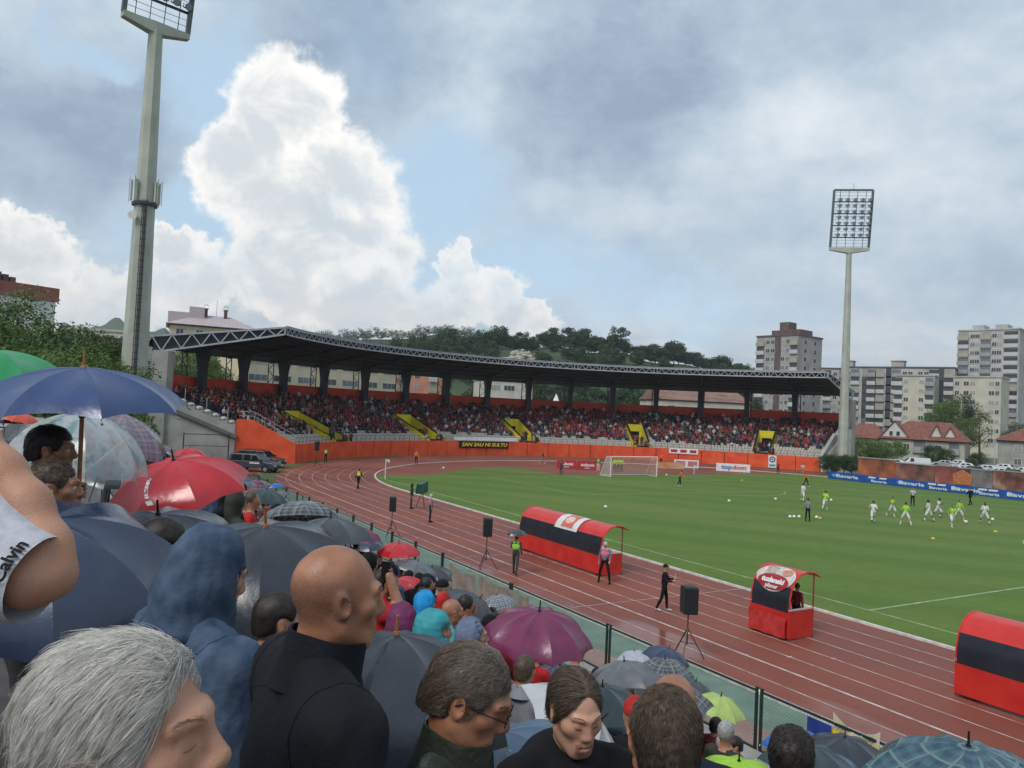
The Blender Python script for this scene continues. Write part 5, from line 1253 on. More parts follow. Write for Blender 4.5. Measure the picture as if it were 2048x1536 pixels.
for i, (x, y, w) in enumerate(BL):
    p = gp(x, y); o = obj('football', BALL, None, (p[0], p[1], .012)); tag(o, ('white football lying '+w) if w else 'white football lying on the pitch among the warming up players', 'football', None if w else 'footballs among the players')
mb = MB(); mb.tube([(0, 0, .0), (0, 0, .04), (0, 0, .12)], [.14, .12, .04], 12); CONE = mb.mesh('marker_cone', mat('cone_yellow', (.70, .42, .03), .5))
for x, y in ((1640, 1037), (1866, 1078), (1991, 1064), (1484, 961)): p = gp(x, y); tag(obj('marker_cone', CONE, None, (p[0], p[1], .013)), 'small yellow training cone on the grass', 'cone', 'yellow cones on the pitch')
# ---- television camera on tripod under a green cover
p = gp(843, 1016); o = empty('television_camera', (p[0], p[1], 0), .6); 
for k in range(3): a = k*2.094; mb = MB(); mb.bar((0, 0, 1.2), (.42*math.cos(a), .42*math.sin(a), 0), .05); mb.build('tripod_leg', mat('tripod_wood', (.20, .05, .04), .5), o)
mb = MB(); mb.hexa([(-.45, -.30, 1.05), (.40, -.25, 1.15), (.40, .25, 1.15), (-.45, .30, 1.05), (-.50, -.2, 1.75), (.42, -.2, 1.95), (.42, .2, 1.95), (-.5, .2, 1.75)]); mb.build('rain_cover', mat('green_cover', (.012, .06, .045), .4, scale=3, col2=(.02, .085, .06)), o); tag(o, 'television camera under a dark green rain cover on a red tripod', 'camera')
# ---- vehicles
M_TYRE = mat('tyre', (.015, .015, .016), .8, scale=10); M_RIM = mat('rim', (.42, .43, .44), .3, metal=.7, scale=5); M_CGLASS = mat('car_glass', (.012, .015, .018), .06, scale=1, spec=.6)
mb = MB(); mb.tube([(0, -.11, 0), (0, -.10, 0), (0, .10, 0), (0, .11, 0)], [.30, .345, .345, .30], 18, 0); WHEEL = mb.mesh('wheel', M_TYRE, True)
mb = MB(); mb.tube([(0, -.125, 0), (0, .125, 0)], [.20, .20], 12, 0); RIM = mb.mesh('rim', M_RIM)
def vehicle(name, loc, heading, paint, kind, label, group=None, s=1.0):
    """x forward, y left; built from a lofted side profile with a narrower cabin"""
    o = empty(name, loc, heading); o.scale = (s, s, s)
    L_, W_, zb, zs = {'pickup': (5.2, 1.9, .42, 1.08), 'car': (4.2, 1.72, .32, .95), 'van': (5.2, 2.0, .38, 1.15)}[kind]
    h = L_/2; w = W_/2
    if kind == 'pickup': body = [(-h, .55), (-h, 1.08), (-.9, 1.10), (1.1, 1.10), (1.5, 1.12), (h-.25, .98), (h, .80), (h, .50)]; cab = [(-2.45, 1.09), (-2.40, 1.76), (-.2, 1.80), (.55, 1.76), (1.35, 1.11)]; wx = (-1.55, 1.65); glass = [(-2.2, -1.0), (-.85, -.05), (.05, .85)]
    elif kind == 'car': body = [(-h, .50), (-h, .90), (-1.5, .98), (1.0, .98), (h-.3, .80), (h, .62), (h, .42)]; cab = [(-1.85, .97), (-1.35, 1.42), (.25, 1.45), (1.15, .97)]; wx = (-1.3, 1.35); glass = [(-1.15, -.35), (-.25, .55)]
    else: body = [(-h, .50), (-h, 1.18), (1.2, 1.18), (h-.45, 1.12), (h, .85), (h, .48)]; cab = [(-h+.03, 1.17), (-h+.12, 2.0), (1.0, 2.02), (1.95, 1.15)]; wx = (-1.6, 1.65); glass = [(-2.2, -1.1), (-1.0, .1), (.3, 1.05)] if name != 'delivery_van' else [(.35, 1.1)]
    def loft(pts, w0, w1, zlo, zhi, name, m):
        mb = MB(); n = len(pts); f = lambda z: w0+(w1-w0)*max(0, min(1, (z-zlo)/(zhi-zlo+1e-9)))
        Lf = [(x, f(z), z) for x, z in pts]; Rt = [(x, -f(z), z) for x, z in pts]
        bl = [(pts[0][0], w0*.97, pts[0][1])]; V = Lf+Rt; Fc = [tuple(range(n))[::-1], tuple(range(n, 2*n))]+[(i, (i+1) % n, n+(i+1) % n, n+i) for i in range(n)]
        mb.add(V, Fc); ob = mb.build(name, m, o); bv = ob.modifiers.new('bevel', 'BEVEL'); bv.width = .06; bv.segments = 2; bv.limit_method = 'ANGLE'; bv.angle_limit = .5; return ob
    loft(body+[(h-.1, zb), (-h+.1, zb)], w, w, 0, 1, 'body', paint); loft(cab, w*.96, w*.80, cab[0][1], cab[1][1], 'cabin', paint)
    ztop = max(p[1] for p in cab); z0 = cab[0][1]
    for a, b in glass:
        for sy in (-1, 1):
            mb = MB(); f = lambda z: (w*.96+(w*.80-w*.96)*(z-z0)/(ztop-z0)+.006)*sy; zz = (z0+.06, ztop-.12); k = .25 if b > .3 and kind != 'van' else .08
            mb.add([(a+.02, f(zz[0]), zz[0]), (b, f(zz[0]), zz[0]), (b-k*1.2, f(zz[1]), zz[1]), (a+.10, f(zz[1]), zz[1])], [(0, 1, 2, 3)]); mb.build('side_window', M_CGLASS, o)
    fx = cab[-1]; tx = cab[-2]; rx = cab[0]; rt = cab[1]
    for nm, (xa, za), (xb, zb_), e in (('windscreen', fx, tx, .012), ('rear_window', rx, rt, -.012)):
        mb = MB(); l = lambda t: (xa+(xb-xa)*t+e, za+(zb_-za)*t+.012); y0, y1 = w*.84, w*.72; (x0, z0_), (x1, z1_) = l(.12), l(.88); mb.add([(x0, -y0, z0_), (x0, y0, z0_), (x1, y1, z1_), (x1, -y1, z1_)], [(0, 1, 2, 3)]); mb.build(nm, M_CGLASS, o)
    for x in wx:
        for sy in (-1, 1):
            wo = obj('wheel', WHEEL, o, (x, sy*(w-.10), .345)); obj('rim', RIM, wo)
            mb = MB(); mb.tube([(x, sy*(w-.22), .40), (x, sy*(w+.004), .40)], [.43, .43], 16); mb.build('wheel_arch', M_TYRE, o)
    for sy in (-1, 1):
        mb = MB(); mb.box(h-.10, h+.015, sy*w*.72-.17, sy*w*.72+.17, .66, .80); mb.build('headlight', mat('headlight', (.6, .6, .58), .15), o)
        mb = MB(); mb.box(-h-.012, -h+.05, sy*w*.86-.09, sy*w*.86+.09, .70, .98); mb.build('tail_light', mat('tail_light', (.35, .02, .02), .2), o)
    mb = MB(); mb.box(h-.06, h+.03, -w*.95, w*.95, .42, .56); mb.box(-h-.03, -h+.06, -w*.95, w*.95, .42, .56); mb.build('bumper', M_SPK if kind != 'car' else paint, o)
    if kind == 'pickup':
        mb = MB()
        for sy in (-1, 1): mb.box(1.05, 1.22, sy*(w+.06)-.10, sy*(w+.06)+.10, 1.14, 1.32); mb.bar((-2.3, sy*.62, 1.86), (.3, sy*.62, 1.86), .04)
        mb.build('mirror', M_SPK, o)
        mb = MB(); mb.box(-.1, 1.0, -w-.012, -w-.006, .86, .98); mb.build('door_decal', M_WHITE, o)
    tag(o, label, {'pickup': 'pickup', 'car': 'car', 'van': 'van'}[kind], group); return o
M_PGREY = mat('paint_grey', (.060, .070, .082), .35, metal=.3, scale=2, coat=.25, var=.05); M_PDARK = mat('paint_dark', (.03, .034, .038), .35, metal=.2, scale=2, coat=.25, var=.05); M_PWHITE = mat('paint_white', (.62, .63, .62), .3, scale=2, coat=.5, var=.04); M_PSILV = mat('paint_silver', (.40, .42, .43), .3, metal=.5, scale=2, coat=.5, var=.05)
a, b = gp(488, 940), gp(541, 946); hd = math.atan2(b[1]-a[1], b[0]-a[0]); c = (a+b)/2
hd = math.radians(-42)
vehicle('pickup_truck', (c[0]-.2, c[1]+.2, 0), hd, M_PGREY, 'pickup', 'grey double cab pickup with white door lettering parked on the end of the track')
c2 = gp(528, 934); vehicle('pickup_truck', (c2[0]-.3, c2[1]+.3, 0), hd, M_PDARK, 'pickup', 'darker grey pickup parked behind the first one against the orange wing wall')
cars = [(1748, 926, 'van', M_PWHITE, 'white minibus with side windows parked behind the graffiti wall', 'minibus'), (1830, 936, 'van', M_PWHITE, 'white windowless delivery van parked behind the graffiti wall', 'delivery_van'), (1786, 933, 'car', M_PWHITE, 'white car parked between the minibus and the delivery van', 'parked_car'), (1885, 934, 'car', M_PSILV, 'silver car parked beside the white delivery van', 'parked_car'), (1712, 922, 'car', M_PSILV, 'silver car parked under the bushes at the end of the stand', 'parked_car')]
for x, y, kd, pm, lb, nm in cars: p = gp(x, y); vehicle(nm, (p[0], p[1], 0), R_(135) if kd == 'van' else R_(130), pm, kd, lb)
for i, (x, y) in enumerate(((1905, 945), (1925, 940), (1945, 948), (1915, 934), (1990, 952), (2022, 955), (2046, 950), (1968, 945), (1935, 931), (2005, 942))):
    p = gp(x, y); vehicle('parked_car', (p[0], p[1], 0), R_(100+37*(i % 3)), M_PWHITE if i % 3 < 2 else M_PDARK, 'car', ('white' if i % 3 < 2 else 'dark grey')+' car in the crowded part of the car park behind the wall', ('white' if i % 3 < 2 else 'dark')+' cars in the car park')
# ---- graffiti wall behind the far boards
def graffiti(name, c1, c2, c3, sc):
    m = bpy.data.materials.new(name); m.use_nodes = True; N, L = m.node_tree.nodes, m.node_tree.links; b = N['Principled BSDF']; tc = N.new('ShaderNodeTexCoord'); v = N.new('ShaderNodeTexVoronoi'); v.inputs['Scale'].default_value = sc; n = N.new('ShaderNodeTexNoise'); n.inputs['Scale'].default_value = sc*.8; n.inputs['Detail'].default_value = 6
    L.new(tc.outputs['Object'], v.inputs['Vector']); L.new(tc.outputs['Object'], n.inputs['Vector']); r1 = N.new('ShaderNodeValToRGB'); L.new(n.outputs['Fac'], r1.inputs[0]); e = r1.color_ramp.elements; e[0].position = .35; e[0].color = (*c1, 1); e[1].position = .68; e[1].color = (*c3, 1); q = e.new(.52); q.color = (*c2, 1)
    L.new(r1.outputs[0], b.inputs['Base Color']); b.inputs['Roughness'].default_value = .8; return m
GW = BXL+9.0; gy = [float(on_x(x, 940, GW)[1]) for x in (1716, 1790, 1870, 1915, 1940, 1985, 2070, 2160)]
gws = [('rusty orange', graffiti('graffiti_orange', (.10, .045, .03), (.30, .09, .04), (.42, .16, .05), .55), 2.9), ('dark mottled', graffiti('graffiti_dark', (.05, .03, .03), (.19, .085, .06), (.30, .15, .11), .6), 2.6), ('brick red', graffiti('graffiti_brick', (.18, .05, .04), (.27, .09, .065), (.35, .2, .16), .7), 2.7), ('dark green grey', graffiti('graffiti_green', (.025, .035, .033), (.045, .06, .055), (.09, .10, .09), .5), 2.6), ('grey stained', graffiti('graffiti_grey', (.10, .10, .09), (.19, .19, .17), (.30, .29, .26), .6), 2.6), ('brown scribbled', graffiti('graffiti_brown', (.08, .035, .03), (.20, .09, .06), (.33, .25, .18), .9), 2.7), ('dull brown', graffiti('graffiti_dull', (.08, .05, .04), (.15, .10, .08), (.2, .15, .12), .6), 2.6)]
for (ya, yb2), (w, m, hh) in zip(zip(gy[:-1], gy[1:]), gws):
    mb = MB(); o = empty('painted_wall', (GW, (ya+yb2)/2, 0)); hl = (ya-yb2)/2-.03; mb.box(0, .3, -hl, hl, -.05, hh); mb.build('wall', m, o); mb = MB(); mb.box(-.05, .35, -hl, hl, hh+.003, hh+.14); mb.build('coping', M_CONC2, o); tag(o, w+' painted length of the wall behind the blue boards', 'wall')
mb = MB(); o = empty('shield_panel', (GW-.1, float(on_x(1926, 960, GW)[1]), .5)); mb.add([(-.06, y, z) for y, z in ((-1.1, 0), (1.1, 0), (1.3, 1.3), (0, 2.0), (-1.3, 1.3))], [(0, 1, 2, 3, 4)]); mb.build('shield', mat('shield_orange', (.35, .12, .05), .7, scale=3, col2=(.5, .2, .08)), o); tag(o, 'orange brown shield shape painted on the dark green part of the wall', 'wall painting')
# ================================================================== PEOPLE (signed-distance figures)
def cloth(name, c, var=.18, rough=.8): return mat('cloth_'+name, c, rough, var=var, scale=9, bump=.10, bscale=30, spec=.25)
C_ = {'black': (.006, .0065, .008), 'navy': (.008, .012, .024), 'white': (.62, .62, .61), 'red': (.42, .02, .022), 'lime': (.30, .62, .06), 'grey': (.22, .23, .25), 'lgrey': (.42, .43, .46), 'pink': (.62, .16, .22), 'orange': (.70, .14, .03), 'green': (.02, .05, .035), 'blue': (.04, .12, .38), 'cyan': (.02, .28, .62), 'teal': (.05, .30, .34), 'plum': (.16, .035, .10), 'slate': (.13, .16, .25), 'denim': (.045, .08, .15), 'brown': (.10, .05, .03), 'olive': (.035, .042, .030), 'yellow': (.65, .60, .05), 'dgrey': (.05, .052, .056), 'maroon': (.16, .015, .02)}
def CL(k): return cloth(k, C_[k])
M_SKIN = mat('skin', (.37, .180, .112), .50, scale=14, col2=(.46, .240, .158), bump=.16, spec=.35, bscale=260, det=8); M_SKIND = mat('skin_dark', (.09, .045, .03), .5, scale=14, col2=(.13, .07, .045)); M_SKINT = mat('skin_tanned', (.28, .120, .068), .42, scale=11, col2=(.38, .180, .108), bump=.16, spec=.42, bscale=260, det=8)
def hairm(k): return {'dark': mat('hair_dark', (.010, .008, .007), .55, scale=60, col2=(.03, .022, .018)), 'brown': mat('hair_brown', (.045, .028, .018), .55, scale=60, col2=(.10, .065, .045)), 'grey': mat('hair_grey', (.20, .19, .18), .55, scale=60, col2=(.42, .41, .40)), 'salt': mat('hair_salt', (.06, .05, .045), .55, scale=50, col2=(.22, .20, .18))}[k]
def rot2(v, a): c, s = math.cos(a), math.sin(a); return np.array([v[0], v[1]*c-v[2]*s, v[1]*s+v[2]*c])
def figure(h=1.78, legs=((0, 0), (0, 0)), arms=((0, 5), (0, 5)), lean=0.0, spread=.10, res=.026, bald=False, hood=False, cap=False, sleeves=True, shorts=False, vest=False, head_yaw=0.0, coat=False):
    """one continuous standing figure facing +Y.  legs: (thigh forward deg, knee bend deg); arms: (swing forward deg, elbow bend deg)
    material slots: 0 skin 1 hair/hat 2 top 3 bottom 4 shoes 5 vest/sock"""
    k = h/1.78; P = []
    up = lambda p: np.array(p, float)*k
    L = R_(lean)
    def tl(p):                                            # torso lean about the hips
        p = np.array(p, float)-np.array([0, 0, .94]); return (rot2(p, -L)+np.array([0, 0, .94]))*k
    P.append((s_ell(tl((0, 0, 1.0)), np.array([.150, .105, .13])*k), 3)); P.append((s_cap(tl((0, 0, 1.05)), tl((0, .0, 1.12)), .125*k), 2)); P.append((s_ell(tl((0, .0, 1.27)), np.array([.175, .115, .20])*k), 2))
    P.append((s_cap(tl((-.145, 0, 1.42)), tl((.145, 0, 1.42)), .062*k), 2)); P.append((s_cap(tl((0, 0, 1.42)), tl((0, .01, 1.53)), .055*k), 0))
    if vest: P.append((s_ell(tl((0, 0, 1.25)), np.array([.186, .128, .20])*k), 5)); P.append((s_cap(tl((-.11, 0, 1.43)), tl((.11, 0, 1.43)), .068*k), 5))
    if coat: P.append((s_cap(tl((0, 0, 1.1)), tl((0, 0, .72)), .165*k, .185*k), 2))
    hd = tl((0, .02, 1.645)); P.append((s_ell(hd+np.array([0, .005, -.01])*k, np.array([.072, .092, .118])*k), 0)); P.append((s_cap(hd+np.array([0, .085, -.005])*k, hd+np.array([0, .10, -.03])*k, .014*k), 0))
    if hood: P.append((s_ell(hd+np.array([0, -.025, .012])*k, np.array([.098, .108, .135])*k), 1)); P.append((s_cap(hd+np.array([0, -.05, -.1])*k, hd+np.array([0, -.04, -.16])*k, .085*k), 1))
    elif cap: P.append((s_ell(hd+np.array([0, -.01, .045])*k, np.array([.082, .10, .085])*k), 1)); P.append((s_cap(hd+np.array([-.04, .12, .03])*k, hd+np.array([.04, .12, .03])*k, .016*k), 1))
    elif not bald: P.append((s_ell(hd+np.array([0, -.018, .028])*k, np.array([.080, .093, .102])*k), 1))
    for s, (th, kn) in zip((-1, 1), legs):
        hip = up((s*.085, 0, .92)); kd = rot2(np.array([s*spread*.3, 0, -.44]), R_(th)); knee = hip+kd*k; sd_ = rot2(np.array([s*spread*.15, 0, -.43]), R_(th-kn)); ank = knee+sd_*k
        m_up, m_lo = 3, (5 if shorts else 3)
        P.append((s_cap(hip, knee, .085*k, .060*k), m_up)); P.append((s_cap(knee, knee+(ank-knee)*.45, .058*k if not shorts else .05*k, .055*k), 0 if shorts else 3)); P.append((s_cap(knee+(ank-knee)*.4, ank, .054*k, .042*k), m_lo))
        if shorts: P.append((s_cap(hip, hip+(knee-hip)*.75, .10*k, .095*k), 3))
        fd = rot2(np.array([0, .16, -.03]), R_((th-kn)*.5)); P.append((s_cap(ank+np.array([0, -.02, -.04])*k, ank+(fd+np.array([0, 0, -.015]))*k, .045*k, .035*k), 4))
    for s, (sw, el) in zip((-1, 1), arms):
        sh = tl((s*.185, 0, 1.41)); d1_ = rot2(np.array([s*.07, 0, -.28]), R_(sw)); e_ = sh+d1_*k; d2_ = rot2(np.array([s*.01, 0, -.25]), R_(sw+el)); w_ = e_+d2_*k; d3 = d2_/np.linalg.norm(d2_)
        P.append((s_cap(sh, e_, .056*k, .045*k), 2)); P.append((s_cap(e_, w_, .043*k, .032*k), 2 if sleeves else 0)); P.append((s_cap(w_, w_+d3*.07*k, .034*k, .032*k), 0)); P.append((s_cap(w_+d3*.07*k, w_+d3*.15*k, .028*k, .018*k), 0)); P.append((s_cap(w_+d3*.03*k, w_+d3*.08*k+np.array([-s*.035, .02, 0])*k, .016*k, .013*k), 0))
    lo = min(p[0].lo[2] for p in P); ms = sdf_mesh('person', P, res, [], k=.035*k); 
    return ms, lo
FIG = {}
def person(px, py, phi, key, mats, label, group=None, res=.026, z=0.0, loc=None, **kw):
    """standing person with feet at a photo pixel; phi 0 = facing away from the camera, 90 = to the right"""
    fk = repr((key, sorted(kw.items()), res))
    if fk not in FIG: FIG[fk] = figure(res=res, **kw)
    me, lo = FIG[fk]; mi = np.zeros(len(me.polygons), np.int32); me.polygons.foreach_get('material_index', mi); me = me.copy()
    for m in mats: me.materials.append(m)
    me.polygons.foreach_set('material_index', mi)
    p = gp(px, py, z) if loc is None else np.array(loc); o = obj('person', me, None, (p[0], p[1], p[2]-lo-.0)); o.rotation_euler = (0, 0, -(YAW+R_(phi)))
    tag(o, label, 'person', group); return o
SK, SD = M_SKIN, M_SKIND
def outfit(top, bottom, shoes='white', hair='dark', skin=None, vest=None): return [skin or SK, hairm(hair) if hair in ('dark', 'brown', 'grey', 'salt') else CL(hair), CL(top), CL(bottom), CL(shoes), CL(vest or 'white')]
run1 = dict(legs=((35, 60), (-25, 20)), arms=((-35, 60), (40, 70)), lean=8, shorts=True, sleeves=False); run2 = dict(legs=((-20, 45), (30, 25)), arms=((35, 70), (-30, 60)), lean=6, shorts=True, sleeves=False); wide = dict(legs=((18, 12), (-16, 10)), arms=((12, 25), (-8, 30)), lean=4, shorts=True, sleeves=False, spread=.5)
stand_ = dict(legs=((2, 2), (-3, 2)), arms=((5, 18), (-4, 12))); walk = dict(legs=((22, 12), (-18, 22)), arms=((-15, 20), (20, 30)), lean=3)
# players warming up
PL = [(1605, 1003, 60, wide, 'white', 'white shirt walking beside the ball rows'), (1746, 1046, 20, run2, 'white', 'white kit jogging away from the rest'), (1857, 1043, -40, wide, 'white', 'white kit at the edge of the passing group'), (1876, 1035, 150, run1, 'white', 'white kit striding with the ball at his feet'), (1969, 1048, 200, wide, 'white', 'white kit standing apart beyond the passing group')]
for x, y, ph, kw, c, w in PL: person(x, y, ph, 'pl', outfit('white', 'white', 'dgrey', 'dark', SD if x > 1850 else SK, 'white'), 'player in '+w, **kw)
GLs = [(1650, 1021, 30, run2, 'lime bib and white shorts running alone near the row of balls'), (1784, 1033, 160, run1, 'lime bib and white shorts turning towards the near touchline'), (1811, 1050, 10, wide, 'lime bib and white shorts seen from behind'), (1904, 1054, 185, run2, 'lime bib and white shorts crossing in front of the group'), (1918, 1042, 170, wide, 'lime bib and white shorts waiting behind the group')]
for x, y, ph, kw, w in GLs: person(x, y, ph, 'gl', outfit('lime', 'white', 'white', 'dark', None, 'white'), 'player in '+w, **kw)
person(1615, 1043, 10, 'co', outfit('grey', 'black', 'black', 'dark'), 'coach in grey top and black trousers standing by the row of balls', **stand_)
person(1825, 1012, 190, 'co2', outfit('lgrey', 'black', 'black', 'dark'), 'coach in pale grey top with folded arms beyond the players', legs=((2, 2), (-3, 2)), arms=((25, 95), (25, 95)))
person(1940, 1010, 250, 'co3', outfit('black', 'black', 'black', 'dark'), 'person in black walking along the blue boards', **walk)
person(1359, 972, 100, 'gk', outfit('orange', 'black', 'white', 'dark'), 'goalkeeper in orange top and black trousers leaning forward on the grass', legs=((14, 18), (-8, 12)), arms=((30, 45), (30, 45)), lean=18)
person(1612, 973, 120, 'gk2', outfit('orange', 'black', 'white', 'brown'), 'player in orange top with a ball near the blue boards', **walk)
person(1605, 951, 30, 'lt', outfit('lgrey', 'orange', 'white', 'brown', SK), 'small figure in pale top at the corner of the red surface', **stand_)
person(1322, 930, 180, 'st', outfit('orange', 'black', 'black', 'dark'), 'steward in orange standing behind the boards beyond the goal', **stand_)
person(1556, 947, 180, 'st2', outfit('red', 'black', 'black', 'dark'), 'steward in red beside the narrow crest sign on the wall', **stand_)
for x, w in ((1229, 'nearest the post'), (1236, 'between two others'), (1243, 'farthest from the post')): person(x, 943.5, 170, 'nv', outfit('yellow', 'dgrey', 'black', 'dark', None, 'lime'), 'steward in a lime vest behind the goal net, '+w, vest=True, **stand_)
person(1196, 942, 175, 'nv2', outfit('dgrey', 'white', 'white', 'dark', None, 'lime'), 'steward in a lime vest and pale trousers at the end of the red boards', vest=True, **stand_)
person(1122, 950, 15, 'ph', outfit('dgrey', 'green', 'black', 'dark'), 'person in dark clothes with raised arms before the dark red boards', legs=((3, 2), (-3, 2)), arms=((80, 70), (80, 70)))
person(1085, 927, 100, 'wk', outfit('black', 'grey', 'white', 'dark'), 'person in black jacket and grey trousers walking below the orange wall', **walk)
person(832, 929, 175, 'yo', outfit('orange', 'black', 'black', 'brown', None, 'orange'), 'steward in an orange vest on the track below the wall', vest=True, **stand_)
person(651, 926, 180, 'gv', outfit('dgrey', 'black', 'black', 'dark', None, 'lime'), 'steward in a lime vest on the verge below the orange wall', vest=True, **stand_)
person(716, 978, 20, 'gv2', outfit('black', 'black', 'black', 'dark', None, 'yellow'), 'steward in black with a yellow vest walking on the bend', vest=True, **walk)
# track side, larger
person(822, 1017, 80, 'cm', outfit('green', 'dgrey', 'black', 'dark'), 'camera operator in dark green rain clothes beside the television camera', res=.022, hood=True, **stand_)
person(860, 1044, 75, 'pv', outfit('slate', 'black', 'black', 'lgrey', None, 'pink'), 'steward with grey hood and pink vest standing on the lanes by the camera', res=.022, hood=True, vest=True, **stand_)
person(1208, 1166, 200, 'pv2', outfit('slate', 'black', 'black', 'lgrey', None, 'pink'), 'steward with grey hood and pink vest at the open end of the long dugout', res=.020, hood=True, vest=True, legs=((6, 3), (-6, 3)), arms=((10, 40), (-6, 15)), spread=.4)
pu = person(1030, 1149, 15, 'vu', outfit('dgrey', 'dgrey', 'black', 'dark', None, 'lime'), 'steward in a lime vest walking along the lanes under a grey umbrella', res=.020, vest=True, legs=((18, 8), (-14, 20)), arms=((40, 85), (-10, 20)))
mb_ = person(1327, 1222, 110, 'mb', outfit('black', 'black', 'lgrey', 'black'), 'man in black tracksuit and cap reading a paper on the lanes', res=.018, cap=True, legs=((10, 6), (-10, 14)), arms=((25, 75), (22, 80)))
hp = np.array(mb_.location)+np.array([0, 0, 1.16]); mb = MB(); fw = np.array([math.sin(YAW+R_(110)), math.cos(YAW+R_(110)), 0]); rt = np.array([fw[1], -fw[0], 0]); q = fw*.34
mb.hexa([q-rt*.12, q+rt*.12, q+rt*.12+fw*.006, q-rt*.12+fw*.006, q-rt*.12+np.array([0, 0, .27])+fw*.06, q+rt*.12+np.array([0, 0, .27])+fw*.06, q+rt*.12+np.array([0, 0, .27])+fw*.066, q-rt*.12+np.array([0, 0, .27])+fw*.066]); tag(mb.build('paper_sheet', M_WHITE, None, loc=hp), 'white sheet of paper held by the man in black on the track', 'paper')
d2p = np.array([d2.location[0]+.95, d2.location[1]+.45, 0.0]); person(0, 0, 60, 'rd', outfit('maroon', 'black', 'black', 'dark', None, 'lime'), 'person in a dark red jacket standing inside the short dugout', res=.022, loc=d2p, **stand_)
# ================================================================== UMBRELLAS
def fabric(name, c1, c2=None, kind='plain', rough=.42, tr=.12, stripe=None, scale=1.0):
    """wet umbrella cloth; kinds: plain, plaid, floral, dots.  UV: metres across a gore / metres from the tip"""
    if 'fab_'+name in MATS: return MATS['fab_'+name]
    m = bpy.data.materials.new('fab_'+name); m.use_nodes = True; MATS['fab_'+name] = m; N, L = m.node_tree.nodes, m.node_tree.links; b = N['Principled BSDF']
    uv = N.new('ShaderNodeUVMap'); tc = N.new('ShaderNodeTexCoord'); c2 = c2 or tuple(min(1, v*1.25) for v in c1)
    def noise(s, d=4, src=None):
        n = N.new('ShaderNodeTexNoise'); n.inputs['Scale'].default_value = s; n.inputs['Detail'].default_value = d; L.new(src or tc.outputs['Object'], n.inputs['Vector']); return n.outputs['Fac']
    def rng(v, a, b_, c=0., d=1.):
        r = N.new('ShaderNodeMapRange'); L.new(v, r.inputs[0]); r.inputs[1].default_value = a; r.inputs[2].default_value = b_; r.inputs[3].default_value = c; r.inputs[4].default_value = d; return r.outputs[0]
    def mix(f, a, b_):
        x = N.new('ShaderNodeMix'); x.data_type = 'RGBA'
        if isinstance(f, float): x.inputs[0].default_value = f
        else: L.new(f, x.inputs[0])
        for s, v in ((6, a), (7, b_)):
            if isinstance(v, tuple): x.inputs[s].default_value = (*v, 1)
            else: L.new(v, x.inputs[s])
        return x.outputs[2]
    def math_(op, a, b_=None):
        x = N.new('ShaderNodeMath'); x.operation = op
        for i, v in enumerate((a, b_)):
            if v is None: continue
            if isinstance(v, (int, float)): x.inputs[i].default_value = v
            else: L.new(v, x.inputs[i])
        return x.outputs[0]
    sp_ = N.new('ShaderNodeSeparateXYZ'); L.new(uv.outputs[0], sp_.inputs[0]); U, V = sp_.outputs[0], sp_.outputs[1]
    if kind == 'plain': col = mix(rng(noise(7), .3, .7), c1, c2)
    elif kind == 'plaid':
        bu = rng(math_('SINE', math_('MULTIPLY', U, 70*scale)), -.1, .2); bv = rng(math_('SINE', math_('MULTIPLY', V, 70*scale)), -.1, .2); col = mix(math_('MULTIPLY', math_('ADD', bu, bv), .5), c1, c2)
        th = math_('MAXIMUM', rng(math_('SINE', math_('MULTIPLY', U, 35*scale)), .93, .97), rng(math_('SINE', math_('MULTIPLY', V, 35*scale)), .93, .97)); col = mix(math_('MULTIPLY', th, .7), col, stripe or c2)
    elif kind == 'dots':
        v = N.new('ShaderNodeTexVoronoi'); v.inputs['Scale'].default_value = 38; v.inputs['Randomness'].default_value = .2; L.new(uv.outputs[0], v.inputs['Vector']); col = mix(rng(v.outputs['Distance'], .25, .35), c2, c1)
    else:
        n1 = N.new('ShaderNodeTexNoise'); n1.inputs['Scale'].default_value = 8; n1.inputs['Detail'].default_value = 3; L.new(tc.outputs['Object'], n1.inputs['Vector']); r = N.new('ShaderNodeValToRGB'); L.new(n1.outputs['Fac'], r.inputs[0]); e = r.color_ramp.elements; e[0].position = .36; e[0].color = (.20, .42, .42, 1); e[1].position = .72; e[1].color = (.50, .25, .30, 1)
        for p, c in ((.43, (.55, .62, .64)), (.52, (.60, .64, .68)), (.60, (.55, .50, .48)), (.66, (.42, .55, .52))): q = e.new(p); q.color = (*c, 1)
        col = r.outputs[0]
    L.new(col, b.inputs['Base Color']); b.inputs['Specular IOR Level'].default_value = .75
    wet = noise(3.2, 5); L.new(rng(wet, .35, .65, rough-.22, rough-.02), b.inputs['Roughness'])
    dr = N.new('ShaderNodeTexVoronoi'); dr.inputs['Scale'].default_value = 55; L.new(tc.outputs['Object'], dr.inputs['Vector'])
    wr = noise(26, 2); hgt = math_('ADD', math_('MULTIPLY', rng(dr.outputs['Distance'], .16, .02), .5), math_('MULTIPLY', wr, .6))
    bp = N.new('ShaderNodeBump'); bp.inputs['Strength'].default_value = .22; bp.inputs['Distance'].default_value = .01; L.new(hgt, bp.inputs['Height']); L.new(bp.outputs[0], b.inputs['Normal'])
    t = N.new('ShaderNodeBsdfTranslucent'); L.new(col, t.inputs[0]); ms = N.new('ShaderNodeMixShader'); ms.inputs[0].default_value = tr; L.new(b.outputs[0], ms.inputs[1]); L.new(t.outputs[0], ms.inputs[2]); last = ms.outputs[0]
    if kind == 'floral':
        tp = N.new('ShaderNodeBsdfTransparent'); m2 = N.new('ShaderNodeMixShader'); m2.inputs[0].default_value = .42; L.new(last, m2.inputs[1]); L.new(tp.outputs[0], m2.inputs[2]); last = m2.outputs[0]
    L.new(last, N['Material Output'].inputs[0]); return m
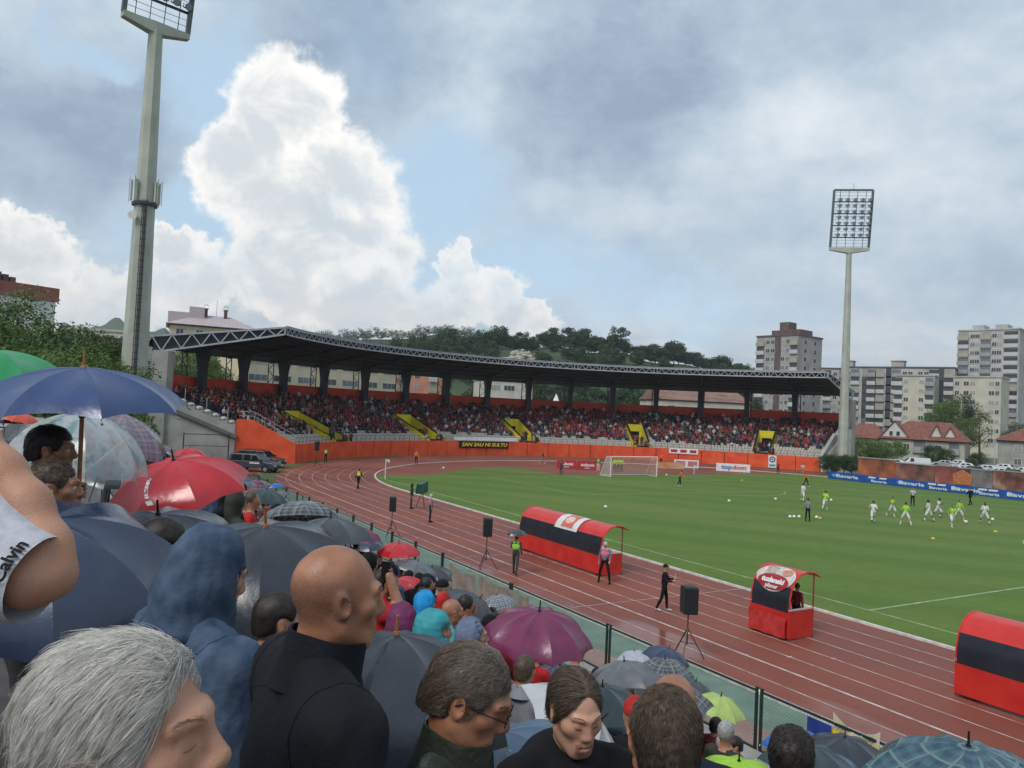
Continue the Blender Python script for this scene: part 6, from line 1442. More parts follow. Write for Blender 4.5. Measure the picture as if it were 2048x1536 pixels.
M_USTEEL = mat('umbrella_steel', (.30, .31, .32), .35, metal=.6, scale=10); M_UBLK = mat('umbrella_black', (.012, .012, .013), .35, scale=10); M_UWOOD = mat('umbrella_wood', (.22, .085, .025), .35, scale=14, col2=(.36, .16, .05), coat=.4)
CAN = {}
def canopy_mesh(R, drop, nr=8, seed=0, curve=1.25, droop=None):
    key = (round(R, 3), round(drop, 3), nr, seed, curve, droop)
    if key in CAN: return CAN[key]
    r = np.random.default_rng(seed); nt, ns = 10, 8; V = []; UV = []; F_ = []
    jit = r.normal(size=nr)*.012*R
    def ribp(i, t):
        a = 2*math.pi*i/nr; rr = R*math.sin(t*curve)/math.sin(curve); z = -drop*(1-math.cos(t*curve))/(1-math.cos(curve))+jit[i % nr]*t*t
        if droop and i % nr == droop: z -= .10*t*t
        return np.array([rr*math.cos(a), rr*math.sin(a), z])
    for i in range(nr):
        base = len(V)
        for j in range(nt+1):
            t = j/nt
            for k in range(ns+1):
                s = k/ns; a, b = ribp(i, t), ribp(i+1, t); p = a*(1-s)+b*s; w = 4*s*(1-s); sc = 1-.055*w*t**3; p = p*np.array([sc, sc, 1]); p[2] -= .05*R*w*t*(1-t)*4*.6-.014*w*t**3
                p[2] += .006*R*math.sin(s*9+i*2.3+t*5)*t*w
                V.append(p); UV.append(((s-.5)*np.linalg.norm(b-a), t*R*1.15))
        for j in range(nt):
            for k in range(ns): q = base+j*(ns+1)+k; F_.append((q, q+ns+1, q+ns+2, q+1))
    me = mesh_np('canopy', V, F_, [], None, True); ul = me.uv_layers.new(name='UVMap'); li = np.zeros(len(me.loops), int); me.loops.foreach_get('vertex_index', li); ul.data.foreach_set('uv', np.array(UV)[li].ravel().astype(np.float32))
    CAN[key] = me; return me
RIBS = {}
def umbrella(top, R, mt, label, tilt=(0, 0), drop=None, nr=8, handle='hook', shaft=.86, wood=False, group=None, rz=0.0, seed=0, ferrule=.07, curve=1.25, shaft_to=None, fmat=None):
    """top: world point of the canopy's crown; tilt (towards camera-right, away) in degrees"""
    drop = drop or R*.52; o = empty('umbrella', top)
    ax = np.array([0, 0, 1.0])+CR*math.tan(R_(tilt[0]))*np.array([1, 1, 0])+CF*math.tan(R_(tilt[1]))*np.array([1, 1, 0]); ax /= np.linalg.norm(ax)
    if shaft_to is not None: ax = np.array(top)-np.array(shaft_to); shaft = float(np.linalg.norm(ax)); ax /= shaft
    o.rotation_euler = (Vector(ax).to_track_quat('Z', 'Y').to_matrix().to_4x4() @ Matrix.Rotation(rz, 4, 'Z')).to_euler()
    cm = canopy_mesh(R, drop, nr, seed, curve).copy(); cm.materials.append(mt); obj('canopy', cm, o)
    key = (round(R, 3), round(drop, 3), curve)
    if key not in RIBS:
        mb = MB(); pts = [(R*math.sin(t*curve)/math.sin(curve), 0, -drop*(1-math.cos(t*curve))/(1-math.cos(curve))-.008) for t in np.linspace(.03, 1.012, 9)]; mb.tube(pts, .0028, 4); mb.tube([pts[-1], (pts[-1][0]+.012, 0, pts[-1][2]-.004)], .006, 5)
        mb.tube([(pts[4][0], 0, pts[4][2]-.004), (.015, 0, -drop*.85-.06)], .0024, 4); RIBS[key] = mb.mesh('rib', M_USTEEL)
    for k in range(nr): rb = obj('rib', RIBS[key], o); rb.rotation_euler = (0, 0, 2*math.pi*k/nr)
    sm = M_UWOOD if wood else M_UBLK
    mb = MB(); mb.tube([(0, 0, -.005), (0, 0, -shaft)], .0075 if not wood else .011, 8); mb.build('shaft', sm if wood else M_USTEEL, o)
    mb = MB(); mb.tube([(0, 0, -.004), (0, 0, .012), (0, 0, .014), (0, 0, ferrule)], [.018, .014, .008, .006], 8); mb.build('ferrule', fmat or sm, o)
    if handle == 'hook':
        mb = MB(); pts = [(0, 0, -shaft+.02), (0, 0, -shaft-.04)]+[(.045-.045*math.cos(a), 0, -shaft-.04-.045*math.sin(a)) for a in np.linspace(.2, math.pi*1.05, 10)]; mb.tube(pts, .013 if wood else .011, 8); mb.build('handle', sm, o, smooth=True)
    else: mb = MB(); mb.tube([(0, 0, -shaft), (0, 0, -shaft-.09)], [.014, .016], 8); mb.build('handle', M_UBLK, o)
    mb = MB(); mb.tube([(0, 0, -drop*.85-.09), (0, 0, -drop*.85-.03)], .016, 8); mb.build('runner', M_UBLK, o)
    tag(o, label, 'umbrella', group); return o
F_BLUE = fabric('royal', (.022, .048, .150), (.034, .068, .195)); F_GREEN = fabric('green', (.010, .26, .075), (.02, .34, .11), tr=.2); F_FLOR = fabric('floral', (.7, .7, .7), kind='floral', rough=.35); F_MAUVE = fabric('mauve', (.15, .11, .145), (.24, .19, .23), 'plaid', scale=1.6, stripe=(.32, .27, .31)); F_RED = fabric('red', (.52, .015, .025), (.64, .028, .038), tr=.25); F_NAVY = fabric('navy', (.022, .036, .075), (.034, .052, .10)); F_CHECK = fabric('nightcheck', (.020, .026, .042), (.042, .052, .078), 'plaid', stripe=(.07, .08, .10)); F_BLACK = fabric('black', (.018, .023, .034), (.028, .034, .048)); F_DGREY = fabric('dgrey', (.035, .039, .046), (.055, .06, .068)); F_GREY = fabric('grey', (.10, .108, .12), (.15, .158, .17)); F_PURP = fabric('purple', (.165, .016, .072), (.22, .026, .10), tr=.2); F_SILV = fabric('silver', (.34, .36, .42), (.46, .48, .53)); F_LIME = fabric('lime', (.42, .56, .13), (.50, .64, .19), tr=.25); F_NEON = fabric('neon', (.35, .65, .02), (.42, .72, .05), tr=.25); F_TEALP = fabric('tealplaid', (.018, .055, .095), (.05, .125, .155), 'plaid', stripe=(.17, .26, .24)); F_GCHK = fabric('greycheck', (.03, .036, .045), (.13, .14, .155), 'plaid', stripe=(.25, .25, .24)); F_WCHK = fabric('whitecheck', (.10, .11, .14), (.32, .33, .36), 'plaid', scale=1.3, stripe=(.05, .055, .08)); F_STEEL = fabric('steelblue', (.055, .10, .17), (.085, .14, .22)); F_TEAL = fabric('bottle', (.016, .036, .042), (.03, .055, .06)); F_WHITE = fabric('white', (.52, .53, .54), (.62, .63, .64), tr=.25); F_BPLAID = fabric('blueplaid', (.05, .12, .25), (.12, .21, .34), 'plaid', stripe=(.25, .33, .42)); F_BRIGHT = fabric('brightblue', (.02, .10, .42), (.03, .14, .5)); F_ORANGE = fabric('orange', (.60, .07, .025), (.7, .1, .04), tr=.2)
NEAR_UMB = []
def gore_marks(o, spans, m, a0, a1, R, drop, curve):
    """small white printed blocks laid slantwise on one gore"""
    mb = MB(); nr = 8
    def pt(t, a): 
        i = math.floor(a*nr/(2*math.pi)); f = a*nr/(2*math.pi)-i; q = []
        for k in (i, i+1): b = 2*math.pi*k/nr; rr = R*math.sin(t*curve)/math.sin(curve); q.append(np.array([rr*math.cos(b), rr*math.sin(b), -drop*(1-math.cos(t*curve))/(1-math.cos(curve))]))
        p = q[0]*(1-f)+q[1]*f; return p+np.array([0, 0, .004])
    for s0, s1, w in spans:
        t0, t1 = .42+.40*s0, .42+.40*s1; b0, b1 = a0+(a1-a0)*s0, a0+(a1-a0)*s1; mb.add([pt(t0, b0-w/t0), pt(t1, b1-w/t1), pt(t1, b1+w/t1), pt(t0, b0+w/t0)], [(0, 1, 2, 3)])
    return mb.build('print', m, o)
def U(px, py, wpx, R, mt, label, tilt=(0, 0), depth=None, **kw):
    d = depth or FPX*2*R/wpx; t = at(px, py, d); NEAR_UMB.append((t, d)); return umbrella(t, R, mt, label, tilt, **kw)
hand6 = at(157, 1000, 4.0)
U(168, 735, 390, .52, F_BLUE, 'royal blue umbrella with a wooden shaft and crook handle', depth=3.95, drop=.20, wood=True, shaft_to=hand6, nr=8, rz=.35, ferrule=.10, curve=1.15)
U(-30, 700, 280, .52, F_GREEN, 'bright green umbrella at the edge of the thicket', (-8, 0), depth=5.2, rz=.2)
U(158, 826, 262, .44, F_FLOR, 'pale see-through dome umbrella printed with turquoise and pink flowers', depth=5.0, drop=.42, curve=1.5, rz=.1)
U(240, 826, 220, .50, F_MAUVE, 'mauve checked umbrella behind the flowered dome', (16, 0), depth=6.6, drop=.30)
ured = U(347, 920, 285, .56, F_RED, 'large red umbrella with small white lettering', (-8, -16), drop=.27, rz=.3, ferrule=.09, curve=1.15)
U(95, 1038, 420, .56, F_NAVY, 'navy umbrella half hidden by a bare raised arm', (10, -20), depth=3.1, drop=.30, rz=.15)
U(316, 1028, 300, .54, F_CHECK, 'dark checked umbrella between the red umbrella and the denim hood', (0, -14), depth=4.6, drop=.30, rz=.2, ferrule=.09)
U(531, 1052, 360, .58, F_BLACK, 'big black umbrella with a wooden tip behind the bald man', (0, -12), depth=3.9, drop=.36, rz=.25, wood=True, ferrule=.10)
U(793, 1268, 400, .55, F_BLACK, 'black umbrella beaded with drops between two dark jackets', depth=3.6, drop=.46, rz=.1, wood=True, ferrule=.085, curve=1.4)
U(798, 1085, 95, .52, F_RED, 'small red umbrella over the man taking a picture', drop=.26, curve=1.1)
U(836, 1122, 90, .48, F_GREY, 'grey folding umbrella next to the small red one', (14, 0), drop=.20)
U(792, 1158, 82, .40, F_RED, 'red umbrella tipped sideways under the grey folding one', (-25, 0), depth=13)
U(994, 1190, 76, .46, F_WCHK, 'grey and white checked umbrella near the tarpaulin fence panels', (-10, 0), drop=.26)
U(960, 1196, 120, .48, F_DGREY, 'dark grey umbrella touching the fence tarpaulin', (35, 0), depth=11.5)
U(1079, 1222, 230, .56, F_PURP, 'deep purple umbrella with a tall black tip', (3, -8), drop=.30, rz=.2, nr=10, ferrule=.11, curve=1.25)
U(1268, 1302, 78, .48, F_SILV, 'silver grey umbrella beside two dark ones at the fence', (-6, 0)); U(1338, 1296, 100, .52, F_NAVY, 'navy umbrella just before the fence under the big loudspeaker', (14, 0)); U(1330, 1318, 106, .48, F_GCHK, 'dark tartan umbrella in front of the navy one', depth=12.5)
U(1262, 1338, 128, .52, F_DGREY, 'charcoal umbrella behind the young woman', (-3, 0)); U(1256, 1398, 150, .52, F_TEAL, 'dark bottle green umbrella behind the red wool hat', depth=9.0); U(1205, 1372, 140, .5, F_TEAL, 'dark green umbrella right behind the young woman', depth=8.0)
U(1392, 1362, 90, .44, F_DGREY, 'dark grey umbrella showing past the bald head by the fence', (16, 0), depth=14)
U(1442, 1392, 112, .44, F_LIME, 'pale lime umbrella over a man in profile', (10, -4), drop=.23, curve=1.1)
U(1200, 1440, 150, .5, F_WHITE, 'white umbrella held low behind the young woman', (48, 0), depth=5.0)
U(1596, 1462, 104, .48, F_BRIGHT, 'bright blue umbrella in front of the flag on the fence', depth=10.5); U(1690, 1474, 150, .54, F_BLACK, 'black umbrella beneath the yellow and blue flag', depth=9.0)
U(1937, 1492, 380, .60, F_TEALP, 'teal and blue tartan umbrella in the corner by the fence', depth=4.6, drop=.30, rz=.3, nr=10, ferrule=.09, fmat=M_UBLK)
U(1478, 1522, 150, .5, F_NEON, 'neon green umbrella at the feet of the crowd', depth=7.0); U(1010, 1462, 190, .5, F_STEEL, 'steel blue umbrella tucked beside the man with glasses', (-16, 0), depth=4.3)
U(1120, 1330, 160, .5, F_NAVY, 'striped navy umbrella under the purple one', depth=9.5)
for px, py, w, R, f, lb, tl in ((636, 1018, 66, .5, F_DGREY, 'charcoal umbrella beside the white one near the fence', 0), (590, 1006, 56, .48, F_WHITE, 'white umbrella over a dark haired man near the fence', 0), (651, 1042, 60, .46, F_BLACK, 'black umbrella with fine ribs close to the fence', 0), (684, 1052, 66, .48, F_DGREY, 'dark grey umbrella whose edge crosses the fence', 4), (551, 994, 62, .5, F_BPLAID, 'blue tartan umbrella beyond the black cap', 0), (516, 976, 70, .5, F_RED, 'red umbrella next to the blue tartan one', 0), (553, 966, 34, .48, F_BRIGHT, 'small bright blue umbrella far along the fence', 0), (520, 961, 50, .5, F_GCHK, 'grey tartan umbrella far along the fence', 0), (560, 1030, 90, .5, F_NEON, 'neon yellow umbrella behind the big black one', 12), (470, 1000, 76, .48, F_GREY, 'pale grey umbrella at the right rim of the red one', 5), (228, 932, 150, .52, F_DGREY, 'charcoal umbrella behind the wooden handle', 8), (380, 896, 70, .5, F_RED, 'red umbrella far along the stand by the concrete end wall', 0), (322, 890, 60, .5, F_GREY, 'grey umbrella far along the stand near the concrete end wall', 0), (45, 826, 70, .5, F_ORANGE, 'orange umbrella seen beneath the royal blue one', 10), (8, 830, 70, .5, F_DGREY, 'dark umbrella seen beneath the green one', 0), (300, 905, 80, .5, F_DGREY, 'dark grey umbrella behind the checked mauve one', 0), (425, 912, 60, .48, F_DGREY, 'charcoal umbrella behind the crown of the red one', 0), (410, 940, 60, .5, F_STEEL, 'slate umbrella before the pickup trucks', 0), (735, 1072, 66, .48, F_NAVY, 'navy umbrella hidden behind the small red one', 0), (765, 1235, 120, .5, F_GREY, 'grey umbrella under the plum hood', 0), (940, 1225, 90, .48, F_SILV, 'pale grey umbrella between the purple one and the fence', 0)):
    U(px, py, w, R, f, lb, (tl, 0), drop=R*.48, rz=px*.37, curve=1.15)
gore_marks(ured, [(0, .10, .028), (.12, .26, .030), (.28, .38, .030), (.40, .52, .028), (.56, .64, .020), (.66, .74, .020), (.84, 1.0, .036)], M_WHITE, -1.72, -1.42, .56, .27, 1.15)
# ================================================================== SPECTATORS NEAR THE CAMERA
def Rx(a): c, s = math.cos(a), math.sin(a); return np.array([[1, 0, 0], [0, c, -s], [0, s, c]])
def Rz(a): c, s = math.cos(a), math.sin(a); return np.array([[c, -s, 0], [s, c, 0], [0, 0, 1]])
M_LIP = mat('lips', (.36, .165, .125), .45, scale=20); M_EYE = mat('eye_white', (.55, .52, .48), .2); M_IRIS = mat('iris', (.02, .015, .012), .15); M_SKINF = mat('skin_fair', (.47, .245, .165), .45, scale=14, col2=(.54, .30, .21), bump=.06, spec=.35, bscale=260); M_STUB = mat('stubble', (.20, .115, .085), .6, scale=120, col2=(.30, .18, .13))
def cropped_skin():
    m = bpy.data.materials.new('skin_cropped'); m.use_nodes = True; N, L = m.node_tree.nodes, m.node_tree.links; b = N['Principled BSDF']; tc = N.new('ShaderNodeTexCoord'); sx = N.new('ShaderNodeSeparateXYZ'); L.new(tc.outputs['Object'], sx.inputs[0])
    def rng(v, a, b_, c=0., d=1., sm=True):
        r = N.new('ShaderNodeMapRange'); r.interpolation_type = 'SMOOTHSTEP' if sm else 'LINEAR'; L.new(v, r.inputs[0]); r.inputs[1].default_value = a; r.inputs[2].default_value = b_; r.inputs[3].default_value = c; r.inputs[4].default_value = d; return r.outputs[0]
    def noise(s_, d):
        n = N.new('ShaderNodeTexNoise'); n.inputs['Scale'].default_value = s_; n.inputs['Detail'].default_value = d; L.new(tc.outputs['Object'], n.inputs['Vector']); return n.outputs['Fac']
    def mul(a, b_):
        x = N.new('ShaderNodeMath'); x.operation = 'MULTIPLY'; L.new(a, x.inputs[0]); L.new(b_, x.inputs[1]); return x.outputs[0]
    def mix(f, a, b_):
        x = N.new('ShaderNodeMix'); x.data_type = 'RGBA'; L.new(f, x.inputs[0])
        for s_, v in ((6, a), (7, b_)):
            if isinstance(v, tuple): x.inputs[s_].default_value = (*v, 1)
            else: L.new(v, x.inputs[s_])
        return x.outputs[2]
    skin = mix(rng(noise(12, 8), .35, .65), (.28, .120, .066), (.39, .185, .110)); crop = mix(rng(noise(380, 2), .35, .65), (.13, .062, .040), (.235, .110, .068))
    mask = mul(mul(rng(sx.outputs[2], .085, .030), rng(sx.outputs[2], -.075, -.035)), mul(rng(sx.outputs[1], .045, .012), rng(noise(9, 3), .25, .55, .45, .85)))
    L.new(mix(mask, skin, crop), b.inputs['Base Color']); b.inputs['Roughness'].default_value = .42; b.inputs['Specular IOR Level'].default_value = .42
    bp = N.new('ShaderNodeBump'); bp.inputs['Strength'].default_value = .15; bp.inputs['Distance'].default_value = .01; L.new(noise(260, 5), bp.inputs['Height']); L.new(bp.outputs[0], b.inputs['Normal']); return m
M_SKINC = cropped_skin()
CRAN = dict(c=(0, -.014, .030), r=(.077, .099, .092))
def head_mesh(h, skin, brow, pitch, yaw, neck_to, female=False,  closed=False, wide=1.0, stub=False, lips=True, shaved=None):
    """head centre (between the ears) at the origin, face towards +Y before the head's own pitch and yaw; the neck runs to neck_to in body space"""
    RM = Rz(yaw)@Rx(-pitch); inv = RM.T
    w = .93 if female else 1.0; P = []
    P.append((s_ell(CRAN['c'], np.array(CRAN['r'])*np.array([w*wide, 1, 1])), 0)); P.append((s_ell((0, .030, -.030), (.064*w*wide, .066, .088)), 0, .03))
    P.append((s_ell((0, .052, -.092), (.034*w*(.85 if female else 1), .036, .026)), 0, .03))
    for s in (-1, 1):
        P.append((s_cap((s*.054*w*wide, .002, -.058), (s*.022*w, .068, -.100), .020 if not female else .013, .017 if not female else .013), 0, .03)); P.append((s_ell((s*.046*w, .058, -.018), (.022, .022, .018)), 0, .025))
        P.append((s_cap((s*.014, .094, .026), (s*.046*w, .078, .026), .011 if not female else .006, .009 if not female else .005), 0, .02))
        P.append((s_ell((s*.079*w*wide, -.010, -.004), (.009, .021, .033), Rx(.25)@Rz(s*-.45)), 0, .010))
        P.append((s_cap((s*.013, .105, -.036), (s*.015, .100, -.037), .0095), 0, .012) if not female else (s_cap((s*.009, .099, -.034), (s*.010, .095, -.035), .0075), 0, .012))
    nf = .78 if female else 1.0; P.append((s_cap((0, .094, .018), (0, .114 if not female else .106, -.026), .0085*nf, .0125*nf), 0, .016)); P.append((s_ell((0, .108 if not female else .102, -.030), (.013*nf, .013*nf, .010*nf)), 0, .010))
    P.append((s_cap((-.019, .089, -.0615), (.019, .089, -.0615), .0070), 4 if lips else 0, .010)); P.append((s_cap((-.016, .089, -.0745), (.016, .089, -.0745), .0082), 4 if lips else 0, .010))
    P.append((s_ell((0, .082, -.068), (.028, .016, .026)), 5 if stub else 0, .018))
    nb = inv@np.array(neck_to); rn = .047 if female else .057
    P.append((s_cap((0, -.022, -.055), nb, rn, rn*1.1), 0, .035))
    eyes = []
    for s in (-1, 1):
        e = s_ell((s*.032*w, .0815, .003), (.0135, .0115, .0105)); P.append((e, 0 if closed else 2, .004))
        if not closed: P.append((s_ell((s*.032*w, .0905, .002), (.0058, .0035, .0058)), 3, .001)); P.append((s_cap((s*.021*w, .0925, .0105), (s*.044*w, .086, .0085), .0042), 0, .004))
        else: pass
        P.append((s_cap((s*.015*w, .1005, .025), (s*.048*w, .0835, .028), .0030, .0018), 1, .006)) if not female else None
    sub = [(s_ell((s*.033*w, .101 if not female else .106, .006), (.017, .013, .011)), .012) for s in (-1, 1)]
    subs_ear = [(s_ell((s*.087*w*wide, -.006, -.002), (.007, .011, .019), Rx(.25)@Rz(s*-.45)), .006) for s in (-1, 1)]
    mouth = [(s_cap((-.021, .099, -.068), (.021, .099, -.068), .0028), .004)]
    # sockets are carved before the eyes are added: do it through a combined primitive list
    P = [p for p in P if p is not None]
    lo = np.min([p[0].lo for p in P], 0); hi = np.max([p[0].hi for p in P], 0)
    n_eye = [p for p in P if p[1] in (1, 2, 3)]; n_base = [p for p in P if p[1] not in (1, 2, 3)]
    def fn(Q):
        d = n_base[0][0](Q)
        for p in n_base[1:]: d = smin(d, p[0](Q), p[2] if len(p) > 2 else .02)
        for s, k in sub+subs_ear+mouth: d = smax(d, -s(Q), k)
        for p in n_eye: d = smin(d, p[0](Q), p[2])
        return d+.0006*vnoise(Q, 90, 3)
    V, Fc = surface_nets(fn, lo, hi, h); c = V[Fc].mean(1)
    D = np.stack([p[0](c)-(.0016 if p[1] in (1, 2, 3) else 0) for p in P]); mi = np.array([p[1] for p in P])[np.argmin(D, 0)]
    slit = (np.abs(c[:, 2]-.0025) < .0052) & (c[:, 1] > .083)
    mi = np.where(((mi == 2) | (mi == 3)) & ~slit, 0, mi)
    mi = np.where(mi == 1, 0, mi)
    if shaved is not None:                                # cropped hair left on the sides and back
        zz = c[:, 2]+.006*vnoise(c, 70, 5)+np.random.default_rng(4).normal(size=len(c))*.011; band = (zz < .058) & (zz > -.055) & (c[:, 1] < .028+.004*vnoise(c, 90, 8)) & ((np.abs(c[:, 0]) < .0765) | (c[:, 1] < -.034) | (zz > .034)); mi = np.where((mi == 0) & band, 6, mi)
    me = mesh_np('body', V@RM.T, Fc, [skin, brow, M_EYE, M_IRIS, M_LIP, M_STUB, shaved or skin], mi, True)
    # brows and lashes: fine hairs seated on the surface
    r = np.random.default_rng(int(abs(pitch)*1000)+7); mb = MB()
    def seat(p, lift):
        p = np.array(p, float)
        for _ in range(4):
            e = .0015; g = np.stack([fn(p+np.eye(3)[i]*e)-fn(p-np.eye(3)[i]*e) for i in range(3)], 1)/(2*e); g /= np.linalg.norm(g, axis=1)[:, None]+1e-9; p = p-g*(fn(p)[:, None]-lift)
        return p
    for s in ((-1, 1) if h < .0065 else ()):
        nb = 46 if not female else 40; A_, B_ = [], []
        for k in range(nb):
            t = (k+r.random())/nb; x = s*(.014+.036*t)*w; z = .0255+.0045*math.sin(t*2.2)+r.normal()*(.0018 if not female else .0010)*(1-.5*t)+(.002 if female else 0); A_.append((x, .10-.018*t, z)); B_.append((x+s*.0045, .098-.020*t, z+.0022*(1-t)-.0005))
        for p_, q_ in zip(seat(A_, .0004), seat(B_, .0014)): mb.tube([p_, q_], [.00048, .00015], 3, cap=False)
        lid = seat([(s*(.020+.0245*t)*w, .095-.006*t, (-.0030 if closed else .0088)-.0022*math.sin(t*math.pi)*(1 if closed else -1)) for t in np.linspace(0, 1, 9)], .0003); mb.tube(list(lid), np.array([.3, .7, .9, 1.0, 1.0, 1.0, .9, .7, .3])*(.0010 if not female else .0017), 4)
    if not mb.V: return me, RM, None
    de = mb.mesh('brows', brow, True); de.transform(Matrix(RM.tolist()).to_4x4()); return me, RM, de
def hair_shell(h, RM, m, thick=.010, front=.062, low=-.045, side=-.01, seed=1, wide=1.0, lump=.003, name='hair', recede=0.0):
    """cap of hair over the skull; front = y of the hairline on top, low = nape height"""
    cr = s_ell(CRAN['c'], np.array(CRAN['r'])*np.array([wide, 1, 1])+thick); nape = s_ell((0, -.058, -.035), (.060*wide+thick*.6, .052+thick, .065)); inn = s_ell(CRAN['c'], np.array(CRAN['r'])*np.array([wide, 1, 1])-.012)
    def fn(Q):
        d = smin(cr(Q), nape(Q), .03)+lump*vnoise(Q, 55, seed)+.4*lump*vnoise(Q, 150, seed+1)
        z = Q[:, 2]; y = Q[:, 1]; ax = np.abs(Q[:, 0])
        # hairline: forehead plane, temple step, cut round the ear, nape
        line = np.where(z > .055, front+.02-recede*np.clip(ax/.05, 0, 1), np.where(z > .0, .045+.35*(z-.0), .026+.25*z))
        d = smax(d, (y-line)*.9, .008); d = smax(d, (low-.25*np.clip(y+.05, -.05, .2)*-1-z)*.9, .010)
        ear = np.sqrt((y+.006)**2+((z+.006)*.85)**2)-.030; d = np.where(ax > .06, smax(d, -ear, .006), d)
        return smax(d, -inn(Q), .004)
    V, Fc = surface_nets(fn, (-.11*wide, -.14, -.13), (.11*wide, .11, .15), h); return mesh_np(name, V@RM.T, Fc, [m], None, True), fn
def strands(fn, RM, n, length, mats, flow, seed=0, rad=.0007, zmin=-.06, lift=.10, steps=6, wild=.35, weight=None, box=((-.10, -.13, -.08), (.10, .10, .15))):
    """combed hair: thin tapered three-sided strands that follow the hair surface"""
    r = np.random.default_rng(seed); lo, hi = np.array(box[0]), np.array(box[1]); P = r.uniform(lo, hi, (n*14, 3))
    def grad(Q):
        e = .002; return np.stack([fn(Q+np.eye(3)[i]*e)-fn(Q-np.eye(3)[i]*e) for i in range(3)], 1)/(2*e)
    P = P[np.abs(fn(P)) < .02]; 
    for _ in range(3):
        g = grad(P); g /= np.linalg.norm(g, axis=1)[:, None]+1e-9; P = P-g*fn(P)[:, None]
    g = grad(P); g /= np.linalg.norm(g, axis=1)[:, None]+1e-9; out = np.einsum('ij,ij->i', g, P-np.array([0, -.02, .02])) > .0
    P = P[out & (np.abs(fn(P)) < .002) & (P[:, 2] > zmin)][:n]; n = len(P); ln = length*r.uniform(.55, 1.2, n)
    if weight is not None: ln = ln*weight(P)
    pts = [P-grad(P)*.002]; dirw = r.normal(size=(n, 3))*wild
    # locks: neighbours share part of their waywardness
    cell = np.floor(P/.018).astype(int); hsh = (cell[:, 0]*73+cell[:, 1]*179+cell[:, 2]*283) % 997; lk = r.normal(size=(997, 3))*wild*.9; dirw = dirw*.5+lk[hsh]
    Q = P.copy()
    for s in range(steps):
        g = grad(Q); g /= np.linalg.norm(g, axis=1)[:, None]+1e-9; f = flow(Q)+dirw; f = f-np.einsum('ij,ij->i', f, g)[:, None]*g; f /= np.linalg.norm(f, axis=1)[:, None]+1e-9
        Q = Q+(f*(1-lift*.3)+g*lift)*(ln/steps)[:, None]; d = fn(Q); tgt = .0015+.004*s/steps; Q = Q+g*np.clip(tgt-d, 0, .01)[:, None]; pts.append(Q.copy())
    A = np.stack(pts, 1); S = A.shape[1]                       # n,S,3
    T = np.gradient(A, axis=1); T /= np.linalg.norm(T, axis=2)[..., None]+1e-9; X = np.cross(T, r.normal(size=(n, 1, 3))); X /= np.linalg.norm(X, axis=2)[..., None]+1e-9; Y = np.cross(T, X); taper = np.linspace(1, .25, S)[None, :, None]*rad*r.uniform(.6, 1.4, (n, 1, 1))
    ring = np.stack([A+taper*(X*math.cos(a)+Y*math.sin(a)) for a in (0, 2.094, 4.189)], 2)  # n,S,3,3
    V = ring.reshape(-1, 3)@RM.T; idx = np.arange(n*S*3).reshape(n, S, 3); Fc = []
    for k in range(3):
        k2 = (k+1) % 3; Fc.append(np.stack([idx[:, :-1, k], idx[:, :-1, k2], idx[:, 1:, k2], idx[:, 1:, k]], -1).reshape(-1, 4))
    Fc = np.concatenate(Fc); tone = r.random(n)+.35*(P[:, 2]/.1)-.25*(P[:, 1] < -.05); q = np.digitize(tone, np.quantile(tone, np.linspace(0, 1, len(mats)+1)[1:-1])); mi = np.tile(np.repeat(q, S-1), 3)
    return mesh_np('hair_strands', V, Fc, mats, mi, True)
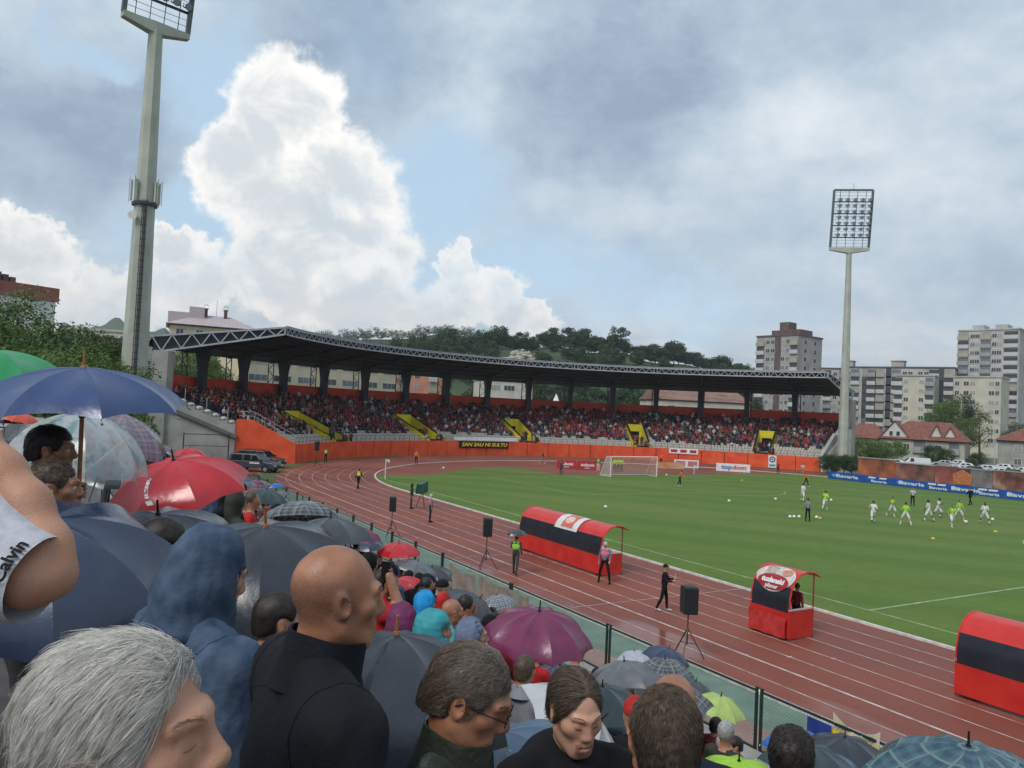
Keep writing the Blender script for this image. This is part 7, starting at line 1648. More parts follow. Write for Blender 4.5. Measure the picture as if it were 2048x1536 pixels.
def clothes(mats, floor_dz, arms=None, collar='none', res=.016, fold=.004, female=False, hoodie=False, seed=0, extra=(), bulk=1.0, sleeves=True, nk=(0, -.045, -.15)):
    """jacket, trousers and shoes below a head at the origin; floor_dz = floor height below the head centre (negative).  slots: 0 top 1 bottom 2 shoes 3 trim 4 skin"""
    P = []; sw = (.165 if female else .19)*bulk; sh = -.232; nx, ny, nz = nk
    P.append((s_ell((0, -.045, -.41), (.185*bulk, .125*bulk, .24)), 0)); P.append((s_cap((-sw*.75, -.045, sh-.02), (sw*.75, -.045, sh-.02), .078*bulk), 0, .05)); P.append((s_ell((0, -.04, -.60), (.165*bulk, .118*bulk, .17)), 0, .06))
    for s in (-1, 1): P.append((s_cap((s*.045, ny-.01, nz+.0), (s*sw, -.045, sh), .052, .064*bulk), 0, .05))
    hipz = -.74; P.append((s_ell((0, -.04, hipz+.02), (.158, .115, .12)), 1, .03)); leg = floor_dz-hipz
    for s in (-1, 1):
        hip = np.array([s*.085, -.04, hipz]); knee = hip+np.array([s*.01, .03, leg*.5]); ank = hip+np.array([s*.01, -.01, leg+.09]); P.append((s_cap(hip, knee, .085, .065), 1, .03)); P.append((s_cap(knee, ank, .063, .048), 1, .03)); P.append((s_cap(ank+np.array([0, -.03, -.05]), ank+np.array([0, .15, -.06]), .045, .035), 2, .02))
    arms = arms or [[(-sw, -.045, sh), (-sw-.075, -.06, sh-.29), (-sw-.03, .07, sh-.52)], [(sw, -.045, sh), (sw+.075, -.06, sh-.29), (sw+.03, .07, sh-.52)]]
    for a in arms:
        a = [np.array(p, float) for p in a]; P.append((s_cap(a[0], a[1], .066*bulk, .055*bulk), 0, .045)); P.append((s_cap(a[1], a[2], .053*bulk, .042*bulk), 0 if sleeves else 4, .03))
    if hoodie: P.append((s_ell((0, -.115, -.185), (.125, .065, .085)), 0, .04)); P.append((s_ell((0, -.02, -.180), (.115, .09, .05)), 0, .04))
    for e in extra: P.append(e)
    lo = np.min([p[0].lo for p in P], 0); hi = np.max([p[0].hi for p in P], 0); hole = s_cap((nx, ny+.006, nz-.05), (0, ny+.035, nz+.13), .058, .066)
    def fn(Q):
        d = P[0][0](Q)
        for p in P[1:]: d = smin(d, p[0](Q), p[2] if len(p) > 2 else .03)
        w_ = vnoise(Q*np.array([1, 1, .5]), 22, seed); d = d+fold*(.8*w_+.55*vnoise(Q, 55, seed+5)+.9*(np.abs(vnoise(Q*np.array([1, 1, .7])+.02*w_[:, None], 38, seed+9))-.4))
        return d
    V, Fc = surface_nets(fn, lo, hi, res); c = V[Fc].mean(1); mi = np.array([p[1] for p in P])[np.argmin(np.stack([p[0](c) for p in P]), 0)]
    return mesh_np('clothes', V, Fc, mats, mi, True), fn
def hood_mesh(m, RM, res=.010, size=1.0, seed=0, fold=.005):
    """fabric hood: outer shell minus the face opening and the inside"""
    o1 = s_ell((0, -.030, .022), np.array([.104, .125, .135])*size); o2 = s_ell((0, -.055, -.095), np.array([.106, .110, .095])*size); o3 = s_cap((0, .045, -.10), (0, .05, -.16), .075*size); o4 = s_ell((0, -.045, -.185), np.array([.118, .108, .040])*size); i1 = s_ell((0, -.01, .010), np.array([.090, .112, .120])*size); opn = s_ell((0, .12, -.03), np.array([.078, .085, .105])*size)
    def fn(Q):
        d = smin(smin(smin(o1(Q), o2(Q), .07), o3(Q), .05), o4(Q), .06)+fold*(vnoise(Q*np.array([1, 1, .6]), 30, seed)+.6*vnoise(Q, 62, seed+2))-.005*np.exp(-(opn(Q)/.010)**2); d = smax(d, -opn(Q), .012); return smax(d, -i1(Q), .008)
    V, Fc = surface_nets(fn, (-.18*size, -.20*size, -.26*size), (.18*size, .15*size, .19*size), res); return mesh_np('hood', V@RM.T, Fc, [m], None, True)
def hand_mesh(skin, res=.0045, curl=1.35, name='hand'):
    """right-hand fist closed round a rod along local Z at the origin; knuckles towards +Y, wrist at -X"""
    P = [(s_ell((-.052, .010, 0), (.036, .017, .042)), 0)]
    for i, (z, L_) in enumerate(((.031, .9), (.010, 1.0), (-.011, .95), (-.031, .8))):
        r0 = .0095*(1 if i < 3 else .88); a = [np.array([-.022, .022, z]), np.array([.010, .026*1.0, z*1.02]), np.array([.027, .004, z*1.02]), np.array([.012, -.018, z])]
        for p, q, ra, rb in zip(a[:-1], a[1:], (r0, r0*.95, r0*.9), (r0*.95, r0*.9, r0*.8)): P.append((s_cap(p, q, ra, rb), 0, .004))
    t = [np.array([-.062, -.004, .030]), np.array([-.028, -.022, .040]), np.array([.002, -.026, .034])]
    P.append((s_cap(t[0], t[1], .013, .011), 0, .008)); P.append((s_cap(t[1], t[2], .011, .009), 0, .004)); P.append((s_cap((-.08, .006, -.002), (-.15, .0, -.004), .026, .029), 0, .02))
    return sdf_mesh(name, P, res, [skin], k=.008)
def skin_limb(pts, rads, skin, res=.008, name='arm', extra=()):
    P = [(s_cap(a, b, ra, rb), 0, .03) for a, b, ra, rb in zip(pts[:-1], pts[1:], rads[:-1], rads[1:])]+list(extra); return sdf_mesh(name, P, res, [skin], k=.03)
def collar_mesh(m, h=.05, r0=.098, r1=.080, nk=(0, -.045, -.15), flare=.0, gap=.5, seed=0, t=.007):
    """upright band round the neck, open a little at the throat"""
    mb = MB(); A = np.linspace(math.pi/2+gap*.5, math.pi*2.5-gap*.5, 44); prof = [(-.045, r0+.012), (-.015, r0), (h*.5, (r0+r1)/2), (h, r1+flare)]
    def pt(a, z, r, o=0.0):
        f = (math.sin(a)+1)/2; wob = .003*math.sin(a*5+seed)*(z > 0); rr = r+o+wob; return (nk[0]+rr*math.cos(a), nk[1]+.012+.015*(z/h if h else 0)+rr*1.02*math.sin(a), nk[2]+z-.030*f*(1 if z > 0 else .6)+.012*(1-f))
    out = [[pt(a, z, r) for a in A] for z, r in prof]; inn = [[pt(a, z, r, -t) for a in A] for z, r in prof]
    mb.grid(out[::-1]); mb.grid(inn); mb.grid([inn[-1], out[-1]][::-1]); mb.grid([[o_[0] for o_ in out], [i_[0] for i_ in inn]]); mb.grid([[i_[-1] for i_ in inn], [o_[-1] for o_ in out]])
    return mb.mesh('collar', m, True)
PCOUNT = [0]
def spectator(px, py, depth, phi, label, skin=M_SKIN, hair='brown', style='short', pitch=0.0, yaw=0.0, top='black', bottom='dgrey', collar='low', res=.006, cres=.018, thick=.009, hoodc=None, arms=None, female=False, closed=False, topm=None, trimm=None, hoodie=False, nstr=0, slen=.035, strm=None, flow=None, recede=0.0, front=.062, low=-.045, bulk=1.0, sleeves=True, floor=None, lump=.003, extra=(), stub=False, wide=1.0, hood_size=1.0, cap=None, fold=.004, srad=.0007, wild=.35, lips=True, browm=None, shaved=None, seams=False):
    PCOUNT[0] += 1; hc = at(px, py, depth); hd = YAW+R_(phi); o = empty('person', hc, -hd); pr, yr = R_(pitch), R_(-yaw); fz = floor if floor is not None else floor_z(hc[0])
    nk = (0, -.045, -.155); me, RM, de = head_mesh(res, skin, browm or hairm('brown'), pr, yr, nk, female, closed, wide, stub, lips, shaved); bo = obj('body', me, o)
    if de is not None: obj('brows', de, bo)
    tm = topm or CL(top); mats = [tm, CL(bottom), CL('dgrey'), trimm or tm, skin]
    cm, cfn = clothes(mats, fz-hc[2], arms, collar, cres, fold, female, hoodie, PCOUNT[0], extra, bulk, sleeves); obj('clothes', cm, o)
    if seams:
        def onsurf(Q):
            Q = np.array(Q, float)
            for _ in range(6):
                e = .003; g = np.stack([cfn(Q+np.eye(3)[i]*e)-cfn(Q-np.eye(3)[i]*e) for i in range(3)], 1)/(2*e); g /= np.linalg.norm(g, axis=1)[:, None]+1e-9; Q = Q-g*cfn(Q)[:, None]
            return Q
        mb = MB(); sw = .19*bulk
        for s_ in (-1, 1):
            a_ = np.linspace(0, 2*math.pi, 40); mb.tube(onsurf([(s_*(sw*.80+.012*math.cos(t)), -.045+.10*math.sin(t), -.262+.115*math.cos(t)) for t in a_]), .0028, 5)
            mb.tube(onsurf([(s_*sw*.85*t, -.13, -.20-.055*t) for t in np.linspace(.12, .9, 16)]), .0022, 5)
        mb.build('seam', mats[0], o, smooth=True)
    if collar in ('stand', 'low') and style != 'hood': obj('collar', collar_mesh(trimm or tm, .075 if collar == 'stand' else .022, .100*(.9 if female else 1), .084*(.88 if female else 1), flare=.006 if collar == 'stand' else 0, seed=PCOUNT[0], gap=.9 if collar == 'low' else .6), o)
    if style == 'hood': obj('hood', hood_mesh(hoodc or tm, RM, max(.010, res*1.4), hood_size, PCOUNT[0], .009), o)
    elif style == 'short':
        hm, fn = hair_shell(max(.005, res), RM, hairm(hair), thick, front, low, seed=PCOUNT[0], wide=wide*(.95 if female else 1), lump=lump, recede=recede); obj('hair', hm, o)
        if nstr: obj('hair_strands', strands(fn, RM, nstr, slen, strm or [hairm(hair)], flow or (lambda Q: np.tile([0, -.6, -.5], (len(Q), 1))+np.stack([Q[:, 0]*6, 0*Q[:, 0], 0*Q[:, 0]], 1)), PCOUNT[0], srad, low-.01, wild=wild), o)
    elif style == 'beanie':
        f1 = s_ell((0, -.014, .040), (.090, .112, .100))
        V, Fc = surface_nets(lambda Q: smax(f1(Q)+.003*vnoise(Q, 60), (.030-.25*Q[:, 1]*0-Q[:, 2]), .01), (-.11, -.14, .0), (.11, .12, .15), .008); obj('hat', mesh_np('hat', V@RM.T, Fc, [cap], None, True), o)
    tag(o, label, 'person'); return o, RM, hc
def local_pts(o, *pts):                                      # world points into a person's frame
    M = (Matrix.Translation(o.location) @ o.rotation_euler.to_matrix().to_4x4()).inverted(); return [np.array(M @ Vector(p)) for p in pts]
def frame_inv(px, py, depth, phi):
    hc = at(px, py, depth); hd = YAW+R_(phi); return (Matrix.Translation(hc) @ Matrix.Rotation(-hd, 4, 'Z')).inverted()
def LP(M, p): return np.array(M @ Vector(p))
# hair tints
H_W = mat('strand_white', (.78, .75, .69), .4, scale=50); H_L = mat('strand_silver', (.52, .495, .455), .4, scale=50); H_M = mat('strand_grey', (.27, .25, .225), .45, scale=50); H_D = mat('strand_dark', (.055, .05, .048), .5, scale=50); H_B = mat('strand_brown', (.075, .050, .036), .5, scale=50); H_LB = mat('strand_light_brown', (.20, .145, .105), .5, scale=50); H_K = mat('strand_black', (.012, .010, .009), .5, scale=50)
M_BJKT = mat('jacket_black', (.0045, .0055, .008), .8, scale=6, col2=(.008, .010, .015), bump=.18, bscale=120, spec=.25)
M_DENIM = mat('denim_blue', (.030, .052, .092), .75, scale=14, col2=(.068, .102, .158), bump=.14, bscale=60, spec=.25, det=7)
M_OLIVE = mat('leather_olive', (.018, .023, .017), .38, scale=10, col2=(.034, .042, .031), bump=.3, bscale=45, spec=.5, det=6)
M_TEE = mat('tee_grey', (.40, .41, .45), .85, scale=60, col2=(.50, .51, .55), bump=.08, bscale=160)
# 1 the grey-haired man right beside the camera
def flow_grey(Q):
    v = np.tile(np.array([0.0, -.85, -.25]), (len(Q), 1)); v[:, 0] += Q[:, 0]*5+.35; v[:, 2] -= np.clip(np.abs(Q[:, 0])-.03, 0, 1)*14; return v
g, RMg, hcg = spectator(258, 1484, .97, 90, 'grey haired man in dark jacket looking towards the pitch right beside the camera', skin=M_SKIN, hair='grey', pitch=-8, closed=True, browm=mat('brow_grey', (.16, .10, .075), .7, scale=80, col2=(.26, .18, .14)), top='navy', res=.0042, thick=.013, front=.050, low=-.075, nstr=15000, slen=.066, strm=[H_M, H_L, H_L, H_W], flow=flow_grey, lump=.005, stub=True, srad=.00034, wild=.26, cres=.016)
# 2 the bald man in the black jacket
spectator(674, 1194, 1.84, 60, 'bald tanned man in a black jacket with turned up collar', skin=M_SKINC, hair='brown', style='bald', pitch=4, closed=True, topm=M_BJKT, collar='stand', res=.0042, cres=.012, bulk=1.22, wide=1.02, fold=.005, lips=False, seams=True)
# 3 the man in the denim-blue hood
spectator(425, 1150, 2.45, 44, 'person in a washed blue hooded jacket with the hood up', style='hood', hair='brown', topm=M_DENIM, hood_size=1.0, res=.006, cres=.012, bulk=1.36, pitch=16, fold=.010, seams=True)
# 4 bare raised arm and grey sleeve at the left edge
FI = frame_inv(-190, 980, 1.32, 70)
sh4 = at(-110, 1060, 1.20)
p4, _, _ = spectator(-190, 980, 1.32, 70, 'person in a pale grey lettered shirt raising a bare arm', topm=M_TEE, hair='brown', collar='low', sleeves=False, arms=[[(-.19, -.045, -.232), (-.27, -.06, -.52), (-.22, .07, -.75)], [LP(FI, sh4), LP(FI, at(-80, 1090, 1.18)), LP(FI, at(-78, 1092, 1.18))]], res=.008, cres=.012, fold=.003)
mb = MB(); spx = [(-125, 1075, 1.19, .112), (-60, 1104, 1.165, .098), (-10, 1130, 1.155, .082), (35, 1147, 1.150, .073), (70, 1158, 1.147, .067), (76, 1160, 1.1465, .0655)]
mb.tube([LP(FI, at(x, y, d)) for x, y, d, _ in spx], [q[3] for q in spx], 36, cap=False); mb.tube([LP(FI, at(*q)) for q in ((75, 1159.6, 1.1465), (40, 1149, 1.15), (10, 1139, 1.155))], [.0652, .064, .066], 36, cap=False); sm_ = mb.mesh('sleeve', M_TEE, True)
vv = np.array([v.co[:] for v in sm_.vertices]); dn = .0022*vnoise(vv, 60, 2)+.0016*vnoise(vv, 130, 3)
for v, k_ in zip(sm_.vertices, dn): v.co = v.co*(1+0)+Vector((k_, k_, k_*.5))
obj('sleeve', sm_, p4)
ap = [(10, 1140, 1.15), (58, 1160, 1.148), (104, 1148, 1.17), (94, 1090, 1.185), (54, 1010, 1.205), (6, 940, 1.225), (-42, 872, 1.245), (-80, 810, 1.26)]
am = skin_limb([LP(FI, at(*q)) for q in ap], [.040, .037, .0285, .030, .031, .027, .022, .020], M_SKIN, .006); obj('arm', am, p4)
# sleeve print
tm4 = text_mesh('Calvin', .025, M_BLACK, .0003, .0007)
c0, c1 = LP(FI, at(35, 1147, 1.150)), LP(FI, at(70, 1158, 1.147)); ax4 = c1-c0; L4 = np.linalg.norm(ax4); ax4 /= L4; tc4 = LP(FI, EYE)-c1; tc4 -= ax4*(tc4@ax4); tc4 /= np.linalg.norm(tc4); up4 = np.cross(ax4, tc4); up4 = up4 if up4[2] > 0 else -up4
for v in tm4.vertices:                                       # letters run up the sleeve just above the hem
    al = L4-.006-v.co.y; rad = .073+(.067-.073)*min(al/L4, 1.1)+.0035+v.co.z; th = v.co.x/.068+.18; v.co = c0+ax4*al+(tc4*math.cos(th)+up4*math.sin(th))*rad
obj('lettering', tm4, p4)
# 5, 6 the two men under the royal blue umbrella
spectator(103, 900, 4.05, 72, 'dark haired man in profile under the royal blue umbrella', hair='dark', top='black', res=.006, thick=.012, nstr=2500, slen=.03, strm=[H_K, H_D], skin=M_SKINT, front=.07)
FI = frame_inv(108, 975, 3.55, 66); gripL = LP(FI, hand6+np.array([0, 0, .05]))
ar6 = [[(-.19, -.045, -.232), (-.27, -.06, -.52), (-.22, .07, -.75)], [(.19, -.045, -.232), LP(FI, at(130, 1120, 3.75)), gripL+np.array([0, -.10, -.10])]]
p6, _, _ = spectator(108, 975, 3.55, 66, 'short haired man in black gripping the crook handle of the royal blue umbrella', hair='brown', top='black', res=.006, thick=.006, nstr=2500, slen=.018, strm=[H_K, H_B], arms=ar6, skin=M_SKINT, front=.06)
hm_ = hand_mesh(M_SKINT); ho = obj('hand', hm_, p6, gripL); ho.rotation_euler = (0, 0, R_(70))
# 7 the man with glasses in the olive leather jacket
p7, RM7, _ = spectator(938, 1392, 1.95, 98, 'man with glasses and greying brown hair in an olive leather jacket looking down', hair='brown', top='olive', topm=M_OLIVE, trimm=M_OLIVE, collar='stand', pitch=22, res=.0045, cres=.014, thick=.008, nstr=11000, slen=.036, strm=[H_B, H_B, H_B, H_LB, H_LB, H_M], closed=True, skin=M_SKINT, front=.066, low=-.055, bulk=1.08, lump=.004, seams=True, fold=.006, srad=.00042)
mb = MB()
for s in (-1, 1):
    mb.tube([(s*.033+.023*math.cos(a), .112+.0*a, .002+.017*math.sin(a)) for a in np.linspace(0, 2*math.pi, 17)], .0016, 5); mb.tube([(s*.056, .110, .006), (s*.078, .06, .010), (s*.084, .0, .012), (s*.083, -.018, -.004)], .0019, 5)
mb.tube([(-.010, .113, .004), (0, .117, .007), (.010, .113, .004)], .0016, 5); gm = mb.mesh('glasses', M_UBLK, True); gm.transform(Matrix(RM7.tolist()).to_4x4()); obj('glasses', gm, p7)
# 8 the young woman looking down
p8, RM8, _ = spectator(1150, 1420, 2.45, 158, 'young woman with tied back brown hair in a black jacket looking down', skin=M_SKINF, hair='brown', female=True, closed=True, pitch=13, top='black', hoodie=True, collar='none', res=.0042, cres=.013, thick=.0045, front=.046, low=-.055, lump=.0006, nstr=9000, slen=.06, strm=[H_B, H_B, H_K, H_LB], flow=lambda Q: np.stack([np.sign(Q[:, 0])*(.55-.2*np.abs(Q[:, 0])/.07), -.75+0*Q[:, 0], -.35-6*np.abs(Q[:, 0])], 1), wild=.04, srad=.0004, bulk=1.05, browm=mat('brow_soft', (.10, .05, .03), .6))
tm8 = text_mesh('TTI', .085, mat('print_pink', (.62, .45, .50), .7), .001, .003); l8 = obj('lettering', tm8, p8, (0, .098, -.40)); l8.rotation_euler = (R_(82), 0, math.pi)
# 9, 10 the man seen from behind and the bald head beyond him
p9, _, _ = spectator(1330, 1480, 1.88, 4, 'man with cropped greying hair seen from directly behind', hair='brown', top='navy', res=.0048, thick=.008, nstr=13000, slen=.016, srad=.0004, strm=[H_K, H_B, H_B, H_LB], low=-.07, pitch=5, skin=M_SKINT, flow=lambda Q: np.stack([Q[:, 0]*4, -.3+0*Q[:, 0], -.7+0*Q[:, 0]], 1), wild=.5)
p10, _, _ = spectator(1346, 1422, 2.62, 14, 'bald man in a navy tracksuit with three white shoulder stripes', style='bald', hair='grey', top='navy', res=.006, pitch=6, skin=M_SKINC, bulk=1.06)
mb = MB()
for k in range(3):
    yk = -.065+k*.026; mb.tube([(.10, yk-.01, -.222), (.165, yk-.01, -.232), (.235, yk-.01, -.262), (.272, yk-.012, -.33), (.290, yk-.02, -.44)], .0065, 5)
    mb.tube([(-.10, yk-.01, -.222), (-.165, yk-.01, -.232), (-.235, yk-.01, -.262), (-.272, yk-.012, -.33), (-.290, yk-.02, -.44)], .0065, 5)
mb.build('stripes', CL('white'), p10)
# 11.. further ones
spectator(1583, 1516, 3.3, 25, 'dark curly haired man from behind beneath the bright blue umbrella', hair='dark', top='dgrey', res=.007, cres=.022, thick=.016, nstr=3500, slen=.022, strm=[H_K, H_K, H_B], lump=.006, wild=1.0, low=-.06, skin=M_SKINT)
spectator(1468, 1492, 10.0, -95, 'dark haired man in profile under the pale lime umbrella', hair='dark', top='navy', res=.009, cres=.028, floor=.9)
spectator(1432, 1452, 10.6, 40, 'person in a dark red jacket beside the pale lime umbrella', hair='dark', top='maroon', res=.010, cres=.028, floor=1.0, bulk=1.15)
spectator(853, 1208, 8.3, 45, 'person with a bright blue hood up near the tarpaulin fence panels', style='hood', top='cyan', res=.009, cres=.026)
spectator(872, 1262, 5.6, 76, 'person in a turquoise hood facing the pitch', style='hood', top='teal', res=.007, cres=.022, hood_size=1.1)
spectator(808, 1244, 6.3, 40, 'person in a plum purple hood in front of the red umbrellas', style='hood', top='plum', res=.008, cres=.024, hood_size=1.08)
spectator(948, 1272, 6.2, 82, 'person in a slate blue hood beside the purple umbrella', style='hood', top='slate', res=.008, cres=.024)
spectator(905, 1224, 7.4, 62, 'bald man between the blue hood and the purple umbrella', style='bald', hair='brown', top='teal', res=.008, cres=.026, skin=M_SKINT)
spectator(886, 1176, 12.0, 60, 'person in a black wool hat near the fence', style='beanie', cap=CL('black'), top='black', res=.010, cres=.03)
spectator(857, 1166, 12.5, 60, 'person in dark clothes with a dark hood by the fence', style='hood', top='navy', res=.010, cres=.03)
spectator(1050, 1340, 6.4, 25, 'person in a grey shirt sheltering under the purple umbrella', hair='brown', top='grey', res=.008, cres=.022)
FI = frame_inv(770, 1165, 6.9, 60)
p21, _, _ = spectator(770, 1165, 6.9, 60, 'person in red holding up a phone under the small red umbrella', hair='dark', top='red', res=.009, cres=.022, sleeves=False, arms=[[(-.19, -.045, -.232), (-.27, -.06, -.52), (-.22, .07, -.75)], [(.19, -.045, -.232), LP(FI, at(800, 1218, 6.8)), LP(FI, at(778, 1150, 6.8))]])
obj('hand', hand_mesh(M_SKIN, .007), p21, LP(FI, at(777, 1146, 6.8))); mb = MB(); c = at(772, 1140, 6.78); mb.box(-.04, .04, -.006, .006, -.075, .075); ph = mb.build('phone', M_UBLK, None, loc=c); ph.rotation_euler = (0, 0, -YAW); tag(ph, 'black phone held up by the person in red', 'phone')
spectator(1272, 1432, 5.2, 10, 'person in a red wool hat seen from behind', style='beanie', cap=CL('red'), top='black', res=.009, cres=.026)
spectator(508, 1004, 13.5, 80, 'grey haired man with dark jacket under the red umbrella by the fence', hair='grey', top='black', res=.011, cres=.03)
spectator(576, 1026, 13.5, 70, 'dark haired man under the white umbrella by the fence', hair='dark', top='black', res=.011, cres=.03)
spectator(597, 1048, 12.0, 100, 'man in a black cap beside the black umbrellas', style='beanie', cap=CL('black'), top='black', res=.011, cres=.03)
spectator(470, 1022, 10.0, 30, 'person in a black cap below the pale grey umbrella', style='beanie', cap=CL('black'), top='dgrey', res=.011, cres=.03)
spectator(310, 945, 8.5, 60, 'person in a black cap behind the red umbrella', style='beanie', cap=CL('black'), top='black', res=.010, cres=.03)
spectator(330, 1090, 3.6, 60, 'person hidden beneath the dark checked umbrella', hair='dark', top='dgrey', res=.010, cres=.03)
spectator(180, 1120, 3.9, 60, 'person in dark clothes behind the navy umbrella', hair='dark', top='navy', res=.010, cres=.03)
spectator(-170, 1330, 2.5, 66, 'person in dark clothes sheltering under the navy umbrella', hair='dark', top='navy', res=.009, cres=.024, bulk=1.15)
spectator(560, 1240, 3.4, 60, 'person in black under the big black umbrella', hair='dark', top='black', res=.010, cres=.026)
# ================================================================== CROWD in the covered stand
def crowd_person(seed, stand=False):
    """low but shaped figure, facing -Y (the pitch); slots 0 top 1 trousers 2 skin 3 hair"""
    r = np.random.default_rng(seed); mb = MB(); z0 = .42 if not stand else .88; ly = -.34 if not stand else 0
    def ring(z, w, d, y=0): return [(w*math.cos(a), y+d*math.sin(a), z) for a in np.linspace(0, 2*math.pi, 7)[:-1]]
    R = [ring(z0, .17, .12), ring(z0+.28, .17, .12), ring(z0+.47, .22, .11, .0), ring(z0+.56, .10, .08), ring(z0+.60, .055, .055)]; V = sum(R, []); Fc = [(i*6+j, i*6+(j+1) % 6, (i+1)*6+(j+1) % 6, (i+1)*6+j) for i in range(4) for j in range(6)]; mb.add(V, Fc, 0)
    mb.ball((0, -.02, z0+.72), (.078, .095, .12), 7, 5, 2); mb.ball((0, .015, z0+.755), (.085, .095, .10), 7, 4, 3)
    for s in (-1, 1):
        e = np.array([s*.27, -.06-.1*r.random(), z0+.22]); w = np.array([s*.12, -.30, z0+.12+.3*r.random()]); mb.tube([(s*.20, 0, z0+.48), e, w], [.06, .05, .04], 5, 0); mb.ball(w, .045, 5, 4, 2)
        if stand: mb.tube([(s*.09, 0, z0), (s*.10, -.02, .45), (s*.10, 0, .02)], [.085, .065, .05], 5, 1)
        else: mb.tube([(s*.10, 0, z0+.05), (s*.12, -.40, z0+.03), (s*.12, -.40, .03)], [.085, .07, .05], 5, 1)
    return mb
TOPS = [((.014, .014, .018), .40, 'black'), ((.36, .016, .022), .20, 'red'), ((.50, .49, .48), .10, 'white'), ((.09, .09, .105), .12, 'dark grey'), ((.03, .05, .14), .06, 'navy'), ((.18, .015, .02), .07, 'dark red'), ((.34, .17, .16), .05, 'dusty pink')]
M_CTOP = [mat('crowd_'+n.replace(' ', '_'), c, .85, scale=4, var=.2) for c, _, n in TOPS]; M_CTR = [mat('crowd_trousers_dark', (.014, .015, .02), .85), mat('crowd_jeans', (.04, .055, .09), .85)]; M_CSK = mat('crowd_skin', (.36, .19, .13), .6, scale=5); M_CH = [mat('crowd_hair_dark', (.012, .010, .009), .7), mat('crowd_hair_brown', (.05, .032, .022), .7), mat('crowd_cap_red', (.30, .015, .02), .8)]
PMB = [crowd_person(s, st) for s, st in ((1, False), (2, False), (3, True), (4, True))]
PV = [np.concatenate(m.V) for m in PMB]; PF = [m.F for m in PMB]; PM = [np.array(m.M) for m in PMB]
r = np.random.default_rng(11); spots = []
for i in range(3, NR):
    n = int((aR(row_r(i))-aL(row_r(i)))*row_r(i)/.50)
    for j in range(n):
        u = (j+.5+r.uniform(-.25, .25))/n
        if u < .008 or u > .992: continue
        if in_vom(u, .006) and row_r(i) < VR1+.3: continue
        pr = .45 if i == 3 else (.92 if i == 4 else .99)
        if u < .10 and i <= 4 or (u > .97 and i <= 6): pr *= .6
        if r.random() > pr: continue
        spots.append((u, row_r(i)+.42+r.uniform(-.1, .1), row_z(i), i))
for (a, b), _ in zip(VU, VOM):                            # people standing in the stair mouths
    for k in range(9): spots.append((r.uniform(a+.004, b-.004), r.uniform(VR0-.2, VR1-1.0), 2.45, -1))
    for k in range(5): spots.append((r.uniform(a-.008, b+.008), 47.3+r.random()*.6, RZ0+.02, -1))
rec = []
for u, rr, z, i in spots:
    p = np.array(sp(u, rr, z)); st = i < 0 or r.random() < .35; v = r.integers(0, 2)+(2 if st else 0); a = math.atan2(p[0]-BC[0], p[1]-BC[1])+r.normal()*.25; pw = np.array([t[1] for t in TOPS]); cl_ = math.sin(u*47+i*.5)+math.sin(u*83-i*.8+1.0)+.6*math.sin(u*19+i*.3); pw = pw*np.array([1-.25*cl_, max(.15, 1+.55*cl_), max(.3, 1-.3*cl_), 1, 1, max(.2, 1+.4*cl_), 1]); pw = np.clip(pw, .01, None); rec.append((depth_of(p), p, int(v), a, int(r.choice(len(TOPS), p=pw/pw.sum())), int(r.random() < .3), int(r.choice(3, p=[.6, .3, .1])), r.uniform(.93, 1.07)))
rec.sort(key=lambda q: q[0]); NI = 70; VAR = {}
for d, p, v, a, tp, tr, hr, s in rec[:NI]:
    key = (v, tp, tr, hr)
    if key not in VAR: VAR[key] = mesh_np('spectator', PV[v], PF[v], [M_CTOP[tp], M_CTR[tr], M_CSK, M_CH[hr]], PM[v])
    o = obj('spectator', VAR[key], None, p); o.rotation_euler = (0, 0, -a); o.scale = (s, s, s); n = TOPS[tp][2]; st = v >= 2; lb = ('red capped ' if hr == 2 else ('brown haired ' if hr == 1 else 'dark haired '))+'fan in '+n+(' standing' if st else ' seated')+(' in jeans' if tr else '')+' near the left stand end'
    tag(o, lb, 'person', 'spectators: '+lb.split(' near')[0])
AV, AF, AM = [], [], []; off = 0; slot = [*M_CTOP, *M_CTR, M_CSK, *M_CH]; nt = len(M_CTOP)
for d, p, v, a, tp, tr, hr, s in rec[NI:]:
    c_, s_ = math.cos(-a), math.sin(-a); q = PV[v]*s; AV.append(np.stack([q[:, 0]*c_-q[:, 1]*s_, q[:, 0]*s_+q[:, 1]*c_, q[:, 2]], 1)+p); AF += [tuple(k+off for k in f) for f in PF[v]]; mp = np.array([tp, nt+tr, nt+2, nt+3+hr]); AM.append(mp[PM[v]]); off += len(q)
cw = obj('crowd', mesh_np('crowd', np.concatenate(AV), AF, slot, np.concatenate(AM))); tag(cw, 'dense crowd in black and red filling the rows of the covered stand', 'crowd', kind='stuff')
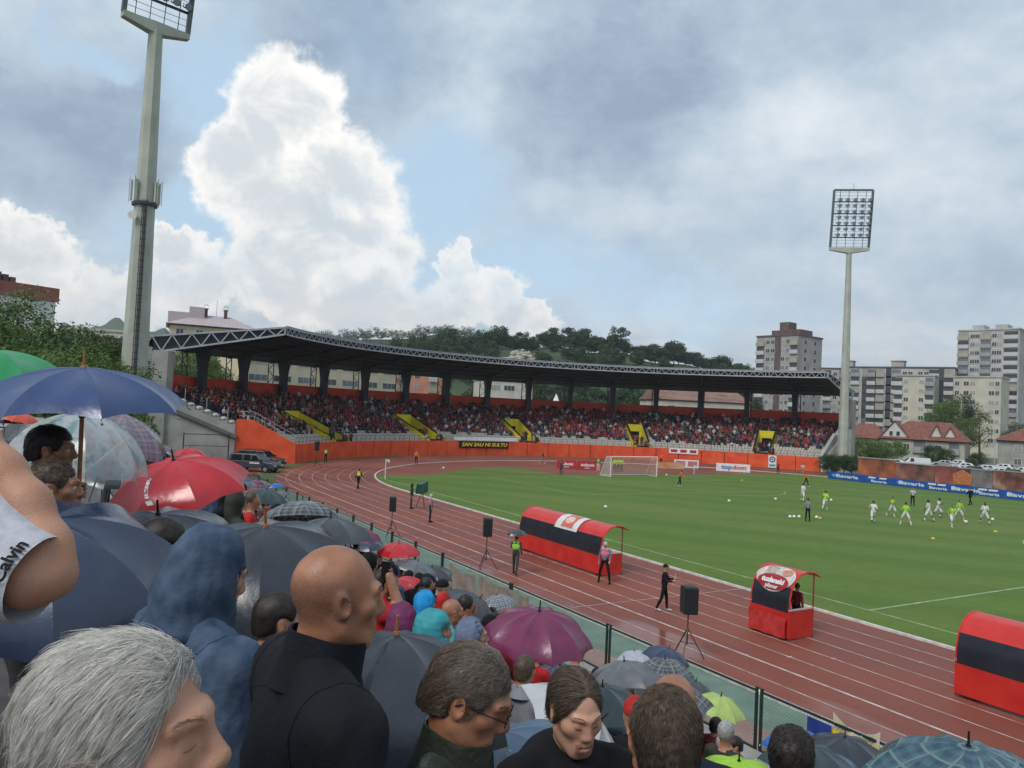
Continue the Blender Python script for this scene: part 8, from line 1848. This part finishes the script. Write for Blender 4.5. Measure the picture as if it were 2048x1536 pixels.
# ================================================================== filler spectators on the near terrace
SIL = np.array([(0, 885), (150, 850), (280, 880), (350, 905), (430, 925), (500, 962), (560, 972), (600, 1006), (680, 1042), (720, 1068), (760, 1105), (850, 1130), (880, 1175), (960, 1205), (1030, 1215), (1200, 1290), (1290, 1318), (1380, 1360), (1400, 1405), (1500, 1450), (1560, 1480), (1640, 1500), (1760, 1535), (1800, 1520), (2048, 1540)], float)
def proj_px(p): d = np.asarray(p)-EYE; z = d@CF; return 1024+FPX*(d@CR)/z, 768-FPX*(d@CU)/z, z
near_heads = [np.array(o.location) for o in COL.objects if o.name.startswith('person') and o.parent is None]+[t for t, _ in NEAR_UMB]
FILL = {}; r = np.random.default_rng(23); fcount = 0; ftops = ['black', 'black', 'navy', 'dgrey', 'red', 'grey', 'denim', 'olive', 'lgrey', 'maroon', 'black']
fabs = [(F_DGREY, 'charcoal'), (F_BLACK, 'black'), (F_GREY, 'grey'), (F_NAVY, 'navy'), (F_DGREY, 'charcoal'), (F_RED, 'red'), (F_GCHK, 'grey tartan'), (F_STEEL, 'slate blue'), (F_BLACK, 'black'), (F_PURP, 'purple'), (F_TEAL, 'bottle green')]
for i in range(0, 11):
    X = ROW0+RD*(i+.55); y = 3.0+r.random()
    while y < 58:
        y += r.uniform(.72, 1.2); z = floor_z(X); hh = r.uniform(1.62, 1.86); hx, hy, dz = proj_px((X, y, z+hh))
        if dz < 7.5 or hx < -80 or hx > 1900: continue
        sil = np.interp(hx, SIL[:, 0], SIL[:, 1])
        if hy < sil-2: continue
        if any(np.linalg.norm(q[:2]-np.array([X, y])) < .38 for q in near_heads): continue
        um = r.random() < .30; ux, uy, _ = proj_px((X, y, z+hh+.30))
        if um and uy < sil-4: um = False
        tp = ftops[r.integers(len(ftops))]; hk = ('dark', 'brown', 'grey', 'black')[r.integers(4)]; hood = r.random() < .35; ph = r.normal()*20+62; key = (tp, hk, hood)
        if key not in FILL:
            if 'base%d' % hood not in FILL: FILL['base%d' % hood] = figure(res=.027, hood=hood, legs=((2, 3), (-2, 3)), arms=((12, 40), (8, 30)))
            me, lo = FILL['base%d' % hood]; mi = np.zeros(len(me.polygons), np.int32); me.polygons.foreach_get('material_index', mi); m2 = me.copy()
            for m in outfit(tp, 'dgrey', 'black', (tp if hood else hk)): m2.materials.append(m)
            m2.polygons.foreach_set('material_index', mi); FILL[key] = (m2, lo)
        me, lo = FILL[key]; k = hh/1.78; o = obj('person', me, None, (X+r.normal()*.05, y, z-lo*k)); o.scale = (k, k, k); o.rotation_euler = (0, 0, -(YAW+R_(ph)))
        lb = (f'standing spectator in {tp.replace("dgrey","charcoal").replace("lgrey","pale grey")} '+('hooded jacket' if hood else ('cap' if hk == 'black' else 'jacket with '+hk+' hair')))+' on the near terrace'; tag(o, lb, 'person', 'near terrace spectators: '+lb.replace('standing spectator in ', '').replace(' on the near terrace', '')); fcount += 1
        if um:
            f, nm = fabs[r.integers(len(fabs))]; off = np.array([math.sin(YAW+R_(ph)), math.cos(YAW+R_(ph)), 0])*.12
            umbrella((X+off[0], y+off[1], z+hh+.28), .50, f, f'{nm} umbrella held over the rows of the near terrace', (r.normal()*7, r.normal()*5), drop=.25, rz=r.random()*6, curve=1.15, group=f'{nm} umbrellas in the rows', seed=0)
print('fillers', fcount, 'crowd', len(rec))
# ================================================================== things hung on the fence
def hung_cloth(y0, y1, z0, z1, m, label, x=FENCE_X-.06, name='tarpaulin', cat='tarpaulin', sag=.05, seed=0):
    o = empty(name, (x, (y0+y1)/2, z0)); rr = np.random.default_rng(seed); mb = MB(); nu, nv = 16, 7; P = []
    for j in range(nv):
        v = j/(nv-1); P.append([(-.03-.03*math.sin(u*11+seed+v*2)-.02*math.sin(u*23+seed)*(1-v), y0+(y1-y0)*u-(y0+y1)/2, (z1-z0)*v-sag*math.sin(u*math.pi)*v*2-.03*abs(math.sin(u*9+seed))*v) for u in np.linspace(0, 1, nu)])
    mb.grid(P); mb.build('sheet', m, o, smooth=True); tag(o, label, cat); return o
M_TARP = mat('tarp_drab', (.20, .155, .13), .6, scale=2.5, col2=(.30, .245, .21), bump=.3)
def fy(px, py): return float(on_x(px, py, FENCE_X)[1])
for k, (xa, xb, w) in enumerate(((903, 955, 'crumpled drab brown tarpaulin with a sagging top tied to the fence'), (962, 1035, 'drab brown tarpaulin stretched across the next fence panel'), (1042, 1062, 'narrow strip of drab tarpaulin at a fence post'))): hung_cloth(fy(xb, 1190), fy(xa, 1150), .10, 1.30, M_TARP, w, seed=k, sag=.09 if k == 0 else .03)
ya, yb3 = fy(1625, 1450), fy(1760, 1500)
hung_cloth(yb3, ya, .25, 1.34, mat('flag_yellow', (.68, .44, .02), .75, scale=4, col2=(.78, .52, .03), bump=.15), 'yellow and blue flag hung along the fence', name='flag', cat='flag', seed=4, sag=.02)
fl = [o for o in COL.objects if o.name.startswith('flag') and o.parent is None][-1]; FB = mat('flag_blue', (.012, .03, .20), .75, scale=4, col2=(.02, .045, .26))
mb = MB(); mb.grid([[(-.075, (ya-yb3)/2-.55+t, z) for t in (0, .3, .58)] for z in (-.02, .5, 1.11)]); mb.build('blue_field', FB, fl); mb = MB(); mb.grid([[(-.075, -(ya-yb3)/2+t-.4, z) for t in (0, .6, 1.35)] for z in (-.02, .45, .80)]); mb.build('blue_field', FB, fl)
hung_cloth(fy(1762, 1480), fy(1668, 1440), 1.05, 1.62, mat('cream_cloth', (.52, .46, .32), .8, scale=3, col2=(.62, .56, .42), bump=.2), 'cream cloth thrown over the top rail behind the flag', x=FENCE_X+.02, name='cloth', cat='cloth', seed=7, sag=.12)
# umbrella of the steward on the lanes
pl_ = np.array(pu.location)+np.array([0, 0, 1.72]); umbrella(pl_+np.array([.02, .05, .30]), .46, F_DGREY, 'dark grey umbrella carried by the steward in the lime vest on the track', (-4, 0), drop=.26)
# ================================================================== HAZE: damp air between here and the hills
hb = MB(); hb.box(-2900, 2900, -2900, 2900, -7.0, 260.0); hz = hb.build('haze', [])
hm = bpy.data.materials.new('damp_air'); hm.use_nodes = True; N, L = hm.node_tree.nodes, hm.node_tree.links
for n in list(N):
    if n.type == 'BSDF_PRINCIPLED': N.remove(n)
pv = N.new('ShaderNodeVolumePrincipled'); pv.inputs['Color'].default_value = (.86, .92, 1.0, 1); pv.inputs['Density'].default_value = .00016; pv.inputs['Anisotropy'].default_value = .1
L.new(pv.outputs[0], N['Material Output'].inputs['Volume']); hz.data.materials.append(hm); hz['kind'] = 'stuff'; hz['label'] = 'pale damp air over the stadium and town'; hz['category'] = 'haze'
